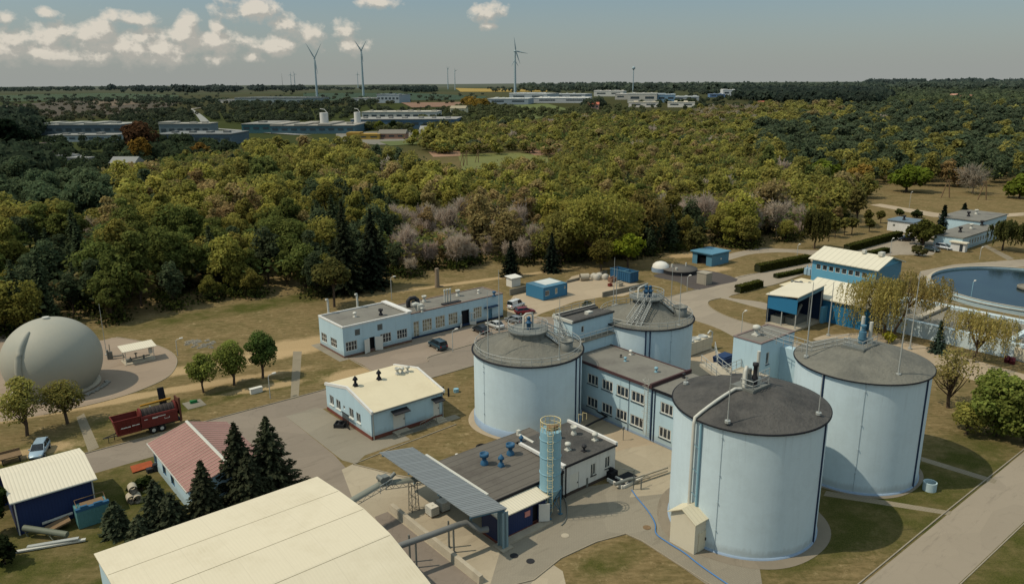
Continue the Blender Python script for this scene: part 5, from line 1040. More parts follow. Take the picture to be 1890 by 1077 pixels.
def lowwall(p, q, h, label):
    a, c_ = g(*p), g(*q); d = Vector((c_[0]-a[0], c_[1]-a[1])).normalized(); nx, ny = -d.y*.15, d.x*.15; b = MB()
    b.hexa([(a[0]-nx, a[1]-ny, 0), (c_[0]-nx, c_[1]-ny, 0), (c_[0]+nx, c_[1]+ny, 0), (a[0]+nx, a[1]+ny, 0), (a[0]-nx, a[1]-ny, h), (c_[0]-nx, c_[1]-ny, h), (c_[0]+nx, c_[1]+ny, h), (a[0]+nx, a[1]+ny, h)]); return b.single('low_wall', CONCD, label, 'wall')
lowwall((941, 545), (970, 538), 1.4, 'short low concrete wall left of the container office'); lowwall((1112, 548), (1192, 530), 1.1, 'long low concrete wall along the front of the concrete yard')
lowwall((1046, 522), (1120, 503), .6, 'low kerb wall along the back of the concrete yard')
# stored goods on the yard
u, v = g(1078, 517); b = MB(); pts = [(u-.9, v+.4, .8), (u+.9, v-.6, .8)]; b.tube(pts, .85, 18, caps=False); b.tube(pts, .68, 18, caps=False); b.single('concrete_pipe', CONC, 'short fat concrete pipe lying at the back of the concrete yard', 'pipe')
rs = np.random.RandomState(12)
for i, (px, py) in enumerate([(1096, 514), (1106, 513), (1117, 515), (1101, 516)]):
    u, v = g(px, py); b = MB(); b.lathe(u, v, [(.75, 0), (.85, .4), (.8, 1.0), (.5, 1.25), (.2, 1.35), (0, 1.3)], 9); b.v = [(x+.07*sin(9*y), y+.07*cos(7*x), z) for x, y, z in b.v]
    b.single('bulk_bag', mat('dusty_bag', (176, 170, 156), .95, .15, 2, 6), 'dusty white bulk bag standing on the concrete yard beside the fat pipe', 'bag', 'bulk bags on the yard')
for i, (px, py, s_, m_, lb) in enumerate([(1130, 520, .8, mat('brown_crate', (126, 96, 78), .9, .2), 'brown crate right of the white bulk bags'), (1143, 528, .7, CONC, 'pale bag nearest the low wall'), (1126, 528, .45, REDM, 'small red pump on the concrete yard'), (1160, 536, .5, CONC, 'pale block beside the end of the low yard wall'), (1150, 517, .6, CONC, 'pale block in front of the blue skip')]):
    u, v = g(px, py); b = MB(); b.prism([(u-s_, v-s_*.7), (u+s_, v-s_*.8), (u+s_*.9, v+s_*.7), (u-s_*.8, v+s_)], 0, [s_*1.2, s_*1.4, s_*1.2, s_*1.5]); b.tube([(u-s_, v, s_*1.4), (u+s_, v+.1, s_*1.5)], s_*.25, 6); b.single('stored_item', m_, lb, 'goods')
# ================================================================== LOADING BAY ITEMS
b = MB() # low wall edge of the raised loading platform
b.hexa([(36.6, 49.5, 0.02), (37.2, 49.5, 0.02), (37.4, 66, 0.02), (36.8, 66, .02), (36.75, 49.6, .75), (37.15, 49.6, .8), (37.35, 66, .8), (36.95, 66, .75)]); b.single('platform_edge_wall', CONC, 'low pale concrete wall along the loading bay between the big hall and the canopy', 'wall')
b = MB(); b.prism([(33.45, 36), (36.6, 43), (36.6, 66), (35.0, 66), (33.45, 60)], .018, .022); b.single('loading_lane', surf('stained_lane', (124, 113, 101), crack=.6, var=.25), None, None, kind='structure')
def ibc(px, py, label):
    u, v = g(px, py); r = thing('container_tank', label, 'liquid container', u, v, 0, 'caged white containers'); b = MB()
    b.box(u-.5, u+.5, v-.6, v+.6, .16, 1.12); b.cyl(u, v, .12, 1.12, 1.18, 10); b.build('bottle', mat('white_plastic', (208, 204, 190), .5, .05), r)
    b = MB()
    for i in range(6):
        a = -.53+i*.212; b.tube([(u+a, v-.63, .16), (u+a, v-.63, 1.15)], .012, 4, caps=False); b.tube([(u-.53, v-.63+i*.252, .16), (u-.53, v-.63+i*.252, 1.15)], .012, 4, caps=False)
    for z in (.2, .45, .7, .95, 1.15): b.tube([(u-.53, v-.63, z), (u+.53, v-.63, z), (u+.53, v+.63, z), (u-.53, v+.63, z), (u-.53, v-.63, z)], .012, 4)
    b.build('cage', GREY, r)
    b = MB(); b.box(u-.5, u+.5, v-.6, v-.45, 0.02, .16); b.box(u-.5, u+.5, v-.07, v+.07, .02, .16); b.box(u-.5, u+.5, v+.45, v+.6, .02, .16); b.build('pallet', WOODD, r)
ibc(798, 949, 'white caged liquid container on the loading bay, the one standing in full sun'); ibc(818, 940, 'white caged liquid container half under the edge of the grey canopy')
cv = thing('belt_conveyor', 'covered belt conveyor on lattice legs running from the big hall to under the canopy', 'conveyor', 31, 64)
A_ = (28.0, 63.4, 3.2); B_ = (36.0, 66.3, 4.1); C_ = (40.5, 64.8, 2.9)
B2 = (35.7, 65.6, 4.3)
for p, q in (((28.2, 64.2, 3.4), (36.2, 65.2, 4.2)), ((36.0, 65.3, 3.9), (41.0, 63.6, 3.6))):
    d = Vector((q[0]-p[0], q[1]-p[1], 0)).normalized(); nx, ny = -d.y, d.x; b = MB(); vs = []
    for P_ in (p, q):
        for j in range(9): t = pi*j/8; vs.append((P_[0]+nx*.42*cos(t), P_[1]+ny*.42*cos(t), P_[2]+.32*sin(t)))
    b.add(vs, [(j, j+1, 10+j, 9+j) for j in range(8)], True); b.add(vs[:9], [tuple(range(9))]); b.add(vs[9:], [tuple(range(8, -1, -1))]); b.build('belt_hood', mat('grey_green_hood', (122, 124, 112), .7, .12), cv)
    b = MB()
    for s in (-1, 1):
        for dz in (0, -.45): b.tube([(p[0]+nx*.45*s, p[1]+ny*.45*s, p[2]+dz), (q[0]+nx*.45*s, q[1]+ny*.45*s, q[2]+dz)], .04, 4)
        for i in range(14):
            t0, t1_ = i/14, (i+1)/14; e = (0, -.45) if i % 2 else (-.45, 0)
            b.tube([(p[0]+(q[0]-p[0])*t0+nx*.45*s, p[1]+(q[1]-p[1])*t0+ny*.45*s, p[2]+(q[2]-p[2])*t0+e[0]), (p[0]+(q[0]-p[0])*t1_+nx*.45*s, p[1]+(q[1]-p[1])*t1_+ny*.45*s, p[2]+(q[2]-p[2])*t1_+e[1])], .025, 4, caps=False)
    b.build('truss', GREYD, cv)
def lattice(u, v, h):
    b = MB()
    for sx_ in (-.45, .45):
        for sy_ in (-.35, .35): b.tube([(u+sx_, v+sy_, 0), (u+sx_*.8, v+sy_*.8, h)], .045, 4)
    n = int(h/.55)
    for i in range(n):
        z0_, z1_ = h*i/n, h*(i+1)/n; s = 1 if i % 2 else -1
        for sy_ in (-.32, .32): b.tube([(u-s*.42, v+sy_, z0_), (u+s*.42, v+sy_, z1_)], .025, 4, caps=False)
        for sx_ in (-.42, .42): b.tube([(u+sx_, v-s*.32, z0_), (u+sx_, v+s*.32, z1_)], .025, 4, caps=False)
    b.build('lattice_leg', GREYD, cv)
lattice(39.0, 66.0-1.6, 3.3); lattice(31.0, 64.5, 3.2)
b = MB(); b.box(35.4, 36.4, 64.8, 65.6, 3.9, 4.9); b.tube([(35.5, 64.6, 4.8), (35.5, 65.6, 4.8)], .28, 10); b.tube([(36.5, 65.0, 4.5), (37.2, 65.0, 4.9)], .22, 8); b.build('drive_head', GREYD, cv); b = MB(); rails(b, [(36.6, 64.6, 3.7), (35.0, 64.4, 3.5)], .9, .03, .8); b.build('railing', GREY, cv)
dc = thing('air_duct_line', 'bent grey pipe on pairs of thin posts from the big hall to the navy annexe', 'pipe', 30, 56)
P = [(27.8, 52.4, 3.4), (31.5, 53.1, 3.35), (35, 53.8, 3.3), (38.2, 54.4, 3.25), (39.6, 54.9, 3.1), (40.6, 55.3, 2.5), (41.0, 55.5, 1.9), (41.9, 55.7, 1.8)]
P = [g(590, 1006, 3.4)+(3.4,)] and [g(x_, y_, z_)+(z_,) for x_, y_, z_ in [(733, 1008, 3.3), (790, 988, 3.3), (845, 968, 3.3), (862, 963, 3.2), (876, 970, 2.9), (885, 978, 2.5), (897, 980, 2.4)]]
P[-1] = (P[-1][0]+.4, P[-1][1]+.2, P[-1][2])
b = MB(); b.tube(P, .3, 14); b.build('duct', mat('grey_duct', (112, 112, 108), .5, .12, 1, 5), dc)
for (px, py) in [(757, 1037), (769, 1047), (829, 1010), (838, 1019)]:
    u, v = g(px, py); b = MB(); b.box(u-.07, u+.07, v-.07, v+.07, 0, 3.05); b.box(u-.2, u+.2, v-.2, v+.2, 0.03, .08); b.build('post', GREYD, dc)
# hose
def hose(name, pts, r, m, label, cat, z=.1):
    q = smooth([g(x, y) for x, y in pts], 6); b = MB(); b.tube([(p[0], p[1], z) for p in q], r, 7); return b.single(name, m, label, cat)
hose('blue_hose', [(1166, 905), (1175, 918), (1197, 945), (1209, 967), (1211, 985), (1230, 1000), (1262, 1020), (1290, 1042), (1330, 1070), (1360, 1090)], .07, mat('hose_blue', (72, 116, 164), .5, .08), 'bright blue hose snaking across the paving past the front tank', 'hose')
hose('black_hose', [(1037, 915), (1044, 925), (1047, 945), (1043, 962), (1036, 970)], .06, GREYD, 'thin grey hose curving on the paving beside the silo', 'hose')
pt = thing('open_pump_pit', 'open pump pit with fat grey pipe and white beams beside the white-walled plant room', 'pump pit', *g(1150, 885))
u, v = g(1150, 888); b = MB(); b.box(u-1.3, u+2.2, v-1.0, v+1.2, .03, .07); b.build('pit_floor', BLACK, pt)
b = MB(); b.tube([g(1135, 893, .6)+(.6,), g(1160, 884, .7)+(.7,), g(1172, 882, .7)+(.7,)], .22, 10); b.build('pipe', GREYD, pt)
b = MB(); b.tube([g(1172, 882, .7)+(.7,), g(1232, 862, .7)+(.7,)], .12, 8); b.tube([g(1172, 888, .4)+(.4,), g(1232, 868, .4)+(.4,)], .1, 8); b.build('pipe', CONC, pt)
b = MB(); b.box(u-1.4, u-1.2, v-1.1, v+1.3, .02, .4); b.box(u-1.2, u+2.4, v-1.2, v-1.0, .02, .35); b.box(u-.2, u+.0, v-1.0, v+1.2, .08, .3); b.build('beam', WHITE, pt)
b = MB(); uu, vv = g(1169, 903); b.tube([(uu, vv, 0), (uu, vv, 2.6)], .06, 6); b.tube([(uu, vv, 2.4), (uu-1.5, vv+.8, 2.9)], .05, 6); b.tube([(uu, vv, 1.4), (uu+1.6, vv-.2, 1.4)], .04, 5); uu, vv = g(1183, 903); b.tube([(uu, vv, 0), (uu, vv, 1.4)], .09, 6); b.build('davit', GREYD, pt)
u, v = g(1128, 880); b = MB(); b.box(u-.6, u+.6, v-.5, v+.5, .02, .9); b.cyl(u, v, .3, .9, 1.2, 12); b.single('heat_pump', BLACK, 'black air unit on the ground by the window of the white annexe', 'air unit')
u, v = g(1088, 895); b = MB(); b.box(u-.5, u+.4, v-.1, v+.5, .02, 1.5); b.cyl(u-.5, v, .2, .02, 1.2, 8); b.single('meter_cabinet', GREYD, 'grey meter cabinet with a cylinder against the white annexe between door and window', 'cabinet')
b = MB(); v_ = 73.0; b.tube([g(1078, 745, .8)+(.8,), g(1120, 768, .8)+(.8,), g(1097, 778, .8)+(.8,), g(1080, 787, .8)+(.8,)], .14, 8); b.single('yard_pipe', DARK, 'black bent pipe in the shaded corner between the low left tank and the office block', 'pipe')
b = MB(); u, v = g(1068, 777, 4)
for s in (0, .7): b.tube([(u+s, v, 3.9), (u+s, v, 5.0), (u+s+.2, v-.5, 5.0), (u+s+.2, v-.5, 4.2)], .04, 5)
b.single('ladder_hoop', YELLOW, 'small yellow handrail hoops at the back edge of the white annexe roof', 'handrail')
u, v = g(1150, 812); b = MB(); b.tube([(u, v, 0), (u, v, 1.9)], .05, 6); b.box(u-.2, u+.2, v-.04, v+.04, 1.5, 1.9); b.single('marker_post', GREYD, 'thin dark marker post on the grit strip before the office block', 'post')
for (px, py, lb, m_, s_) in [(842, 723, 'small pale blue valve box on the dry grass right of the yellow-roofed hall', SILOB, .4), (842+1, 841, 'small white marker block at the corner of the felt roof', WHITE, .2)]:
    u, v = g(px, py); b = MB(); b.cyl(u, v, s_, 0, s_*1.4, 12); b.box(u-s_*1.1, u+s_*1.1, v-s_*.3, v+s_*.3, s_*.6, s_*1.2); b.single('valve_box', m_, lb, 'valve box')
for (px, py) in [(818, 728), (828, 731)]:
    u, v = g(px, py); b = MB(); b.cyl(u, v, .14, 0, 1.3, 8); b.single('stub_post', DARK, 'dark stub pipe standing at the right end of the yellow-roofed hall', 'post', 'dark stub pipes')
u, v = g(889, 826); b = MB(); b.lathe(u, v, [(.45, .05), (.6, 0), (.75, .1), (.75, .25), (.6, .35), (.45, .3)], 18); b.single('old_tyre', RUBBER, 'black tyre lying on the dry lawn at the felt roof edge', 'tyre')
u, v = g(473, 724); b = MB(); b.box(u-.9, u+.9, v-.3, v+.3, 0, .75); b.box(u-.95, u+.95, v-.35, v+.35, .75, .82); b.single('ground_box', WHITE, 'small white ground box on the verge below the dark green tree', 'box')
# clutter on the left
u, v = g(358, 745); b = MB(); b.box(u-1.3, u+1.3, v-1.6, v+1.3, .01, .05); b.single('concrete_plate', CONCD, 'square concrete plate behind the red trommel machine', 'plate')
u, v = g(357, 743); b = MB(); b.prism([(u-.5, v-.3), (u+.5, v-.35), (u+.45, v+.3), (u-.4, v+.4)], .05, [.45, .5, .3, .4]); b.single('green_bundle', GREENP, 'bright green bundle on the concrete plate behind the red machine', 'bundle')
u, v = g(20, 850); ct = thing('wooden_cart', 'brown wooden flat cart at the left edge behind the navy shed', 'cart', u, v)
b = MB(); b.box(u-1.2, u+1.2, v-.9, v+.9, .7, .85); b.box(u-1.2, u+1.2, v+.8, v+.9, .85, 1.15); b.build('deck', WOODD, ct)
for a in (-.9, .9):
    for c_ in (-.8, .8): b = MB(); b.tube([(u+a-.06, v+c_, .35), (u+a+.06, v+c_, .35)], .34, 12); b.build('wheel', RUBBER, ct)
u, v = g(262, 862); b = MB(); b.hexa([(u-1.3, v-1, .1), (u+1.2, v-.9, .1), (u+1.3, v+.9, .1), (u-1.1, v+.9, .1), (u-1.3, v-1, .18), (u+1.2, v-.9, .2), (u+1.3, v+.9, .16), (u-1.1, v+.9, .2)]); b.single('rusty_plate', RUST, 'orange rusty sheet lying on the grass left of the faded red roof', 'sheet')
u, v = g(288, 868); b = MB(); b.cyl(u, v, .35, 0, .9, 10); b.box(u-1.0, u-.4, v-.2, v+.5, 0, .5); b.cyl(u+.3, v+.8, .4, 0, .5, 10); b.single('scrap_heap', DARK, 'small heap of dark drums beside the rusty sheet', 'scrap')
for i, (px, py, dz) in enumerate([(242, 926, 0), (253, 925, 0), (247, 922, .95)]):
    u, v = g(px, py); b = MB(); pts = [(u, v-.55, .5+dz), (u+.1, v+.6, .5+dz)]; b.tube(pts, .48, 16, caps=False); b.tube(pts, .36, 16, caps=False); b.single('concrete_pipe', CONC, ['left bottom concrete pipe of the little stack among the young spruces', 'right bottom concrete pipe of the little stack among the young spruces', 'topmost concrete pipe of the little stack among the young spruces'][i], 'pipe', 'stacked concrete pipes')
u, v = g(150, 975); gb = thing('teal_container', 'teal metal container with cluttered blue top beside the navy shed', 'container', u, v)
b = MB(); b.box(u-.2, u+2.9, v-.1, v+1.9, .05, 2.0)
for i in range(8): b.box(u-.1+i*.38, u+i*.38, v-.16, v-.1, .1, 1.9)
b.build('body', mat('sea_green', (84, 128, 128), .6, .2, 1, 5, dirt=((60, 80, 84), .6)), gb)
b = MB(); b.box(u-.25, u+2.95, v-.15, v+.3, 2.0, 2.3); b.box(u+.2, u+.9, v-.1, v+.2, 2.3, 2.5); b.box(u+1.5, u+2.3, v-.1, v+.2, 2.3, 2.45); b.build('lid_frame', BLUEP, gb); b = MB(); b.box(u+.4, u+2.6, v+.6, v+1.6, 2.0, 2.15); b.tube([(u, v+.5, 2.0), (u, v+1.8, 2.5), (u+2.8, v+1.9, 2.5), (u+2.8, v+.6, 2.1)], .05, 5); b.build('rack', WOODD, gb)
def beamobj(p, q, w_, z0, z1, m, name, label):
    a, c_ = g(*p, z0), g(*q, z1); d = Vector((c_[0]-a[0], c_[1]-a[1])).normalized(); nx, ny = -d.y*w_, d.x*w_; b = MB()
    b.hexa([(a[0]-nx, a[1]-ny, z0-.12), (c_[0]-nx, c_[1]-ny, z1-.12), (c_[0]+nx, c_[1]+ny, z1-.12), (a[0]+nx, a[1]+ny, z0-.12), (a[0]-nx, a[1]-ny, z0+.05), (c_[0]-nx, c_[1]-ny, z1+.05), (c_[0]+nx, c_[1]+ny, z1+.05), (a[0]+nx, a[1]+ny, z0+.05)]); return b.single(name, m, label, 'scrap')
beamobj((22, 1018), (158, 994), .18, .2, .25, PIPE, 'steel_beam', 'long pale steel beam lying on the grass at the left, the outer one'); beamobj((50, 1008), (145, 992), .22, .3, .5, GREY, 'steel_beam', 'grey steel beam crossing the long pale one')
beamobj((85, 977), (128, 955), .7, .5, 1.0, WOODD, 'wooden_board', 'grey-brown panel leaning among scrap before the navy shed'); beamobj((78, 965), (134, 945), .12, .6, 1.1, PIPE, 'steel_beam', 'thin pale beam leaning against the navy shed wall')
p, q = g(45, 978, .8), g(124, 984, .8); b = MB(); b.tube([(*p, 1.1), (*q, .7)], .32, 12); b.tube([(*p, 1.0), (p[0]+.2, p[1], .0)], .08, 5); b.tube([((p[0]+q[0])/2, (p[1]+q[1])/2, .9), ((p[0]+q[0])/2+.5, (p[1]+q[1])/2-1.2, .0)], .05, 5); b.single('screw_conveyor', mat('olive_pipe', (104, 108, 92), .6, .2), 'fat grey-olive screw conveyor tube lying before the navy shed', 'conveyor')

# ================================================================== TROMMEL SCREEN
(ua, va), (ub, vb_) = g(216, 812), g(334, 781)
L_ = math.dist((ua, va), (ub, vb_)); an = atan2(vb_-va, ub-ua); xx, yy = W(ua, va)
tr = thingw('trommel_screen', 'rusty red mobile trommel screening machine on double axles beside the road', 'screening machine', xx, yy, 0, ANG+an)
s = L_/9.6
def sb(b): b.v = [(x*s, y*s, z) for x, y, z in b.v]; return b
b = MB(); T_ = .06
def trap(x0, x1, yb, yt, z0, z1, x0t=None): # flared open hopper wall set
    x0t = x0 if x0t is None else x0t
    b.add([(x0, -yb, z0), (x1, -yb, z0), (x1, -yt, z1), (x0t, -yt, z1)], [(0, 1, 2, 3)]); b.add([(x0, yb, z0), (x1, yb, z0), (x1, yt, z1), (x0t, yt, z1)], [(0, 3, 2, 1)])
    b.add([(x0, -yb, z0), (x0, yb, z0), (x0t, yt, z1), (x0t, -yt, z1)], [(0, 1, 2, 3)]); b.add([(x1, -yb, z0), (x1, yb, z0), (x1, yt, z1), (x1, -yt, z1)], [(0, 3, 2, 1)])
trap(.1, 3.5, .8, 1.25, 1.0, 3.0, -.35); b.box(.1, 3.5, -.85, .85, .75, 1.0)
for i in range(6): x = .3+i*.6; b.hexa([(x, -1.0, 1.1), (x+.1, -1.0, 1.1), (x+.1, -.9, 1.1), (x, -.9, 1.1), (x, -1.3, 2.95), (x+.1, -1.3, 2.95), (x+.1, -1.22, 2.95), (x, -1.22, 2.95)])
b.box(-.4, 3.5, -1.34, -1.22, 2.92, 3.05); b.box(-.4, 3.5, 1.22, 1.34, 2.92, 3.05); b.box(-.42, -.3, -1.3, 1.3, 2.92, 3.05)
sb(b).build('hopper', REDM, tr)
b = MB(); b.add([(.2, -1.0, 1.9), (3.4, -1.0, 2.0), (3.4, 1.0, 2.1), (.2, 1.0, 1.9)], [(0, 1, 2, 3)]); sb(b).build('compost_load', SOIL, tr)
b = MB(); b.box(3.55, 9.0, -1.2, 1.2, 1.05, 1.3); b.box(3.55, 9.0, -1.22, -1.1, 1.3, 2.5); b.box(3.55, 9.0, 1.1, 1.22, 1.3, 2.5); b.hexa([(3.55, -1.3, 2.5), (9.0, -1.3, 2.5), (9, -1.1, 2.5), (3.55, -1.1, 2.5), (3.55, -1.2, 2.75), (9, -1.2, 2.75), (9, -1.0, 2.75), (3.55, -1.0, 2.75)])
for x in (3.55, 8.75):
    vs = [(x, 1.2*cos(pi*j/12), 2.4+1.25*sin(pi*j/12)) for j in range(13)]; b.add(vs+[(p[0]+.25, p[1], p[2]) for p in vs], [tuple(range(13)), tuple(range(25, 12, -1))]+[(j, 13+j, 14+j, j+1) for j in range(12)])
b.add([(9.0, 1.22*cos(pi*j/12), 2.4+1.3*sin(pi*j/12)) for j in range(13)]+[(9.35, 1.0*cos(pi*j/12), 2.3+1.0*sin(pi*j/12)) for j in range(13)], [(j, 13+j, 14+j, j+1) for j in range(12)])
sb(b).build('housing', REDM, tr)
b = MB(); vs = []
for x in (3.8, 8.75):
    for j in range(25): a = 2*pi*j/24; vs.append((x, 1.0*cos(a), 2.45+1.0*sin(a)))
b.add(vs, [(j, j+1, 26+j, 25+j) for j in range(24)], True)
for x in np.linspace(3.9, 8.6, 9): b.tube([(x, 1.02*cos(2*pi*j/18), 2.45+1.02*sin(2*pi*j/18)) for j in range(19)], .045, 4)
sb(b).build('drum', MESHM, tr)
b = MB(); b.tube([(4.1, .75, 3.7), (8.7, .75, 3.8)], .14, 8); b.tube([(4.1, .95, 3.55), (8.7, .95, 3.6)], .08, 8); sb(b).build('brush_roller', YELLOWD, tr)
b = MB(); b.box(.6, 2.0, -1.12, -1.06, 1.75, 1.87); b.box(2.2, 3.3, -1.12, -1.06, 1.8, 1.92); b.box(5.2, 6.0, -1.24, -1.222, 2.15, 2.35); b.box(6.0, 7.2, -1.24, -1.222, 2.25, 2.35); b.box(7.0, 7.7, -1.24, -1.222, 1.75, 1.8); b.box(7.7, 7.75, -1.24, -1.222, 1.75, 2.0); b.box(7.0, 7.05, -1.24, -1.222, 1.75, 2.0); b.box(4.0, 4.5, -1.24, -1.222, 2.2, 2.28); sb(b).build('faded_lettering', WHITE, tr)
b = MB(); b.box(0, 9.3, -.6, -.45, .7, .95); b.box(0, 9.3, .45, .6, .7, .95)
for x in (.2, 2.5, 5.2, 8.8): b.box(x, x+.15, -.45, .45, .72, .9)
b.box(9.3, 9.55, -1.1, 1.1, .7, 1.0); sb(b).build('chassis', DARK, tr)
b = MB(); b.tube([(0, -.5, .8), (-1.9, 0, .7)], .07, 5); b.tube([(0, .5, .8), (-1.9, 0, .7)], .07, 5); b.tube([(-.3, .0, .9), (-.3, .1, .1)], .06, 5); b.tube([(-1.2, -.3, .7), (-1.2, -.3, .05)], .05, 5); sb(b).build('drawbar', DARK, tr)
for x in (5.2, 6.45):
    for y in (-1.05, 1.05):
        w_ = MB(); w_.tube([(x*s, (y-.14)*s, .5), (x*s, (y+.14)*s, .5)], .5, 18); w = w_.build('wheel', RUBBER, tr); r_ = MB(); sg = -1 if y < 0 else 1; r_.tube([(x*s, (y+.1*sg)*s, .5), (x*s, (y+.16*sg)*s, .5)], .24, 14); r_.build('rim', PIPE, w)
b = MB(); b.box(9.3, 9.6, -1.3, -1.0, .9, 4.2); b.box(9.3, 9.6, 1.0, 1.2, .9, 3.9); b.box(9.35, 9.5, -1.0, 1.0, 1.6, 4.0); sb(b).build('rear_conveyor', mat('rust_brown', (92, 56, 42), .8, .3), tr)
b = MB(); b.hexa([(7.2, 1.3, 2.2), (8.3, 1.3, 2.2), (8.3, 1.6, 2.2), (7.2, 1.6, 2.2), (7.2, 2.3, 5.1), (8.2, 2.3, 5.1), (8.2, 2.5, 5.1), (7.2, 2.5, 5.1)]); sb(b).build('side_conveyor', BLACK, tr)
b = MB(); b.box(6.0, 7.1, 1.3, 2.9, 1.6, 2.5); b.box(5.8, 6.0, 1.3, 3.0, 1.6, 2.7); sb(b).build('engine_cover', GREYD, tr)

# ================================================================== VEHICLES
def loft(mb, secs, smooth=True, caps=True):
    n = len(secs[0]); vs = [p for s_ in secs for p in s_]
    mb.add(vs, [(i*n+j, i*n+(j+1) % n, (i+1)*n+(j+1) % n, (i+1)*n+j) for i in range(len(secs)-1) for j in range(n)], smooth)
    if caps: mb.add(secs[0], [tuple(range(n))]); mb.add(secs[-1], [tuple(range(n-1, -1, -1))])
def car(px0, px1, label, rgb, kind='hatch', L=4.3, wd=1.76, name=None, group=None):
    """px0 = rear contact point, px1 = front contact point on the ground (image columns/rows)"""
    a, b_ = G(*px0), G(*px1); an = atan2(b_[1]-a[1], b_[0]-a[0]); cx, cy = (a[0]+b_[0])/2, (a[1]+b_[1])/2
    r = thingw(name or 'parked_car', label, 'van' if kind == 'van' else 'car', cx, cy, .016, an, 'parked vehicles' if group is None else group)
    w = wd/2; bp = paint('paint_%d_%d_%d' % rgb, rgb)
    H_ = {'hatch': 1.46, 'suv': 1.72, 'van': 1.85, 'sedan': 1.42, 'mpv': 1.6}[kind]; belt = .92 if kind != 'suv' else 1.05
    if kind == 'van': belt = 1.05
    x0 = -L/2; X = lambda f: x0+L*f
    # lower body stations: fraction, half width, z low, z shoulder
    st = [(0, .80, .42, .82), (.02, .92, .30, belt*.96), (.12, .98, .26, belt), (.5, 1.0, .25, belt), (.68, .99, .26, belt*.98), (.8, .97, .27, belt*.88), (.94, .9, .30, belt*.74), (1, .74, .38, belt*.6)]
    secs = [[(X(f), -w*k_*.93, lo), (X(f), -w*k_, lo+(hi-lo)*.45), (X(f), -w*k_*.97, hi-.06), (X(f), -w*k_*.86, hi), (X(f), w*k_*.86, hi), (X(f), w*k_*.97, hi-.06), (X(f), w*k_, lo+(hi-lo)*.45), (X(f), w*k_*.93, lo)] for f, k_, lo, hi in st]
    b = MB(); loft(b, secs); b.build('body', bp, r)
    g0, g1, r0, r1 = {'hatch': (.02, .74, .10, .54), 'suv': (.02, .74, .07, .56), 'van': (.03, .78, .05, .62), 'sedan': (.10, .74, .24, .54), 'mpv': (.02, .82, .08, .58)}[kind]
    b = MB(); loft(b, [[(X(f), -w*kk, z) for kk, z in ((.88, z0),)]+[(X(f), -w*k2, z1), (X(f), w*k2, z1), (X(f), w*.88, z0)] for f, z0, z1, k2 in ((g0, belt-.03, belt+.02, .84), (r0, belt-.03, H_-.05, .72), ((r0+r1)/2, belt-.03, H_-.03, .74), (r1, belt-.03, H_-.06, .72), (g1, belt-.06, belt-.02, .82))], False); b.build('windows', CARGL if kind != 'van' else CARGL, r)
    b = MB(); loft(b, [[(X(f), -w*k2, z), (X(f), -w*k2*.8, z+.05), (X(f), w*k2*.8, z+.05), (X(f), w*k2, z)] for f, z, k2 in ((r0-.01, H_-.07, .74), ((r0+r1)/2, H_-.04, .76), (r1+.01, H_-.08, .74))]); b.build('roof', bp, r)
    b = MB() # pillars
    for sgn in (-1, 1):
        for fa, fb in ((g0+.01, r0), (.36, .37), (g1-.01, r1)):
            b.tube([(X(fa), sgn*w*.87, belt-.02), (X(fb), sgn*w*.745, H_-.06)], .035, 4)
        if kind == 'van': b.hexa([(X(.05), sgn*w*.895, belt), (X(.42), sgn*w*.895, belt), (X(.42), sgn*w*.87, belt), (X(.05), sgn*w*.87, belt), (X(.06), sgn*w*.75, H_-.08), (X(.42), sgn*w*.75, H_-.08), (X(.42), sgn*w*.72, H_-.08), (X(.06), sgn*w*.72, H_-.08)])
    b.build('pillars', bp, r)
    for f in (.19, .81):
        for sgn in (-1, 1):
            q = MB(); q.tube([(X(f), sgn*(w-.2), .31), (X(f), sgn*(w+.015), .31)], .32, 16); q.build('wheel', RUBBER, r); wo = col.objects[-1]
            q = MB(); q.tube([(X(f), sgn*(w+.0), .31), (X(f), sgn*(w+.03), .31)], .19, 12); q.build('rim', GREY, wo)
    for sgn in (-1, 1):
        q = MB(); q.box(X(.955), X(.985), sgn*w*.62-.16, sgn*w*.62+.16, belt*.58, belt*.70); q.build('headlight', PIPE, r)
        q = MB(); q.box(X(-.004), X(.02), sgn*w*.68-.12, sgn*w*.68+.12, belt*.68, belt*.92); q.build('tail_light', mat('tail_red', (150, 30, 26), .4, .05), r)
        q = MB(); q.box(X(.66), X(.70), sgn*(w+.02)-.08, sgn*(w+.02)+.08, belt, belt+.13); q.build('mirror', bp, r)
    return r
car((82, 823), (66, 850), 'silver-blue hatchback parked on the grass behind the navy shed', (150, 170, 182))
car((822, 649), (794, 634), 'dark teal estate car standing alone in the paved bay', (40, 62, 72), 'suv', 4.6, 1.85)
car((898, 618), (876, 607), 'black hatchback parked beside the silver saloon', (34, 38, 44), 'hatch', 4.1)
car((927, 609), (900, 599), 'silver saloon parked beside the black hatchback', (190, 192, 188), 'sedan', 4.4)
car((962, 598), (936, 591), 'grey car half hidden behind the low left tank rail', (120, 124, 126), 'hatch', 4.2)
car((940, 572), (965, 563), 'white van parked at the end of the long workshop', (208, 208, 204), 'van', 4.5, 1.8, name='parked_van')
car((957, 580), (981, 577), 'dark red car parked in front of the white van', (120, 26, 30), 'hatch', 4.2)
car((1683, 445), (1661, 444), 'black car under the bushy tree in the far car park', (26, 28, 32), 'suv', 4.5)
car((1727, 457), (1757, 462), 'silver people carrier in the far car park by the porch', (184, 188, 190), 'mpv', 4.6)
car((1706, 461), (1734, 466), 'dark green car in front of the silver people carrier', (34, 50, 50), 'hatch', 4.2)
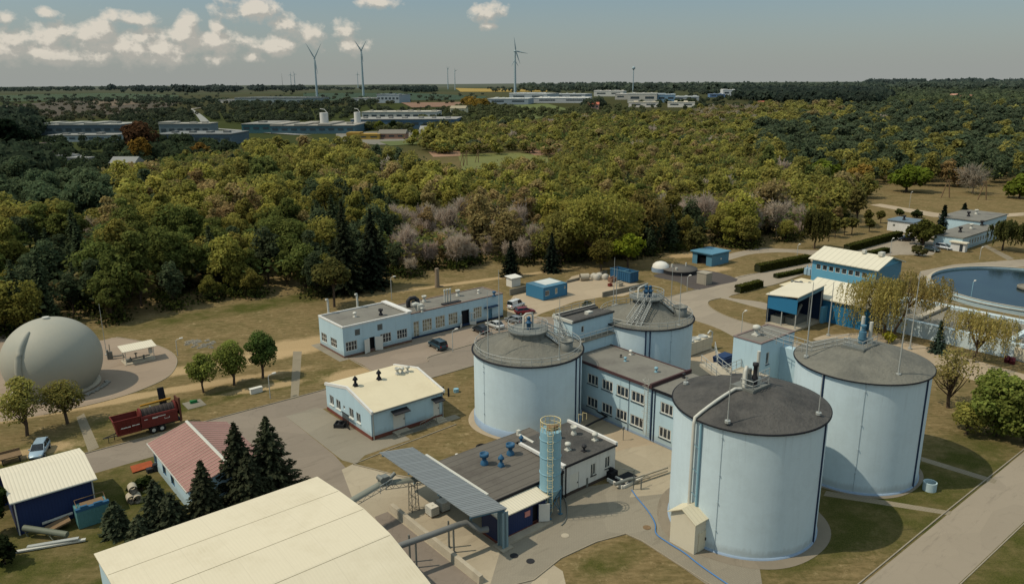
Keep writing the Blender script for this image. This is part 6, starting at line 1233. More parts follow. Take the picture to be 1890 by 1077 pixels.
# ================================================================== LAMPS, POLES
def lamp(bx_, by_, tx_, ty_, label, m_=GREY, arm=.9, dirn=1):
    u, v = g(bx_, by_); h = HT(bx_, by_, tx_, ty_); r = thing('street_lamp', label, 'street lamp', u, v)
    b = MB(); b.tube([(u, v, 0), (u, v, h*.95), (u+.15*dirn, v, h)], .07, 6, r1=.045); b.build('pole', m_, r)
    b = MB(); b.tube([(u+.1*dirn, v, h), (u+arm*dirn, v, h+.15)], .05, 5); b.box(*sorted((u+arm*dirn*.7, u+arm*dirn*1.3)), v-.16, v+.16, h+.05, h+.22); b.build('lamp_head', WHITE, r)
lamp(835.7, 649, 836, 610, 'thin grey street lamp on the kerb of the parking bay', dirn=1)
lamp(723, 553, 723, 512, 'street lamp on the dry grass behind the long workshop')
lamp(328, 656, 325, 627, 'short lamp at the edge of the gravel pad')
lamp(1368, 618, 1370, 576, 'street lamp on the grass beside the curved road before the blue loading shed')
lamp(1791, 556, 1797, 520, 'pale blue street lamp at the rim of the round basin', SILOB)
lamp(1255+55, 500, 1308+2, 452, 'thin lamp behind the dark asphalt apron') if False else None
lamp(1268, 536, 1270, 510, 'short lamp on the tip of grass by the dark asphalt apron')
lamp(1642, 476, 1645, 441, 'street lamp between the hedges of the far car park')
lamp(1808, 478, 1814, 458, 'short lamp on the lawn before the reception building')
lamp(1471, 473, 1473, 452, 'short lamp at the top of the loop road')
lamp(1678, 384, 1680, 355, 'lamp post alone on the far meadow')
lamp(1589, 349, 1589, 334, 'lamp beside the orange-leaved tree at the wood edge')
lamp(499, 735, 498, 692, 'thin post lamp on the verge right of the white ground box')
u, v = g(807, 530); b = MB(); h = HT(807, 530, 806, 495); b.tube([(u, v, 0), (u+.05, v, h*.6), (u, v, h)], [.6, .5, .45], 10); b.tube([(u, v, .3), (u+1.4, v-.4, 0)], .2, 6); b.single('dead_tree_trunk', mat('bleached_bark', (136, 120, 100), 1, .3, 2, 8), 'broken dead tree trunk standing in the grass behind the long workshop', 'tree trunk')
for (bx_, by_, ty_, w_, lb) in [(1752, 365, 331, 12, 'A-frame wooden power pole, the left of the pair on the far meadow'), (1820, 369, 334, 11, 'A-frame wooden power pole, the right of the pair on the far meadow')]:
    x, y = G(bx_, by_); h = HT(bx_, by_, bx_, ty_); r = thingw('power_pole', lb, 'power pole', x, y)
    b = MB(); b.tube([(0, 0, 0), (-1.0, 0, h)], .22, 6); b.tube([(-3.0, .5, 0), (-1.4, 0, h)], .2, 6); b.build('pole', WOODD, r); b = MB(); b.tube([(-2.6, 0, h-.4), (.4, 0, h-.4)], .12, 5); b.build('crossarm', WOODD, r)
for (bx_, by_, ty_, lb) in [(862, 305, 277, 'wooden power pole on the clearing, the left one'), (883, 300, 276, 'wooden power pole on the clearing, the right one'), (855, 307, 282, 'tall pole pair at the left of the clearing')]:
    x, y = G(bx_, by_); h = HT(bx_, by_, bx_, ty_); b = MB(); b.tube([(0, 0, 0), (0, 0, h)], .25, 6); b.tube([(-1.2, 0, h-.5), (1.2, 0, h-.5)], .12, 5); b.tube([(-2, 0, 0), (-.2, 0, h*.9)], .2, 5)
    o = b.build('power_pole', WOODD, None, lb, 'power pole'); o.location = (x, y, 0)
# ================================================================== VEGETATION
def leaf_mat(name, transl=.5):
    m = bpy.data.materials.new(name); m.use_nodes = True; nt = m.node_tree
    for n in list(nt.nodes): nt.nodes.remove(n)
    out = nt.nodes.new('ShaderNodeOutputMaterial'); at = nt.nodes.new('ShaderNodeAttribute'); at.attribute_name = 'Col'
    oi = nt.nodes.new('ShaderNodeObjectInfo')
    mr = N(nt, 'ShaderNodeMapRange'); mr.inputs[3].default_value = .82; mr.inputs[4].default_value = 1.18; nt.links.new(oi.outputs['Random'], mr.inputs[0])
    hs = nt.nodes.new('ShaderNodeHueSaturation'); nt.links.new(at.outputs['Color'], hs.inputs['Color']); nt.links.new(mr.outputs[0], hs.inputs['Value'])
    m2 = N(nt, 'ShaderNodeMath', operation='MULTIPLY'); m2.inputs[1].default_value = 7.13; nt.links.new(oi.outputs['Random'], m2.inputs[0]); m3 = N(nt, 'ShaderNodeMath', operation='FRACT'); nt.links.new(m2.outputs[0], m3.inputs[0])
    mh = N(nt, 'ShaderNodeMapRange'); mh.inputs[3].default_value = .488; mh.inputs[4].default_value = .512; nt.links.new(m3.outputs[0], mh.inputs[0]); nt.links.new(mh.outputs[0], hs.inputs['Hue'])
    d = nt.nodes.new('ShaderNodeBsdfDiffuse'); t = nt.nodes.new('ShaderNodeBsdfTranslucent'); mx = nt.nodes.new('ShaderNodeMixShader'); mx.inputs[0].default_value = transl
    nt.links.new(hs.outputs[0], d.inputs[0]); nt.links.new(hs.outputs[0], t.inputs[0]); nt.links.new(d.outputs[0], mx.inputs[1]); nt.links.new(t.outputs[0], mx.inputs[2]); nt.links.new(mx.outputs[0], out.inputs[0]); return m
LEAF = leaf_mat('leaf'); BARK = mat('bark', (84, 70, 56), 1, .3, 2, 8); BARKP = mat('pale_bark', (132, 120, 104), 1, .25, 2, 8)
def unit(a): return a/np.maximum(np.linalg.norm(a, axis=1, keepdims=True), 1e-9)
def cards(c, nrm, sx, sy, r, along=None):
    """one small quad per centre"""
    n = len(c); t = along if along is not None else r.normal(size=(n, 3)); b_ = unit(np.cross(nrm, t)); t = unit(np.cross(b_, nrm))
    sx = np.broadcast_to(sx, (n,))[:, None]; sy = np.broadcast_to(sy, (n,))[:, None]
    q = np.stack([c-t*sx-b_*sy*.6, c+t*sx*.9-b_*sy, c+t*sx+b_*sy*.7, c-t*sx*.8+b_*sy], 1)
    return q.reshape(-1, 3)
def colr(n, rgb, r, var=.3, up=None):
    base = np.array(s2l(rgb)[:3]); k_ = 1+var*(r.random(n)-.5)*2; 
    if up is not None: k_ = k_*up
    cc = base[None, :]*k_[:, None]; cc[:, 0] *= 1+.12*(r.random(n)-.5); return np.clip(cc, 0, 1)
class Tree: # leaf quads + colours, and a wood MB
    def __init__(s): s.q = []; s.c = []; s.w = MB()
    def leaves(s, q, c): s.q.append(q); s.c.append(c)
    def arrays(s): return np.concatenate(s.q), np.concatenate(s.c)
def leafmesh(name, q, c, m=None):
    n = len(q)//4; me = bpy.data.meshes.new(name); me.vertices.add(4*n); me.vertices.foreach_set('co', q.astype(np.float32).ravel())
    me.loops.add(4*n); me.loops.foreach_set('vertex_index', np.arange(4*n, dtype=np.int32)); me.polygons.add(n); me.polygons.foreach_set('loop_start', np.arange(0, 4*n, 4, dtype=np.int32))
    me.update(calc_edges=True); a = me.attributes.new('Col', 'FLOAT_COLOR', 'FACE'); cc = np.ones((n, 4), np.float32); cc[:, :3] = c; a.data.foreach_set('color', cc.ravel()); me.materials.append(m or LEAF); return me
def t_broad(seed, h, R, rgb, n=1500, size=.34, lobes=16, trunk=.28, sparse=0., flat=1., bark=BARK, tr=.16):
    r = np.random.default_rng(seed); T = Tree(); zc = h*(trunk+(1-trunk)/2); rz = h*(1-trunk)/2
    L = []; lr0 = .34 if lobes < 20 else (.27 if lobes < 28 else .2)
    for i in range(lobes):
        d = unit(r.normal(size=(1, 3)))[0]; rr = r.random()**.45*(.68 if lobes < 28 else .8); L.append((d*np.array([R, R, rz*flat])*rr+np.array([0, 0, zc]), (lr0+.2*r.random())*min(R, rz*1.2)))
    L.append((np.array([0, 0, zc+rz*.55]), .42*min(R, rz*1.2)))
    per = n//len(L)
    for c, lr in L:
        d = unit(r.normal(size=(per, 3))); d[:, 2] = np.abs(d[:, 2])*np.where(r.random(per) < .72, 1, -1)
        p = c+d*lr*(.72+.38*r.random((per, 1)))*np.array([1, 1, .85]); nr = unit(d*.75+r.normal(size=(per, 3))*.42+np.array([0, 0, .5]))
        ok = p[:, 2] > h*trunk*.6
        if sparse: ok &= r.random(per) > sparse
        p, nr = p[ok], nr[ok]; k_ = len(p); s_ = size*(.6+.8*r.random(k_))
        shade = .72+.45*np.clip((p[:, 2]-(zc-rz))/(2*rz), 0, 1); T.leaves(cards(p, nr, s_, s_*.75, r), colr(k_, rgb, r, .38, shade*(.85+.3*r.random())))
    T.w.tube([(0, 0, -.2), (.05*R, 0, h*trunk), (0, .03*R, h*.62), (0, 0, h*.85)], [tr*R*.35+.05, tr*R*.28+.04, tr*R*.13+.02, .03], 6)
    for c, lr in L[:-1]:
        z0 = h*(trunk*.8+.2*r.random()); T.w.tube([(0, 0, z0), tuple((np.array([0, 0, z0])*.45+c*.55)+np.array([0, 0, -.1*rz])), tuple(c)], [tr*R*.14+.02, tr*R*.08+.02, .02], 4, caps=False)
    return T
def t_spruce(seed, h, R, rgb, layers=26, size=.16, dens=1.0, power=1.0, droop=.25):
    r = np.random.default_rng(seed); T = Tree()
    for i in range(layers):
        t = i/(layers-1); z = h*(.06+.93*t); rr = R*(1-t)**power*(.82+.3*r.random())+.08; nb = max(4, int((10-4*t)*1.2)); ph = r.random()*6
        for j in range(nb):
            a = ph+2*pi*j/nb+.25*r.normal(); rl = rr*(.75+.4*r.random()); k_ = max(4, int(dens*rl*11)); s_ = (np.arange(k_)+.5)/k_
            dirv = np.array([cos(a), sin(a), 0]); side = np.array([-sin(a), cos(a), 0]); wd = .26*rl*(1-s_)+.1
            p = dirv*(s_*rl)[:, None]+side*(wd*(r.random(k_)*2-1))[:, None]; p[:, 2] = z-droop*rl*s_**1.4+.10*rl*s_**3+r.normal(size=k_)*.07
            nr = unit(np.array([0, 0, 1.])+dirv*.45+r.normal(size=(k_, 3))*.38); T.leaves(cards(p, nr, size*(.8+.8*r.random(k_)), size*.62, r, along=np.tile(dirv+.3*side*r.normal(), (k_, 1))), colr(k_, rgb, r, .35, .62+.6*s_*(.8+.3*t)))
    T.w.tube([(0, 0, -.2), (0, 0, h*.5), (0, 0, h*.99)], [.055*R+.08, .04*R+.03, .02], 6); return T
def t_pine(seed, h, R, rgb, n=900, size=.42):
    T = t_broad(seed, h, R, rgb, n, size, 11, .38, flat=.9); return T
def t_willow(seed, h, R, rgb, strands=300, size=.16, lean=0., trunk=.4, drop=.62, bark=None):
    r = np.random.default_rng(seed); T = Tree(); fork = np.array([lean*.35, 0, h*trunk*.6])
    top = []
    for i in range(11):
        a = 2*pi*i/11+r.normal()*.3; rr = R*(.25+.5*r.random()); top.append(np.array([lean+rr*cos(a), rr*sin(a), h*(.66+.22*r.random())]))
    for e in top: T.w.tube([tuple(fork), tuple(fork*.45+e*.55+np.array([0, 0, .2*h*.2])), tuple(e)], [.13, .07, .02], 5, caps=False)
    T.w.tube([(0, 0, -.2), (lean*.05, .1, h*.16), (lean*.28, -.05, h*trunk*.45), tuple(fork)], [.26, .22, .19, .15], 8)
    for i in range(strands):
        e = top[r.integers(len(top))]; a = r.random()*2*pi; q = r.random()**.6; s0 = e+np.array([cos(a)*R*.42*q, sin(a)*R*.42*q, h*.13*(1-q*.8)*r.random()]); ln = h*drop*(.25+.7*r.random())*(.55+.6*q)
        k_ = max(5, int(ln/.22)); s_ = np.arange(k_)/k_; out = np.array([cos(a), sin(a), 0])
        p = s0+out*(.5*np.sqrt(s_)*R*.22)[:, None]; p[:, 2] -= ln*s_**1.3; p += r.normal(size=(k_, 3))*.10; p = p[p[:, 2] > .4]; k_ = len(p)
        if k_ < 2: continue
        nr = unit(out+r.normal(size=(k_, 3))*.6+np.array([0, 0, .35])); T.leaves(cards(p, nr, size*(.8+.7*r.random(k_)), size*.5, r, along=np.tile([0, 0, -1.], (k_, 1))+r.normal(size=(k_, 3))*.35), colr(k_, rgb, r, .35, np.full(k_, .85+.35*r.random())))
    return T
def t_bare(seed, h, R, rgb, n=900, wd=.03):
    r = np.random.default_rng(seed); T = Tree()
    ends = []
    for i in range(14):
        a = r.random()*2*pi; q = r.random()**.5; ends.append(np.array([R*.75*q*cos(a), R*.75*q*sin(a), h*(.62+.3*(1-q)*r.random()+.1*r.random())]))
    for e in ends: z0 = h*(.18+.2*r.random()); T.w.tube([(0, 0, z0), tuple(np.array([0, 0, z0])*.5+e*.5), tuple(e)], [.09, .05, .02], 4, caps=False)
    T.w.tube([(0, 0, -.2), (0, 0, h*.4), (0, 0, h*.75)], [.2, .13, .04], 6)
    e = np.array(ends)[r.integers(0, 14, n)]; base = e*(.45+.5*r.random((n, 1))); base[:, 2] = np.maximum(base[:, 2], h*.25)
    d = unit(base-np.array([0, 0, h*.35])+r.normal(size=(n, 3))*R*.45+np.array([0, 0, R*.4])); ln = R*(.16+.25*r.random(n)); c = base+d*ln[:, None]
    T.leaves(cards(c, unit(r.normal(size=(n, 3))), ln, wd, r, along=d), colr(n, rgb, r, .25)); return T
def t_shrub(seed, h, R, rgb, n=700, size=.2): return t_broad(seed, h, R, rgb, n, size, 9, .04, flat=1.0)
def plant_tree(T, name, label, cat, x, y, z=0, rz=0, group=None, bark=BARK, sc=1):
    r = thingw(name, label, cat, x, y, z, rz, group); q, c = T.arrays(); me = leafmesh('crown', q, c); o = bpy.data.objects.new('crown', me); col.objects.link(o); o.parent = r
    T.w.build('trunk', bark, r); r.scale = (sc,)*3; return r
def near(kind, label, base, top, w_, rgb, seed=1, name=None, cat='tree', z=0, **kw):
    x, y = G(base[0], base[1]); h = HT(base[0], base[1], base[0], top); d = (np.array([x, y, 0])-_C)@_fw; R = w_/2*d/F
    bark = kw.pop('bark', BARK); T = kind(seed, h, R, rgb, **kw); return plant_tree(T, name or 'broadleaf_tree', label, cat, x, y, z, rng.random()*6 if kind is not t_willow else 0, bark=bark)
OL = (104, 104, 44); YG = (122, 124, 50); DG = (52, 64, 32); BR = (116, 96, 60); GR = (128, 116, 102); RD = (122, 84, 48); SPR = (64, 68, 50); SPB = (76, 82, 62); WIL = (158, 130, 62)
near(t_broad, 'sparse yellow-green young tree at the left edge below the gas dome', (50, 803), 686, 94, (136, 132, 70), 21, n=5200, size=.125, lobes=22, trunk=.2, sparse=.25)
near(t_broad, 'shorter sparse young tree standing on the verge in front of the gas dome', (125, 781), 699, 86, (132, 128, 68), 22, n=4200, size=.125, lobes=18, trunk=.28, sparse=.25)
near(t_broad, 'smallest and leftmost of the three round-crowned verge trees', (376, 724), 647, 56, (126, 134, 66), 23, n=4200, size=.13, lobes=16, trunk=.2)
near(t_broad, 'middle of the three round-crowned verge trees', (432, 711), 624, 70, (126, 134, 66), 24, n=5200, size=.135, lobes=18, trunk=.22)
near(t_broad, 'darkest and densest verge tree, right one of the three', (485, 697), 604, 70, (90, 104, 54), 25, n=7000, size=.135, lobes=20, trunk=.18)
# spruces beside the big hall
for i, (bx_, by_, ty, w_, lb) in enumerate([(446, 925, 778, 96, 'tall dark spruce between the faded red roof and the widest spruce'), (503, 912, 767, 122, 'widest and tallest dark spruce beside the big hall'), (466, 940, 833, 84, 'mid-sized spruce standing in front between the two tallest spruces'), (383, 968, 849, 84, 'spruce in front of the lower corner of the faded red roof'), (296, 985, 884, 66, 'young spruce left of the faded red roof building, the left of a close pair'), (322, 990, 908, 64, 'young spruce left of the faded red roof building, the right of a close pair'), (217, 985, 924, 52, 'bushy young spruce right of the teal container'), (262, 1002, 950, 50, 'low young spruce at the edge of the big hall roof')]):
    near(t_spruce, lb, (bx_, by_), ty, w_, SPR if i < 4 else SPB, 40+i, 'spruce_tree', layers=30 if i < 4 else 20, size=.19, dens=1.3, power=.8 if i < 4 else .5, droop=.15)
near(t_shrub, 'dark shrub row on the grass behind the young spruces', (262, 905), 882, 60, (48, 58, 30), 55, 'shrub', 'shrub')
near(t_broad, 'green tree cut by the left edge in front of the navy shed', (-4, 985), 880, 52, (60, 74, 38), 56, n=2600, size=.16, trunk=.1)
near(t_shrub, 'dark bush mass at the bottom left edge', (10, 1040), 985, 60, (36, 44, 26), 57, 'shrub', 'shrub')
# middle distance
near(t_spruce, 'dark spruce on the grass behind the white booth', (943, 510), 444, 46, (34, 42, 32), 60, 'spruce_tree', layers=24, size=.24, dens=.8)
near(t_spruce, 'dark spruce at the wood edge right of the one behind the booth', (1018, 501), 430, 40, (40, 48, 38), 61, 'spruce_tree', layers=24, size=.24, dens=.8)
near(t_broad, 'thin-leaved small tree left of the bright round-crowned tree', (1109, 503), 441, 52, (100, 94, 46), 62, n=1300, size=.28, sparse=.3)
near(t_broad, 'bright green round-crowned tree behind the blue skip', (1159, 495), 430, 66, (126, 136, 44), 63, n=2400, size=.3, lobes=20, trunk=.3)
near(t_shrub, 'small dark arborvitae bush in front of the container office', (1083, 578), 553, 22, (44, 54, 30), 64, 'shrub', 'shrub', n=500)
near(t_shrub, 'small dark bush beside the back tank railing', (1150, 552), 536, 12, (44, 54, 30), 65, 'shrub', 'shrub', n=300) if False else None
near(t_pine, 'broad larch at the wood edge behind the left end of the long workshop', (617, 566), 474, 84, (92, 88, 50), 66, 'larch_tree', n=2600, size=.27)
near(t_broad, 'tree group at the blue storage shed left corner', (1280, 478), 420, 50, (84, 82, 44), 67, n=1500, size=.3, sparse=.3)
# willows
near(t_willow, 'large golden willow hanging over the screen house roof, left one', (1633, 618), 494, 122, (164, 148, 86), 70, 'willow_tree', strands=430, size=.15, lean=-3.0, drop=.7)
near(t_willow, 'golden willow with a curved leaning trunk, middle one', (1648, 628), 496, 100, (158, 144, 84), 71, 'willow_tree', strands=360, size=.15, lean=4.6, drop=.34, trunk=.75)
near(t_willow, 'golden willow in front of the long white basin wall, right one', (1797, 668), 566, 124, (166, 150, 88), 72, 'willow_tree', strands=380, size=.14, lean=.8, drop=.55)
near(t_spruce, 'small blue-green spruce in front of the white basin wall', (1730, 650), 592, 34, (62, 78, 66), 73, 'spruce_tree', layers=16, size=.2, dens=.6)
near(t_broad, 'thin yellow-brown tree between the far right tank and the white basin wall', (1750, 752), 640, 104, (138, 126, 76), 74, n=3600, size=.13, sparse=.55, lobes=30, trunk=.2)
near(t_broad, 'dense green shrubby tree at the right edge, left stem', (1838, 802), 676, 124, (126, 134, 66), 75, n=9000, size=.18, lobes=34, trunk=.02)
near(t_broad, 'dense green shrubby tree cut by the right edge', (1892, 818), 682, 110, (122, 130, 64), 76, n=8000, size=.18, lobes=32, trunk=.02)
near(t_shrub, 'yellow-green shrub behind the far right tank platform', (1640, 632), 612, 34, (150, 146, 50), 77, 'shrub', 'shrub', n=400)
near(t_shrub, 'low yellow-green bush at the foot of the dense shrubby trees on the right', (1782, 800), 742, 78, (132, 132, 66), 78, 'shrub', 'shrub', n=2600, size=.15)
# far right garden
for i, (K, lb, b0, ty, w_, rgb, nm, kw) in enumerate([
 (t_willow, 'weeping birch at the wood edge left of the loop road', (1503, 459), 385, 50, (84, 84, 44), 'birch_tree', dict(strands=170, size=.35, drop=.6)),
 (t_broad, 'slim birch left of the small orchard', (1580, 420), 345, 42, (100, 94, 52), 'birch_tree', dict(n=1000, size=.45, sparse=.25)),
 (t_spruce, 'left of the two dark spruces behind the reception building', (1738, 428), 379, 28, (40, 50, 38), 'spruce_tree', dict(layers=18, size=.4, dens=.5)),
 (t_spruce, 'right of the two dark spruces behind the reception building', (1776, 414), 376, 36, (44, 52, 40), 'spruce_tree', dict(layers=18, size=.4, dens=.5)),
 (t_spruce, 'low dark spruce between the two taller spruces', (1757, 418), 395, 26, (44, 54, 38), 'spruce_tree', dict(layers=12, size=.4, dens=.5)),
 (t_broad, 'bushy dark green tree over the far car park', (1702, 452), 404, 78, (76, 80, 38), 'broadleaf_tree', dict(n=2000, size=.4, trunk=.12)),
 (t_shrub, 'round grey-green shrub before the far car park', (1696, 472), 452, 30, (92, 92, 54), 'shrub', dict(n=500, size=.3)),
 (t_willow, 'weeping tree in front of the reception building', (1850, 462), 400, 50, (90, 92, 52), 'birch_tree', dict(strands=180, size=.35, drop=.55)),
 (t_willow, 'weeping tree cut by the right edge near the reception building', (1893, 468), 405, 44, (86, 90, 50), 'birch_tree', dict(strands=160, size=.35, drop=.55)),
 (t_broad, 'large dense round tree at the edge of the far meadow', (1672, 354), 303, 92, (106, 118, 44), 'broadleaf_tree', dict(n=2600, size=.6, trunk=.12, lobes=24)),
 (t_broad, 'orange-leaved round tree at the wood edge', (1588, 344), 302, 56, (136, 108, 56), 'broadleaf_tree', dict(n=1400, size=.6, trunk=.15)),
 (t_broad, 'bright green tree left of the orange-leaved one at the wood edge', (1522, 340), 296, 60, (104, 114, 44), 'broadleaf_tree', dict(n=1500, size=.6, trunk=.12)),
 (t_broad, 'green tree cut by the right edge on the far meadow', (1880, 366), 320, 62, (98, 110, 42), 'broadleaf_tree', dict(n=1500, size=.6, trunk=.12)),
 (t_bare, 'bare pale tree at the meadow edge behind the pole pair', (1795, 357), 306, 62, (150, 138, 122), 'bare_tree', dict(n=900, wd=.09)),
 (t_shrub, 'small dark shrub on the meadow near the white hut', (1660, 398), 386, 16, (66, 74, 40), 'shrub', dict(n=260, size=.4)),
 (t_shrub, 'dark shrub just behind the white hut', (1692, 402), 387, 24, (62, 70, 40), 'shrub', dict(n=300, size=.4))]):
    near(K, lb, b0, ty, w_, rgb, 90+i, nm, 'shrub' if nm == 'shrub' else 'tree', **kw)
for i, (bx_, by_, ty, w_) in enumerate([(1523, 436, 404, 20), (1541, 439, 400, 22), (1558, 434, 400, 20), (1572, 432, 402, 22), (1604, 428, 402, 18), (1600, 414, 386, 18), (1625, 412, 388, 16)]):
    near(t_broad, 'small young tree of the orchard row on the slope left of the white hut', (bx_, by_), ty, w_, (100, 98, 50), 120+i, n=420, size=.4, sparse=.2, trunk=.35)['group'] = 'young orchard trees'
# hedges
def hedge(p, q, w_, h, label, seed):
    a, c_ = np.array(G(*p)), np.array(G(*q)); d = c_-a; L = np.linalg.norm(d); an = atan2(d[1], d[0]); r = np.random.default_rng(seed); o = thingw('hedge', label, 'hedge', a[0], a[1], 0, an); b = MB(); b.box(.1, L-.1, -w_/2+.1, w_/2-.1, 0, h-.08); b.build('hedge_core', mat('hedge_core', (40, 44, 24), 1, .3, 2, 8), o)
    n = int(L*(w_+2*h)*26); f = r.random(n); px_ = r.random(n)*L; side = f < .36
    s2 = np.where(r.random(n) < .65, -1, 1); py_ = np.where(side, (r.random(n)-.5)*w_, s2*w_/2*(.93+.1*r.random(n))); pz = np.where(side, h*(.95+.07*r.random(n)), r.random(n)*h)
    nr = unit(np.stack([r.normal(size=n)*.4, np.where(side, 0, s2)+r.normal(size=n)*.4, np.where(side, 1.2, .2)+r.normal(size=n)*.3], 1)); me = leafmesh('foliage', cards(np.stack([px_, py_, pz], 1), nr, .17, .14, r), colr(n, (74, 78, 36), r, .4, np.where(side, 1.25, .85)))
    e = bpy.data.objects.new('foliage', me); col.objects.link(e); e.parent = o
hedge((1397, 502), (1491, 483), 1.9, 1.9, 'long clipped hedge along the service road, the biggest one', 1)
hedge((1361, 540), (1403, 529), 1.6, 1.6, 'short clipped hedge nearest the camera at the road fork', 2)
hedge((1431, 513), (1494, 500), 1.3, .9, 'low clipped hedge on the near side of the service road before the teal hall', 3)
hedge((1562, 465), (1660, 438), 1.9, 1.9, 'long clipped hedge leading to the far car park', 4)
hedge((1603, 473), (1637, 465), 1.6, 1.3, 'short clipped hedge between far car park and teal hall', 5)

near(t_broad, 'very large domed yellow-green tree at the wood edge behind the two yard trees', (1112, 486), 350, 170, (132, 128, 62), 140, n=9000, size=.26, lobes=34, trunk=.06)
near(t_broad, 'broad domed olive tree left of the very large domed one', (1035, 486), 385, 110, (118, 116, 60), 141, n=5000, size=.26, lobes=24, trunk=.06)
near(t_broad, 'rust-brown domed tree right behind the very large domed one', (1185, 462), 338, 96, (118, 104, 60), 142, n=5000, size=.27, lobes=24, trunk=.06)
near(t_spruce, 'tall shaggy dark spruce in the wood above the larch', (640, 540), 372, 90, (56, 62, 44), 143, 'spruce_tree', layers=34, size=.3, dens=.9)
near(t_spruce, 'second tall dark spruce in the wood right of the shaggy one', (690, 530), 385, 80, (50, 56, 42), 144, 'spruce_tree', layers=34, size=.3, dens=.9)
# ---------------------------------------------------------------- the wood
def inpoly(px, py, poly):
    c = False; n = len(poly); j = n-1
    for i in range(n):
        xi, yi = poly[i]; xj, yj = poly[j]
        if (yi > py) != (yj > py) and px < (xj-xi)*(py-yi)/(yj-yi)+xi: c = not c
        j = i
    return c
WOOD = [(-260, 660), (0, 622), (190, 606), (250, 591), (330, 566), (400, 553), (500, 548), (560, 549), (575, 552), (650, 530), (720, 516), (800, 506), (860, 496), (920, 490), (1000, 490), (1060, 487), (1180, 480), (1250, 471), (1330, 462), (1400, 456), (1450, 449), (1500, 437), (1545, 420), (1570, 395), (1600, 372), (1590, 356), (1480, 350), (1500, 342), (1620, 342), (1740, 346), (1890, 346), (2150, 350), (2150, 206), (1890, 203), (1600, 203), (1400, 204), (1300, 206), (1270, 215), (1050, 222), (1000, 232), (940, 236), (900, 232), (850, 242), (800, 256), (760, 268), (800, 285), (880, 290), (960, 282), (1000, 288), (1040, 300), (1010, 322), (940, 322), (870, 336), (820, 330), (760, 312), (680, 300), (620, 285), (540, 282), (470, 290), (420, 300), (380, 296), (300, 318), (230, 335), (150, 342), (120, 356), (0, 352), (-260, 360)]
PINES = [[(555, 395), (730, 400), (735, 545), (575, 560)], [(690, 300), (850, 300), (860, 330), (690, 330)], [(1370, 245), (1900, 215), (2150, 215), (2150, 345), (1700, 345), (1480, 335), (1400, 300)], [(1560, 200), (2150, 200), (2150, 240), (1560, 235)], [(1170, 440), (1300, 430), (1300, 475), (1190, 482)], [(40, 480), (170, 480), (200, 610), (40, 620)]]
BARE = [[(700, 425), (1010, 430), (1010, 500), (720, 520)], [(1190, 395), (1310, 400), (1320, 440), (1200, 440)], [(130, 440), (235, 440), (240, 480), (130, 480)], [(1270, 205), (1400, 205), (1400, 225), (1270, 222)], [(1360, 400), (1480, 400), (1480, 430), (1370, 440)]]
CLOUD_SHADE = [(-300, 335), (180, 330), (240, 380), (210, 440), (60, 500), (-300, 520)]  # wood region whose trees carry painted cloud shadow
spots = []
r5 = np.random.default_rng(5)
def cell(dist): return 6.4 if dist < 300 else (7.8 if dist < 480 else 10.5)
for (d0, d1) in ((120, 300), (300, 480), (480, 1300)):
    cs = cell(d0+1); ys = np.arange(40, d1, cs)
    for y in ys:
        for x in np.arange(-.86*y-40, .86*y+60, cs):
            X_, Y_ = x+r5.normal()*cs*.27, y+r5.normal()*cs*.27; d = hypot(X_, Y_)
            if not (d0 <= d < d1): continue
            z = TZ(X_, Y_); p = proj(X_, Y_, z)
            if p[0] < -160 or p[0] > 2060 or not inpoly(p[0], p[1], WOOD): continue
            spots.append((d, X_, Y_, z, p[0], p[1]))
spots.sort()
def sp_of(px, py, X_, Y_, q):
    n1 = sin(X_/31+1.3)*cos(Y_/27)+.6*sin(X_/13+Y_/17)+.5*sin(Y_/9+2)
    if any(inpoly(px+q.normal()*6, py+q.normal()*4, P_) for P_ in PINES): return 'pine' if q.random() < .82 else 'olive'
    if any(inpoly(px+q.normal()*14, py+q.normal()*8, P_) for P_ in BARE): return 'bare' if q.random() < .72 else 'brown'
    if px < 700 and py < 430 and inpoly(px, py, CLOUD_SHADE): return 'dark'
    u = q.random()
    if px < 620 and py > 455: return 'green' if u < .6 else ('pine' if u < .78 else 'olive')
    if n1 > 1.1: return 'brown' if u < .34 else ('red' if u < .40 else 'olive')
    if n1 > .1: return 'yellow' if u < .62 else ('olive' if u < .9 else 'brown')
    if n1 > -.8: return 'olive' if u < .62 else ('yellow' if u < .85 else ('brown' if u < .94 else 'pine'))
    return 'green' if u < .55 else ('olive' if u < .85 else 'bare')
SP = {'yellow': (t_broad, (144, 138, 66), 'yellow-green broadleaf tree standing in the broad wood behind the plant'), 'olive': (t_broad, (130, 124, 62), 'olive green broadleaf tree standing in the broad wood behind the plant'), 'green': (t_broad, (98, 104, 54), 'fresh dark green broadleaf tree standing in the broad wood behind the plant'),
 'brown': (t_broad, (144, 126, 84), 'brownish budding tree standing in the broad wood behind the plant'), 'red': (t_broad, (134, 110, 70), 'rust-brown budding tree standing in the broad wood behind the plant'), 'dark': (t_broad, (80, 92, 64), 'green tree, leaves coloured darker for cloud shadow, in the left part of the wood'),  # dark kind: cloud shadow put into the leaf colour
 'pine': (t_pine, (78, 88, 62), 'dark conifer standing in the broad wood behind the plant'), 'bare': (t_bare, (178, 162, 144), 'leafless pale grey tree standing in the broad wood behind the plant')}
HV, LV, FV = {}, {}, {}
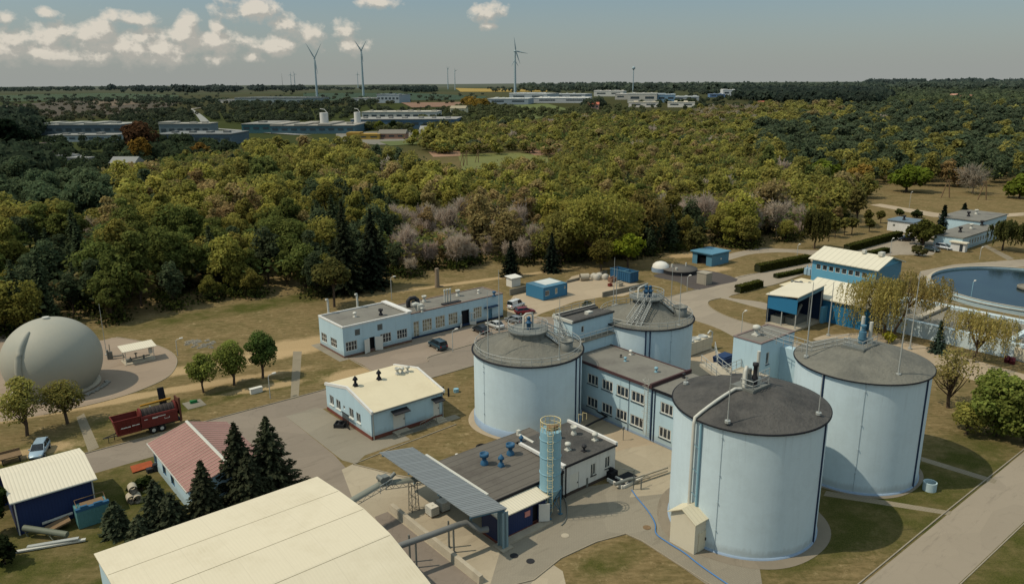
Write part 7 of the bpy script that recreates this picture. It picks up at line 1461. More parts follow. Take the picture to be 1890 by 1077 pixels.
for s_i, (k_, (fn, rgb, lb)) in enumerate(SP.items()):
    HV[k_] = []; LV[k_] = []
    for v in range(5):
        sd = 300+s_i*20+v; tl = v == 3
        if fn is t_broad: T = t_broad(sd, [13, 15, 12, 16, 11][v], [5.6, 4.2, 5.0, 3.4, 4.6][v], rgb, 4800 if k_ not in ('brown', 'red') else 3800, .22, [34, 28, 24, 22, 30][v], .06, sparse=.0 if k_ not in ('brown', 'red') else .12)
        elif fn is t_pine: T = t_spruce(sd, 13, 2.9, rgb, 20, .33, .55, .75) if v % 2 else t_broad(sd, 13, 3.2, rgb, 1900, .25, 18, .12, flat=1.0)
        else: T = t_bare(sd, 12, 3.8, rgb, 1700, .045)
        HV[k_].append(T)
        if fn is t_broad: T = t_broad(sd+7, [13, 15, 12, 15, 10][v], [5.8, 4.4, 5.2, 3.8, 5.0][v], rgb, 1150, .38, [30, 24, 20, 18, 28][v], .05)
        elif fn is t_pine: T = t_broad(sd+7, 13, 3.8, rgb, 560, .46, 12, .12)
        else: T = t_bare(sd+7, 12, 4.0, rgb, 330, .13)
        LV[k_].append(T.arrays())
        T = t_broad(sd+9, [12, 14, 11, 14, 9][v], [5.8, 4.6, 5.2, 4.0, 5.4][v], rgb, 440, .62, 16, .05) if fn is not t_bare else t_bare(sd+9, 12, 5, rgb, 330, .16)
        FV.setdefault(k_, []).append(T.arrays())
counts = {}; protos = {}; stuff_q, stuff_c = [], []
broad_n = con_n = 0
for (d, X_, Y_, z, px, py) in spots:
    k_ = sp_of(px, py, X_, Y_, r5); sc = (.62+.62*r5.random()**1.3)*(1.0 if k_ != 'bare' else .92); v = int(r5.integers(5))
    if py < 420 and px > 850 and px < 1400: sc *= .78
    edge = not inpoly(px, py+9, WOOD) if d < 300 else False
    if edge: sc *= .72
    if px < 460 and py < 350: sc *= .62
    indiv = False
    if d < 420 and -60 < px < 1950:
        if k_ == 'pine' and con_n < 120: indiv = True; con_n += 1
        elif k_ != 'pine' and broad_n < 300: indiv = True; broad_n += 1
    rz = r5.random()*6.28
    if indiv:
        key = (k_, v)
        if key not in protos:
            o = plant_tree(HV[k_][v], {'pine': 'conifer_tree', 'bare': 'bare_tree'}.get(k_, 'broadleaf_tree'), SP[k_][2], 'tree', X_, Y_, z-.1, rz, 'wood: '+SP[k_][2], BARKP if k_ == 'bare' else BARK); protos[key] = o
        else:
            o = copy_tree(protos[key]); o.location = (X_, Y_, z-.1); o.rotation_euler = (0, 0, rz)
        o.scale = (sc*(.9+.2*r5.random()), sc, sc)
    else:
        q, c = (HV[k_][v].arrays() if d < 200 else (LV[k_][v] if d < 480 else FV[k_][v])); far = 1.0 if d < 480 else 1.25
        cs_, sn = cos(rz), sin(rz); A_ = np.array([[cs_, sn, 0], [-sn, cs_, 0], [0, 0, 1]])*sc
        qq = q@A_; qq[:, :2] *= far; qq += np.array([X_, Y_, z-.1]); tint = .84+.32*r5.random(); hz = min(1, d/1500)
        cc = c*tint*np.array([1+.08*(r5.random()-.5), 1, 1]); cc = cc*(1-.35*hz)+np.array([.085, .10, .095])*.35*hz  # distance haze painted into the leaf colours
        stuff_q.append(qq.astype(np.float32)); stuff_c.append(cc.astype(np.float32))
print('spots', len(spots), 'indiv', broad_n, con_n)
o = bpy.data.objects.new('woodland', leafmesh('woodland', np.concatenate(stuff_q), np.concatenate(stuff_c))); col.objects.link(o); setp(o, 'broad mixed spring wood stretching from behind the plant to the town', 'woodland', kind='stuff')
# understorey filling the gaps between the crowns
qs, cs2 = [], []
for (d, X_, Y_, z, px, py) in spots:
    if inpoly(px, py+14, WOOD) or d > 330:
        n = 70 if d < 480 else 26; S_ = .5 if d < 480 else .95; rr_ = 4.2 if d < 480 else 6.5
        c = np.array([X_, Y_, z])+r5.normal(size=(n, 3))*np.array([rr_*.6, rr_*.6, .9])+np.array([0, 0, 5.6]); qs.append(cards(c, unit(r5.normal(size=(n, 3))*.5+np.array([0, 0, 1.])), S_, S_*.8, r5).astype(np.float32)); cs2.append(colr(n, [(104, 108, 58), (124, 118, 66), (112, 100, 66), (84, 96, 54)][int(r5.integers(4))] if sp_of(px, py, X_, Y_, r5) not in ('pine', 'dark') else (66, 76, 52), r5, .3))
stuff2 = bpy.data.objects.new('understorey', leafmesh('understorey', np.concatenate(qs), np.concatenate(cs2))); col.objects.link(stuff2); setp(stuff2, 'lower bushes and saplings filling the wood between the tall crowns', 'understorey', kind='stuff')
# undergrowth along the front of the wood hides the bare stems
qs, cs2 = [], []
for (d, X_, Y_, z, px, py) in spots:
    if d < 330 and (not inpoly(px, py+13, WOOD) or r5.random() < .25):
        for _ in range(4):
            n = 80; c = np.array([X_, Y_, z])+r5.normal(size=(n, 3))*np.array([1.7, 1.7, .0])+np.array([0, 0, 1])*(r5.random((n, 1))*2.4); qs.append(cards(c, unit(r5.normal(size=(n, 3))+np.array([0, -.3, .6])), .28, .22, r5)); cs2.append(colr(n, [(52, 60, 30), (72, 78, 36), (60, 58, 36)][int(r5.integers(3))], r5, .4))
o = bpy.data.objects.new('undergrowth', leafmesh('undergrowth', np.concatenate(qs), np.concatenate(cs2))); col.objects.link(o); setp(o, 'low dark undergrowth along the front edge of the wood', 'undergrowth', kind='stuff')
# shadowy forest floor
sheet_pts = [GT(*p)[:2] for p in WOOD if p[0] < 1600 and p[1] > 300 or p[0] >= 1600 and p[1] > 330]
# ================================================================== FAR COUNTRY
def fpatch(name, pts, rgb, zoff=.25, nm='field'):
    """field or yard draped on the rising ground"""
    P_ = [GT(*p) for p in pts]; cx = sum(p[0] for p in P_)/len(P_); cy = sum(p[1] for p in P_)/len(P_); b = MB(); n = len(P_); K = 10; vs = []; fs = []
    ring0 = []
    for i in range(n):
        for s_ in range(4):
            t = s_/4; ring0.append((P_[i][0]*(1-t)+P_[(i+1) % n][0]*t, P_[i][1]*(1-t)+P_[(i+1) % n][1]*t))
    m_ = len(ring0)
    for j in range(K+1):
        f = j/K
        for (x, y) in ring0: X_, Y_ = cx+(x-cx)*f, cy+(y-cy)*f; vs.append((X_, Y_, TZ(X_, Y_)+zoff))
    for j in range(K):
        for i in range(m_): fs.append((j*m_+i, j*m_+(i+1) % m_, (j+1)*m_+(i+1) % m_, (j+1)*m_+i))
    b.add(vs, fs, True); mm = mat('far_%d_%d_%d' % rgb, rgb, 1, .22, .012, .09)
    return b.build(nm, mm, kind='structure')
fpatch('f', [(0, 196), (70, 190), (200, 183), (330, 190), (300, 205), (160, 215), (0, 222)], (72, 64, 50)); fpatch('f', [(160, 186), (235, 183), (260, 192), (190, 198)], (98, 84, 66), .5)  # field colours darkened to hold cloud shadow
fpatch('f', [(560, 172), (760, 172), (900, 178), (890, 184), (740, 186), (560, 186)], (44, 62, 40), .4); fpatch('f', [(0, 176), (200, 172), (330, 176), (330, 182), (0, 188)], (52, 66, 38), .4)
fpatch('f', [(840, 163), (1010, 166), (1010, 170), (850, 170)], (150, 126, 60), .8); fpatch('f', [(740, 190), (900, 188), (880, 196), (760, 199)], (124, 96, 76), .5)
fpatch('f', [(1620, 158), (1800, 159), (1890, 160), (1890, 163), (1640, 162)], (172, 156, 124), .8); fpatch('f', [(900, 196), (1010, 192), (1060, 205), (980, 222), (900, 222)], (88, 96, 48), .4)
fpatch('f', [(845, 285), (960, 282), (1010, 288), (1035, 300), (1005, 322), (930, 324), (860, 334)], (104, 106, 56), .06, 'clearing'); fpatch('f', [(960, 276), (1035, 274), (1040, 282), (990, 288)], (146, 114, 92), .12, 'clearing'); fpatch('f', [(790, 280), (850, 278), (850, 288), (800, 290)], (142, 112, 88), .12, 'clearing'); fpatch('f', [(820, 318), (870, 322), (862, 332), (815, 326)], (150, 124, 96), .1, 'clearing')
fpatch('f', [(620, 246), (760, 240), (880, 246), (860, 262), (700, 268), (620, 262)], (120, 116, 104), .3, 'car_park'); fpatch('f', [(700, 262), (800, 258), (800, 264), (720, 270)], (88, 96, 52), .35, 'lawn')
# far road
def froad(pts, wpx, rgb, nm='far_road'):
    b = MB(); vs = []
    for (x, y, w_) in pts:
        for s_ in (-1, 1): q = GT(x+s_*w_, y); vs.append((q[0], q[1], q[2]+.6))
    b.add(vs, [(2*i, 2*i+1, 2*i+3, 2*i+2) for i in range(len(pts)-1)], True); b.build(nm, mat('far_%d_%d_%d' % rgb, rgb, 1, .15, .012, .09), kind='structure')
froad([(352, 202, 3), (358, 206, 4), (366, 212, 5), (374, 220, 7), (382, 230, 9), (392, 238, 11), (420, 240, 12), (470, 244, 14), (560, 250, 16)], 5, (136, 136, 130)); froad([(352, 202, 4), (372, 199, 3), (390, 197, 2)], 4, (150, 144, 132))
# far buildings : x0,x1 (ground front edge), y, height m, depth m, wall, roof, label
FB = [(66, 226, 250, 9, 40, (70, 82, 88), (168, 166, 156), 'long grey industrial hall with a pale roof at the far left beyond the wood'),
 (90, 214, 262, 5, 22, (120, 130, 130), (148, 146, 138), 'low pale shed in front of the long grey industrial hall at the far left'),
 (288, 428, 268, 8, 38, (66, 80, 88), (128, 130, 126), 'dark teal glazed hall at the far left with a grey roof'), (296, 388, 256, 12, 20, (90, 100, 102), (170, 166, 154), 'taller pale-topped block behind the dark teal glazed hall'),
 (0, 102, 280, 4, 14, (104, 78, 64), (98, 82, 72), 'long brown-roofed barrack at the left edge, the farther one'), (0, 84, 300, 4, 12, (94, 72, 60), (92, 76, 68), 'long brown-roofed barrack at the left edge, the nearer one'), (84, 166, 305, 4, 14, (130, 134, 130), (160, 162, 156), 'pale roofed shed right of the brown barracks'), (205, 250, 318, 5, 10, (120, 120, 112), (150, 150, 144), 'small pale shed at the wood edge') ,
 (447, 500, 246, 8, 60, (52, 84, 88), (150, 148, 138), 'dark teal end of the long pale-roofed factory'), (500, 655, 247, 7, 60, (60, 84, 92), (166, 160, 148), 'long pale-roofed factory with the white silo'),
 (648, 842, 238, 9, 50, (58, 80, 96), (160, 158, 150), 'long dark blue factory hall right of the white silo'), (668, 806, 222, 9, 40, (150, 150, 142), (196, 190, 174), 'white upper hall behind the long dark blue factory'),
 (640, 700, 258, 4, 14, (150, 120, 52), (176, 140, 60), 'petrol station with an ochre canopy'), (698, 748, 257, 4.5, 16, (130, 98, 80), (130, 124, 112), 'brown shop beside the ochre canopy'), (775, 800, 250, 5, 12, (150, 150, 146), (170, 168, 160), 'small white block behind the yellow bushes'),
 (434, 560, 193, 9, 90, (104, 116, 116), (136, 140, 136), 'broad grey far factory left of the nearest wind turbine'), (398, 440, 190, 5, 40, (150, 148, 140), (160, 158, 150), 'low white sheds beside the broad grey far factory'),
 (648, 700, 190, 7, 50, (130, 136, 134), (160, 160, 154), 'low pale works between the two left wind turbines'), (696, 737, 190, 12, 50, (124, 134, 138), (150, 158, 160), 'tall pale grey box hall right of the two left wind turbines'),
 (831, 859, 212, 8, 24, (176, 168, 138), (170, 158, 130), 'cream villa-like house with rows of windows'),
 (900, 975, 193, 8, 60, (118, 128, 132), (176, 176, 170), 'pale far warehouse at the left of the town'), (940, 1010, 184, 10, 80, (132, 140, 142), (176, 176, 172), 'second pale far warehouse behind the first'), (985, 1085, 190, 7, 70, (150, 152, 150), (190, 188, 180), 'wide white far warehouse in the middle of the town'), (1010, 1080, 182, 8, 70, (120, 128, 130), (160, 162, 160), 'grey far hall behind the wide white warehouse'),
 (1096, 1150, 178, 11, 60, (168, 166, 158), (184, 180, 172), 'tall white far hall left of the silver tower'), (1135, 1176, 184, 9, 50, (150, 146, 136), (176, 172, 164), 'cream far hall below the tower'), (1158, 1212, 190, 13, 60, (158, 154, 144), (170, 168, 160), 'boxy beige far hall right of the tower'), (1213, 1246, 189, 11, 50, (96, 122, 140), (150, 160, 166), 'blue-grey far hall right of the beige box'), (1240, 1290, 186, 6, 50, (130, 134, 134), (166, 168, 166), 'low pale far sheds'),
 (1310, 1338, 180, 6, 40, (70, 96, 126), (110, 124, 140), 'small blue far hall'), (1334, 1362, 178, 13, 50, (166, 168, 168), (186, 186, 182), 'white stepped far block standing alone at the right of the town'), (1160, 1215, 198, 6, 14, (186, 178, 166), (176, 168, 150), 'row of white houses before the beige hall'), (1232, 1282, 198, 6, 14, (190, 184, 170), (190, 182, 164), 'row of tiny white houses at the wood edge'), (1085, 1105, 202, 6, 14, (150, 120, 106), (150, 84, 66), 'red-roofed house at the town edge'), (1400, 1414, 200, 6, 14, (176, 150, 130), (160, 84, 70), 'pink-roofed house alone among the far trees'),
 (1680, 1742, 189, 4, 30, (140, 150, 150), (150, 156, 154), 'long pale greenhouse in the far right trees'), (1760, 1776, 184, 7, 20, (176, 166, 150), (160, 120, 100), 'tiny house in the far right trees'), (1782, 1800, 188, 7, 20, (180, 176, 166), (150, 100, 84), 'tiny red-roofed house in the far right trees')]
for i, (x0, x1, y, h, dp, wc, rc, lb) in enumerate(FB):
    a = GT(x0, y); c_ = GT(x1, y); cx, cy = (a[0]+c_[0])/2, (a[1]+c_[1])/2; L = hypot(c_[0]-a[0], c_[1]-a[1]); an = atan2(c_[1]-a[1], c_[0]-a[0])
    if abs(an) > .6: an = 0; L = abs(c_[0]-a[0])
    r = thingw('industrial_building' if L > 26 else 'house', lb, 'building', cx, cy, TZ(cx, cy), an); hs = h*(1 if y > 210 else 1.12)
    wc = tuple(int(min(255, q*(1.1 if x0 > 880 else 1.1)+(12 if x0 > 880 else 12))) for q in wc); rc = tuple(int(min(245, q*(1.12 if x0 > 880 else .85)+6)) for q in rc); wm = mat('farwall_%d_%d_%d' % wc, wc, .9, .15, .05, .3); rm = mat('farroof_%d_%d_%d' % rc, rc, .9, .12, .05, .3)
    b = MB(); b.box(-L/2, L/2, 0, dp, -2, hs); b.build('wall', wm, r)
    b = MB(); rs = np.random.RandomState(i)
    if L < 26: b.hexa([(-L/2-.5, -.5, hs), (L/2+.5, -.5, hs), (L/2+.5, dp+.5, hs), (-L/2-.5, dp+.5, hs), (-L/2-.5, dp/2-.1, hs+3), (L/2+.5, dp/2-.1, hs+3), (L/2+.5, dp/2, hs+3), (-L/2-.5, dp/2, hs+3)])
    else:
        b.box(-L/2-.4, L/2+.4, -.4, dp+.4, hs+.01, hs+.6)
        for j in range(int(L/14)): x = -L/2+6+j*14+rs.rand()*4; b.box(x, x+3+rs.rand()*3, dp*.3, dp*.3+4+rs.rand()*6, hs+.6, hs+1.4+rs.rand())
        if i % 3 == 0:
            for j in range(int(L/22)): x = -L/2+j*22; b.box(x, x+11, -.3, dp*.9, hs+.6, hs+1.9)
    b.build('roof', rm, r)
    n = min(9, max(3, int(L/7))) if x0 < 880 or L < 26 else 2
    for j in range(n): b = MB(); x = -L/2+(j+.2)*L/n; b.box(x, x+L/n*.6, -.12, -.02, hs*.45, hs*.7); b.build('window', mat('far_glass', (60, 70, 74), .4, .1), r)
for (px, py, ty, r_, lb) in [(600, 228, 208, 3.2, 'white factory silo standing on the long pale-roofed factory'), (661, 224, 207, 2.6, 'pale silo at the left end of the white upper hall')]:
    x, y, z = GT(px, py+16); zt = CAMH+ray(px, ty)[2]*hypot(x, y)/hypot(ray(px, ty)[0], ray(px, ty)[1]); b = MB(); b.cyl(0, 0, r_*1.2, 0, zt-z, 20); b.tube([(r_, 0, zt-z), (r_*.2, 0, zt-z+3), (-r_, 0, zt-z+3.5)], .3, 5)
    o = b.build('factory_silo', WHITEW, None, lb, 'silo'); o.location = (x, y, z)
# parked far cars as tiny bodies in the lots
for i, (px, py) in enumerate([(648, 260), (300+30, 270), (345, 270), (360, 270), (376, 270)]):
    x, y, z = GT(px, py); b = MB(); b.box(-2.2, 2.2, -.9, .9, .3, .9); b.box(-1.2, 1.4, -.8, .8, .9, 1.5); o = b.build('parked_car', mat('far_car_%d' % (i % 2), [(200, 200, 196), (120, 128, 134)][i % 2], .4, .05), None, 'white car at the petrol station with the ochre canopy' if i == 0 else 'tiny parked car before the dark teal glazed hall', 'car', None if i == 0 else 'tiny cars before the teal hall'); o.location = (x, y, z)
# wind turbines
def turbine(bx_, by_, hubpx, bladepx, angs, label, yaw=.3, tilt=0):
    x, y, z = GT(bx_, by_); D = hypot(x, y)
    def zat(py): d = ray(bx_, py); return CAMH+d[2]*D/hypot(d[0], d[1])
    zh = zat(hubpx)-z; Lb = bladepx*D/F; r = thingw('wind_turbine', label, 'wind turbine', x, y, z, yaw); k_ = zh/90
    tm = mat('turbine_white', (150, 166, 170), .5, .03)
    b = MB(); b.tube([(0, 0, -1), (0, 0, zh*.5), (0, 0, zh)], [2.6*k_, 2.1*k_, 1.5*k_], 14); b.build('tower', tm, r)
    b = MB(); b.tube([(0, 6*k_, zh+.6), (0, 1, zh+.8), (0, -3*k_, zh+.6)], [1.3*k_, 2.3*k_, 1.7*k_], 10); b.tube([(0, -3*k_, zh+.6), (0, -5.5*k_, zh+.6)], [1.7*k_, .5*k_], 10); b.build('nacelle', tm, r)
    for a in angs:
        a = radians(a); dx, dz = sin(a), cos(a); c = [(0, -4.2*k_, zh+.6), (dx*Lb*.18, -4.3*k_, zh+.6+dz*Lb*.18), (dx*Lb*.6, -4.8*k_, zh+.6+dz*Lb*.6), (dx*Lb, -5.2*k_, zh+.6+dz*Lb)]
        b = MB(); b.tube(c, [.7*k_, 1.5*k_, .9*k_, .22*k_], 6); b.build('blade', tm, r)
turbine(586, 189, 108, 27, (-28, 28, 172), 'nearest wind turbine, left of the big pair, with a blade hanging along the tower', .25)
turbine(671, 177, 94, 19, (-32, 30, 172), 'tall wind turbine right of the nearest one', .2)
turbine(951, 175, 95, 23, (-8, 160, 100), 'tall wind turbine in the centre', .35); turbine(950, 171, 111, 13, (-150, 150, 8), 'farther wind turbine standing almost exactly behind the central one', .1)
for (bx_, by_, h_, L_b, lb, an) in [(538, 164, 138, 5, 'tiny far wind turbine, left of the close pair', (10, 130, 250)), (545, 164, 137, 5, 'tiny far wind turbine, right of the close pair', (-20, 100, 220)), (661, 163, 137, 5, 'tiny far wind turbine beside the tall one', (0, 120, 240)), (827, 165, 129, 6, 'far wind turbine, left one of the distant pair', (-15, 25, 180)), (840, 166, 132, 6, 'far wind turbine, right one of the distant pair', (0, 60, 180))]: turbine(bx_, by_, h_, L_b, an, lb)
# water tower-like silver mast
x, y, z = GT(1168, 170); D = hypot(x, y); d = ray(1168, 126); zt = CAMH+d[2]*D/hypot(d[0], d[1])-z; r = thingw('water_tower', 'slim pale tower with a rounded head rising over the far town', 'tower', x, y, z)
b = MB(); b.tube([(0, 0, 0), (0, 0, zt)], 1.8, 12, r1=1.2); b.build('shaft', mat('turbine_white', (0, 0, 0)), r); b = MB(); q = D/F; b.lathe(0, 0, [(1.2, zt-3*q), (3.2*q*.9, zt-1*q), (3.2*q*.9, zt+1.5*q), (1.5*q, zt+2.6*q), (.3, zt+3*q), (.2, zt+5*q)], 16); b.build('head', mat('turbine_white', (0, 0, 0)), r)
for (px, by_, ty) in [(522, 164, 136), (437, 164, 152)]:
    x, y, z = GT(px, by_); D = hypot(x, y); d = ray(px, ty); zt = CAMH+d[2]*D/hypot(d[0], d[1])-z; b = MB(); b.tube([(0, 0, 0), (0, 0, zt)], D/F*.35, 5, r1=D/F*.15); o = b.build('radio_mast', GREYD, None, 'thin far radio mast %s' % ('left of the tiny turbine pair' if px > 500 else 'standing alone over the left tree line'), 'mast'); o.location = (x, y, z)
# distant tree masses
r7 = np.random.default_rng(77)
def far_trees(name, label, areas, sz):
    qs, cc = [], []
    for (poly, n, h, rgb) in areas:
        xs = [p[0] for p in poly]; ys = [p[1] for p in poly]; k_ = 0; tries = 0
        while k_ < n and tries < n*12:
            tries += 1; px, py = r7.uniform(min(xs), max(xs)), r7.uniform(min(ys), max(ys))
            if not inpoly(px, py, poly): continue
            k_ += 1; x, y, z = GT(px, py); D = hypot(x, y); hh = h*(.6+.7*r7.random()); R = hh*(.45+.35*r7.random())*(1.3 if D > 1500 else 1); m_ = 130 if D < 900 else (70 if D < 1500 else 34)
            d = unit(r7.normal(size=(m_, 3))); d[:, 2] = np.abs(d[:, 2])*np.where(r7.random(m_) < .75, 1, -.6); p = np.array([x, y, z+hh*.52])+d*np.array([R, R, hh*.5])*(.75+.35*r7.random((m_, 1)))
            s_ = R*(.2 if D < 900 else (.27 if D < 1500 else .34)); qs.append(cards(p, unit(d+r7.normal(size=(m_, 3))*.5), s_, s_*.8, r7)); hz = min(.6, D/6500); c = colr(m_, rgb, r7, .3)*(.7+.6*r7.random()); cc.append(c*(1-hz)+np.array([.10, .125, .125])*hz)  # haze blended into the crown colour, stronger with distance
    o = bpy.data.objects.new(name, leafmesh(name, np.concatenate(qs).astype(np.float32), np.concatenate(cc))); col.objects.link(o); setp(o, label, 'trees', kind='stuff')
D1 = (76, 84, 60); D2 = (98, 100, 62)
far_trees('distant_trees', 'dark tree belts and copses between the fields and factories up to the horizon', [
 ([(0, 165), (240, 163), (520, 163), (800, 165), (800, 168), (520, 167), (240, 167), (0, 170)], 420, 14, D1), ([(190, 166), (320, 165), (560, 166), (560, 172), (190, 172)], 90, 22, (56, 64, 46)), ([(740, 165), (805, 165), (805, 172), (740, 172)], 50, 14, (50, 64, 48)),
 ([(960, 160), (1890, 158), (1890, 166), (960, 168)], 800, 18, (92, 102, 78)), ([(1600, 155), (1890, 156), (1890, 158), (1600, 158)], 150, 26, (70, 84, 70)), ([(1360, 168), (1640, 172), (1640, 192), (1500, 194), (1360, 186)], 420, 14, (58, 68, 52)),
 ([(1600, 162), (1890, 164), (1890, 200), (1640, 198)], 620, 9, (96, 104, 66)), ([(1180, 176), (1330, 172), (1400, 186), (1400, 203), (1280, 205), (1180, 200)], 80, 6, (72, 80, 52)), ([(900, 164), (1100, 165), (1340, 168), (1340, 175), (900, 170)], 150, 9, D1),
 ([(350, 196), (640, 190), (700, 200), (850, 204), (860, 224), (680, 212), (620, 222), (480, 232), (400, 226)], 480, 5, (74, 80, 56)), ([(200, 212), (340, 205), (380, 238), (300, 246), (210, 236)], 160, 6, (74, 80, 56)), ([(0, 222), (60, 220), (70, 260), (0, 266)], 70, 13, (58, 68, 50)), ([(430, 192), (560, 194), (700, 190), (690, 196), (430, 200)], 90, 7, D1),
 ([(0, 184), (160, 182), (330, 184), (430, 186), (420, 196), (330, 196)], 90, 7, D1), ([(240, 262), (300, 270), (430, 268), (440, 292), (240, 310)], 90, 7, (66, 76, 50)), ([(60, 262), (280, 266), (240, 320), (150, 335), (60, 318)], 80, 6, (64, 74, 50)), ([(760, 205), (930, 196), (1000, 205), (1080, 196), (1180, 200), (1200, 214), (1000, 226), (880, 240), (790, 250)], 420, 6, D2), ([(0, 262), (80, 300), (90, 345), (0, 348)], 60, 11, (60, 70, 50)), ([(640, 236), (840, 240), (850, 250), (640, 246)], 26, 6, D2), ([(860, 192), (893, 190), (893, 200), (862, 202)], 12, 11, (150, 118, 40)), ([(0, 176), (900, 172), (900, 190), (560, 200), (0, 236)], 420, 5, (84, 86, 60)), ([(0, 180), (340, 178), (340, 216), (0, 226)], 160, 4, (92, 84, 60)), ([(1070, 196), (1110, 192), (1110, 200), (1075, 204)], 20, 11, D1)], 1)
# some single large far trees
for i, (bx_, by_, ty, w_, rgb, lb, K) in enumerate([(262, 282, 222, 62, (84, 60, 44), 'large brown budding tree rising before the far left factories', t_broad), (265, 300, 250, 42, (124, 98, 44), 'golden tree below the large brown one', t_broad), (22, 290, 218, 60, (30, 40, 28), 'dark large tree at the left edge near the barracks', t_broad), (372, 296, 262, 46, (112, 86, 44), 'amber tree at the wood top left of centre', t_broad), (768, 262, 238, 20, (116, 112, 44), 'yellow-green bush before the small white block', t_broad), (575, 240, 226, 22, (56, 66, 34), 'dark round tree in front of the long pale-roofed factory', t_broad), (702, 244, 222, 24, (90, 96, 40), 'green tree at the petrol station', t_broad), (725, 242, 220, 16, (44, 56, 32), 'dark upright tree right of the petrol station tree', t_broad)]):
    x, y, z = GT(bx_, by_); D = hypot(x, y); d = ray(bx_, ty); h = CAMH+d[2]*D/hypot(d[0], d[1])-z; R = w_/2*D/F; plant_tree(K(500+i, h, R, rgb, n=1600, size=R*.09, trunk=.1), 'broadleaf_tree', lb, 'tree', x, y, z-.3)

# ================================================================== LIGHT AND SKY
SUN_EL, SUN_AZ = radians(54.5), atan2(-.985, -.17)  # azimuth measured from +Y towards +X : sun stands to the left
sd = bpy.data.lights.new('sun', 'SUN'); sd.energy = 3.25; sd.angle = radians(.53); sd.color = (1.0, .90, .73); so_ = bpy.data.objects.new('sun', sd); col.objects.link(so_)
dirv = Vector((sin(SUN_AZ)*cos(SUN_EL), cos(SUN_AZ)*cos(SUN_EL), sin(SUN_EL))); so_.rotation_euler = dirv.to_track_quat('Z', 'Y').to_euler()
w = bpy.data.worlds.new('World'); scene.world = w; w.use_nodes = True; nt = w.node_tree
bg = nt.nodes['Background']; sky = nt.nodes.new('ShaderNodeTexSky'); sky.sky_type = 'NISHITA'; sky.sun_disc = False; sky.sun_elevation = SUN_EL; sky.sun_rotation = SUN_AZ; sky.air_density = 1.0; sky.dust_density = 1.2; sky.ozone_density = 1.2; sky.altitude = 60
tc = nt.nodes.new('ShaderNodeTexCoord'); dirn = tc.outputs['Generated']
sx = nt.nodes.new('ShaderNodeSeparateXYZ'); nt.links.new(dirn, sx.inputs[0])
def mth(op, a, b=None, c=None):
    n = nt.nodes.new('ShaderNodeMath'); n.operation = op
    for i, x in enumerate((a, b, c)):
        if x is None: continue
        if isinstance(x, (int, float)): n.inputs[i].default_value = x
        else: nt.links.new(x, n.inputs[i])
    return n.outputs[0]
az = mth('ARCTAN2', sx.outputs[0], sx.outputs[1]); el = mth('ARCSINE', sx.outputs[2])
cmb = nt.nodes.new('ShaderNodeCombineXYZ'); nt.links.new(az, cmb.inputs[0]); nt.links.new(el, cmb.inputs[1])
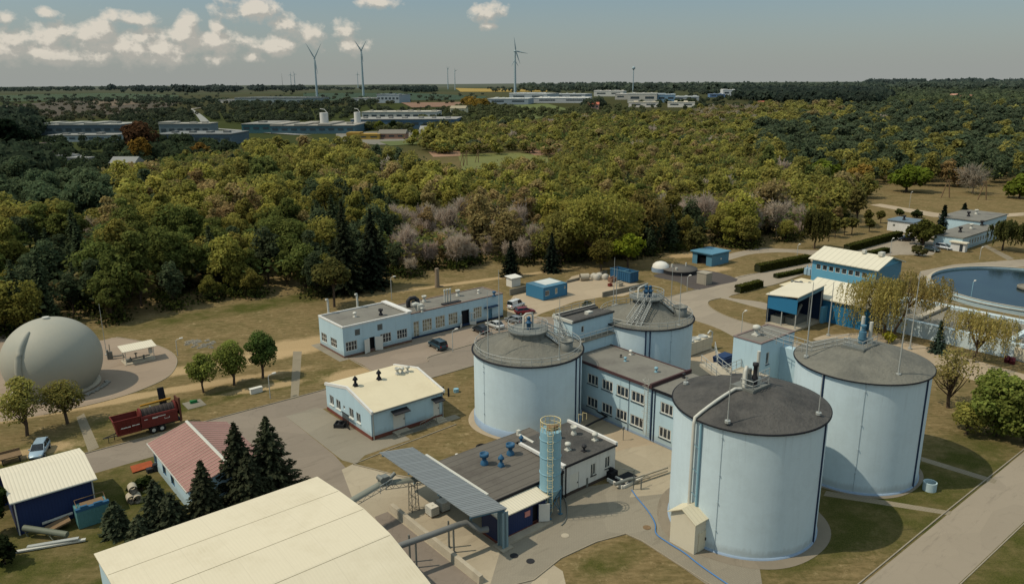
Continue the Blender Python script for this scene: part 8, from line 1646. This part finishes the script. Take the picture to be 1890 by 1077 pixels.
# cumulus clouds: listed by centre (azimuth, elevation) and radii, eroded with noise
CL = [(457, 17, 42, 20), (50, 70, 78, 20), (180, 62, 36, 24), (265, 70, 50, 22), (340, 68, 34, 22), (345, 40, 20, 14), (250, 38, 44, 10), (270, 90, 150, 18), (90, 98, 150, 16), (60, 72, 60, 16), (525, 52, 30, 18), (575, 58, 22, 14), (520, 82, 46, 16), (455, 78, 24, 14), (635, 56, 22, 15), (650, 80, 28, 13), (700, 5, 34, 10), (905, 25, 28, 15), (902, 48, 14, 6), (84, 22, 12, 9), (400, 48, 14, 8), (370, 82, 60, 18), (190, 104, 160, 14), (405, 75, 30, 14), (465, 105, 20, 8), (385, 108, 26, 9), (10, 34, 14, 9), (300, 108, 60, 10), (-120, 60, 90, 30), (-400, 40, 120, 40)]
def dens_group():
    g_ = bpy.data.node_groups.new('cloud_density', 'ShaderNodeTree'); g_.interface.new_socket('Vector', in_out='INPUT', socket_type='NodeSocketVector'); g_.interface.new_socket('Value', in_out='OUTPUT', socket_type='NodeSocketFloat')
    gi = g_.nodes.new('NodeGroupInput'); go = g_.nodes.new('NodeGroupOutput'); acc = None
    nz = g_.nodes.new('ShaderNodeTexNoise'); nz.inputs['Scale'].default_value = 36; nz.inputs['Detail'].default_value = 7; nz.inputs['Roughness'].default_value = .58
    mp = g_.nodes.new('ShaderNodeMapping'); mp.inputs['Scale'].default_value = (1, 1.15, 1); g_.links.new(gi.outputs[0], mp.inputs[0]); g_.links.new(mp.outputs[0], nz.inputs['Vector'])
    for (px, py, rx, ry) in CL:
        d = ray(px, py); d = d/np.linalg.norm(d); a = atan2(d[0], d[1]); e = math.asin(d[2])
        m_ = g_.nodes.new('ShaderNodeMapping'); m_.vector_type = 'TEXTURE'; m_.inputs['Location'].default_value = (a, e, 0); m_.inputs['Scale'].default_value = (rx/F*1.28, ry/F*1.42, 1); g_.links.new(gi.outputs[0], m_.inputs[0])
        l = g_.nodes.new('ShaderNodeVectorMath'); l.operation = 'LENGTH'; g_.links.new(m_.outputs[0], l.inputs[0]); s_ = g_.nodes.new('ShaderNodeMath'); s_.operation = 'SUBTRACT'; s_.inputs[0].default_value = 1; g_.links.new(l.outputs['Value'], s_.inputs[1])
        if acc is None: acc = s_.outputs[0]
        else:
            mx = g_.nodes.new('ShaderNodeMath'); mx.operation = 'SMOOTH_MAX'; mx.inputs[2].default_value = .25; g_.links.new(acc, mx.inputs[0]); g_.links.new(s_.outputs[0], mx.inputs[1]); acc = mx.outputs[0]
    f = g_.nodes.new('ShaderNodeMath'); f.operation = 'MULTIPLY_ADD'; f.inputs[1].default_value = 3.2; f.inputs[2].default_value = -1.66; g_.links.new(nz.outputs['Fac'], f.inputs[0])
    ad = g_.nodes.new('ShaderNodeMath'); ad.operation = 'ADD'; g_.links.new(acc, ad.inputs[0]); g_.links.new(f.outputs[0], ad.inputs[1]); cl_ = g_.nodes.new('ShaderNodeMath'); cl_.operation = 'MINIMUM'; cl_.inputs[1].default_value = 1.6; g_.links.new(ad.outputs[0], cl_.inputs[0]); g_.links.new(cl_.outputs[0], go.inputs[0]); return g_
DG_ = dens_group()
def dens(vec): n = nt.nodes.new('ShaderNodeGroup'); n.node_tree = DG_; nt.links.new(vec, n.inputs[0]); return n.outputs[0]
off = nt.nodes.new('ShaderNodeVectorMath'); off.operation = 'ADD'; off.inputs[1].default_value = (-.005, .011, 0); nt.links.new(cmb.outputs[0], off.inputs[0])
d0, d1 = dens(cmb.outputs[0]), dens(off.outputs[0])
alpha = ramp(nt, d0, .0, .62); lit = mth('SUBTRACT', d0, d1)
shade = ramp(nt, mth('ADD', lit, mth('MULTIPLY', d0, .12)), -.1, .5); body = mixc(nt, shade, (.43, .415, .37, 1), (.70, .645, .55, 1))
fade = ramp(nt, el, .0, .035, (.35, .35, .35, 1), (1, 1, 1, 1)); alf = mth('MULTIPLY', mth('MULTIPLY', alpha, fade), .92)
grad = nt.nodes.new('ShaderNodeValToRGB'); e = grad.color_ramp.elements; nt.links.new(mth('MULTIPLY', el, 1/1.57), grad.inputs[0])
skyt = mixc(nt, 1.0, sky.outputs[0], (.74, .87, .90, 1), 'MULTIPLY')
SKS = .09
skys = mixc(nt, 1.0, skyt, (SKS, SKS, SKS, 1), 'MULTIPLY')
# summer haze towards the horizon
hz = ramp(nt, el, .0, .14, (.92, .92, .92, 1), (.0, .0, .0, 1)); skys = mixc(nt, hz, skys, (.325, .34, .325, 1))
fin = mixc(nt, alf, skys, body)
# upper sky out of view, brightened as added fill light for shaded walls
upper_fill = ramp(nt, mth('MULTIPLY', el, 1/1.571), .10, .34, (0, 0, 0, 1), (1, 1, 1, 1)); fin = mixc(nt, upper_fill, fin, (.48, .59, .66, 1))
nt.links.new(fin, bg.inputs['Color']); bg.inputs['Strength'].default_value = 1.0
scene.view_settings.view_transform = 'Standard'; scene.view_settings.look = 'None'; scene.view_settings.exposure = 0; scene.view_settings.gamma = 1
scene.render.engine = 'CYCLES'
cy = scene.cycles; cy.max_bounces = 5; cy.diffuse_bounces = 3; cy.glossy_bounces = 2; cy.transmission_bounces = 2; cy.transparent_max_bounces = 4; cy.use_denoising = True; cy.caustics_reflective = False; cy.caustics_refractive = False
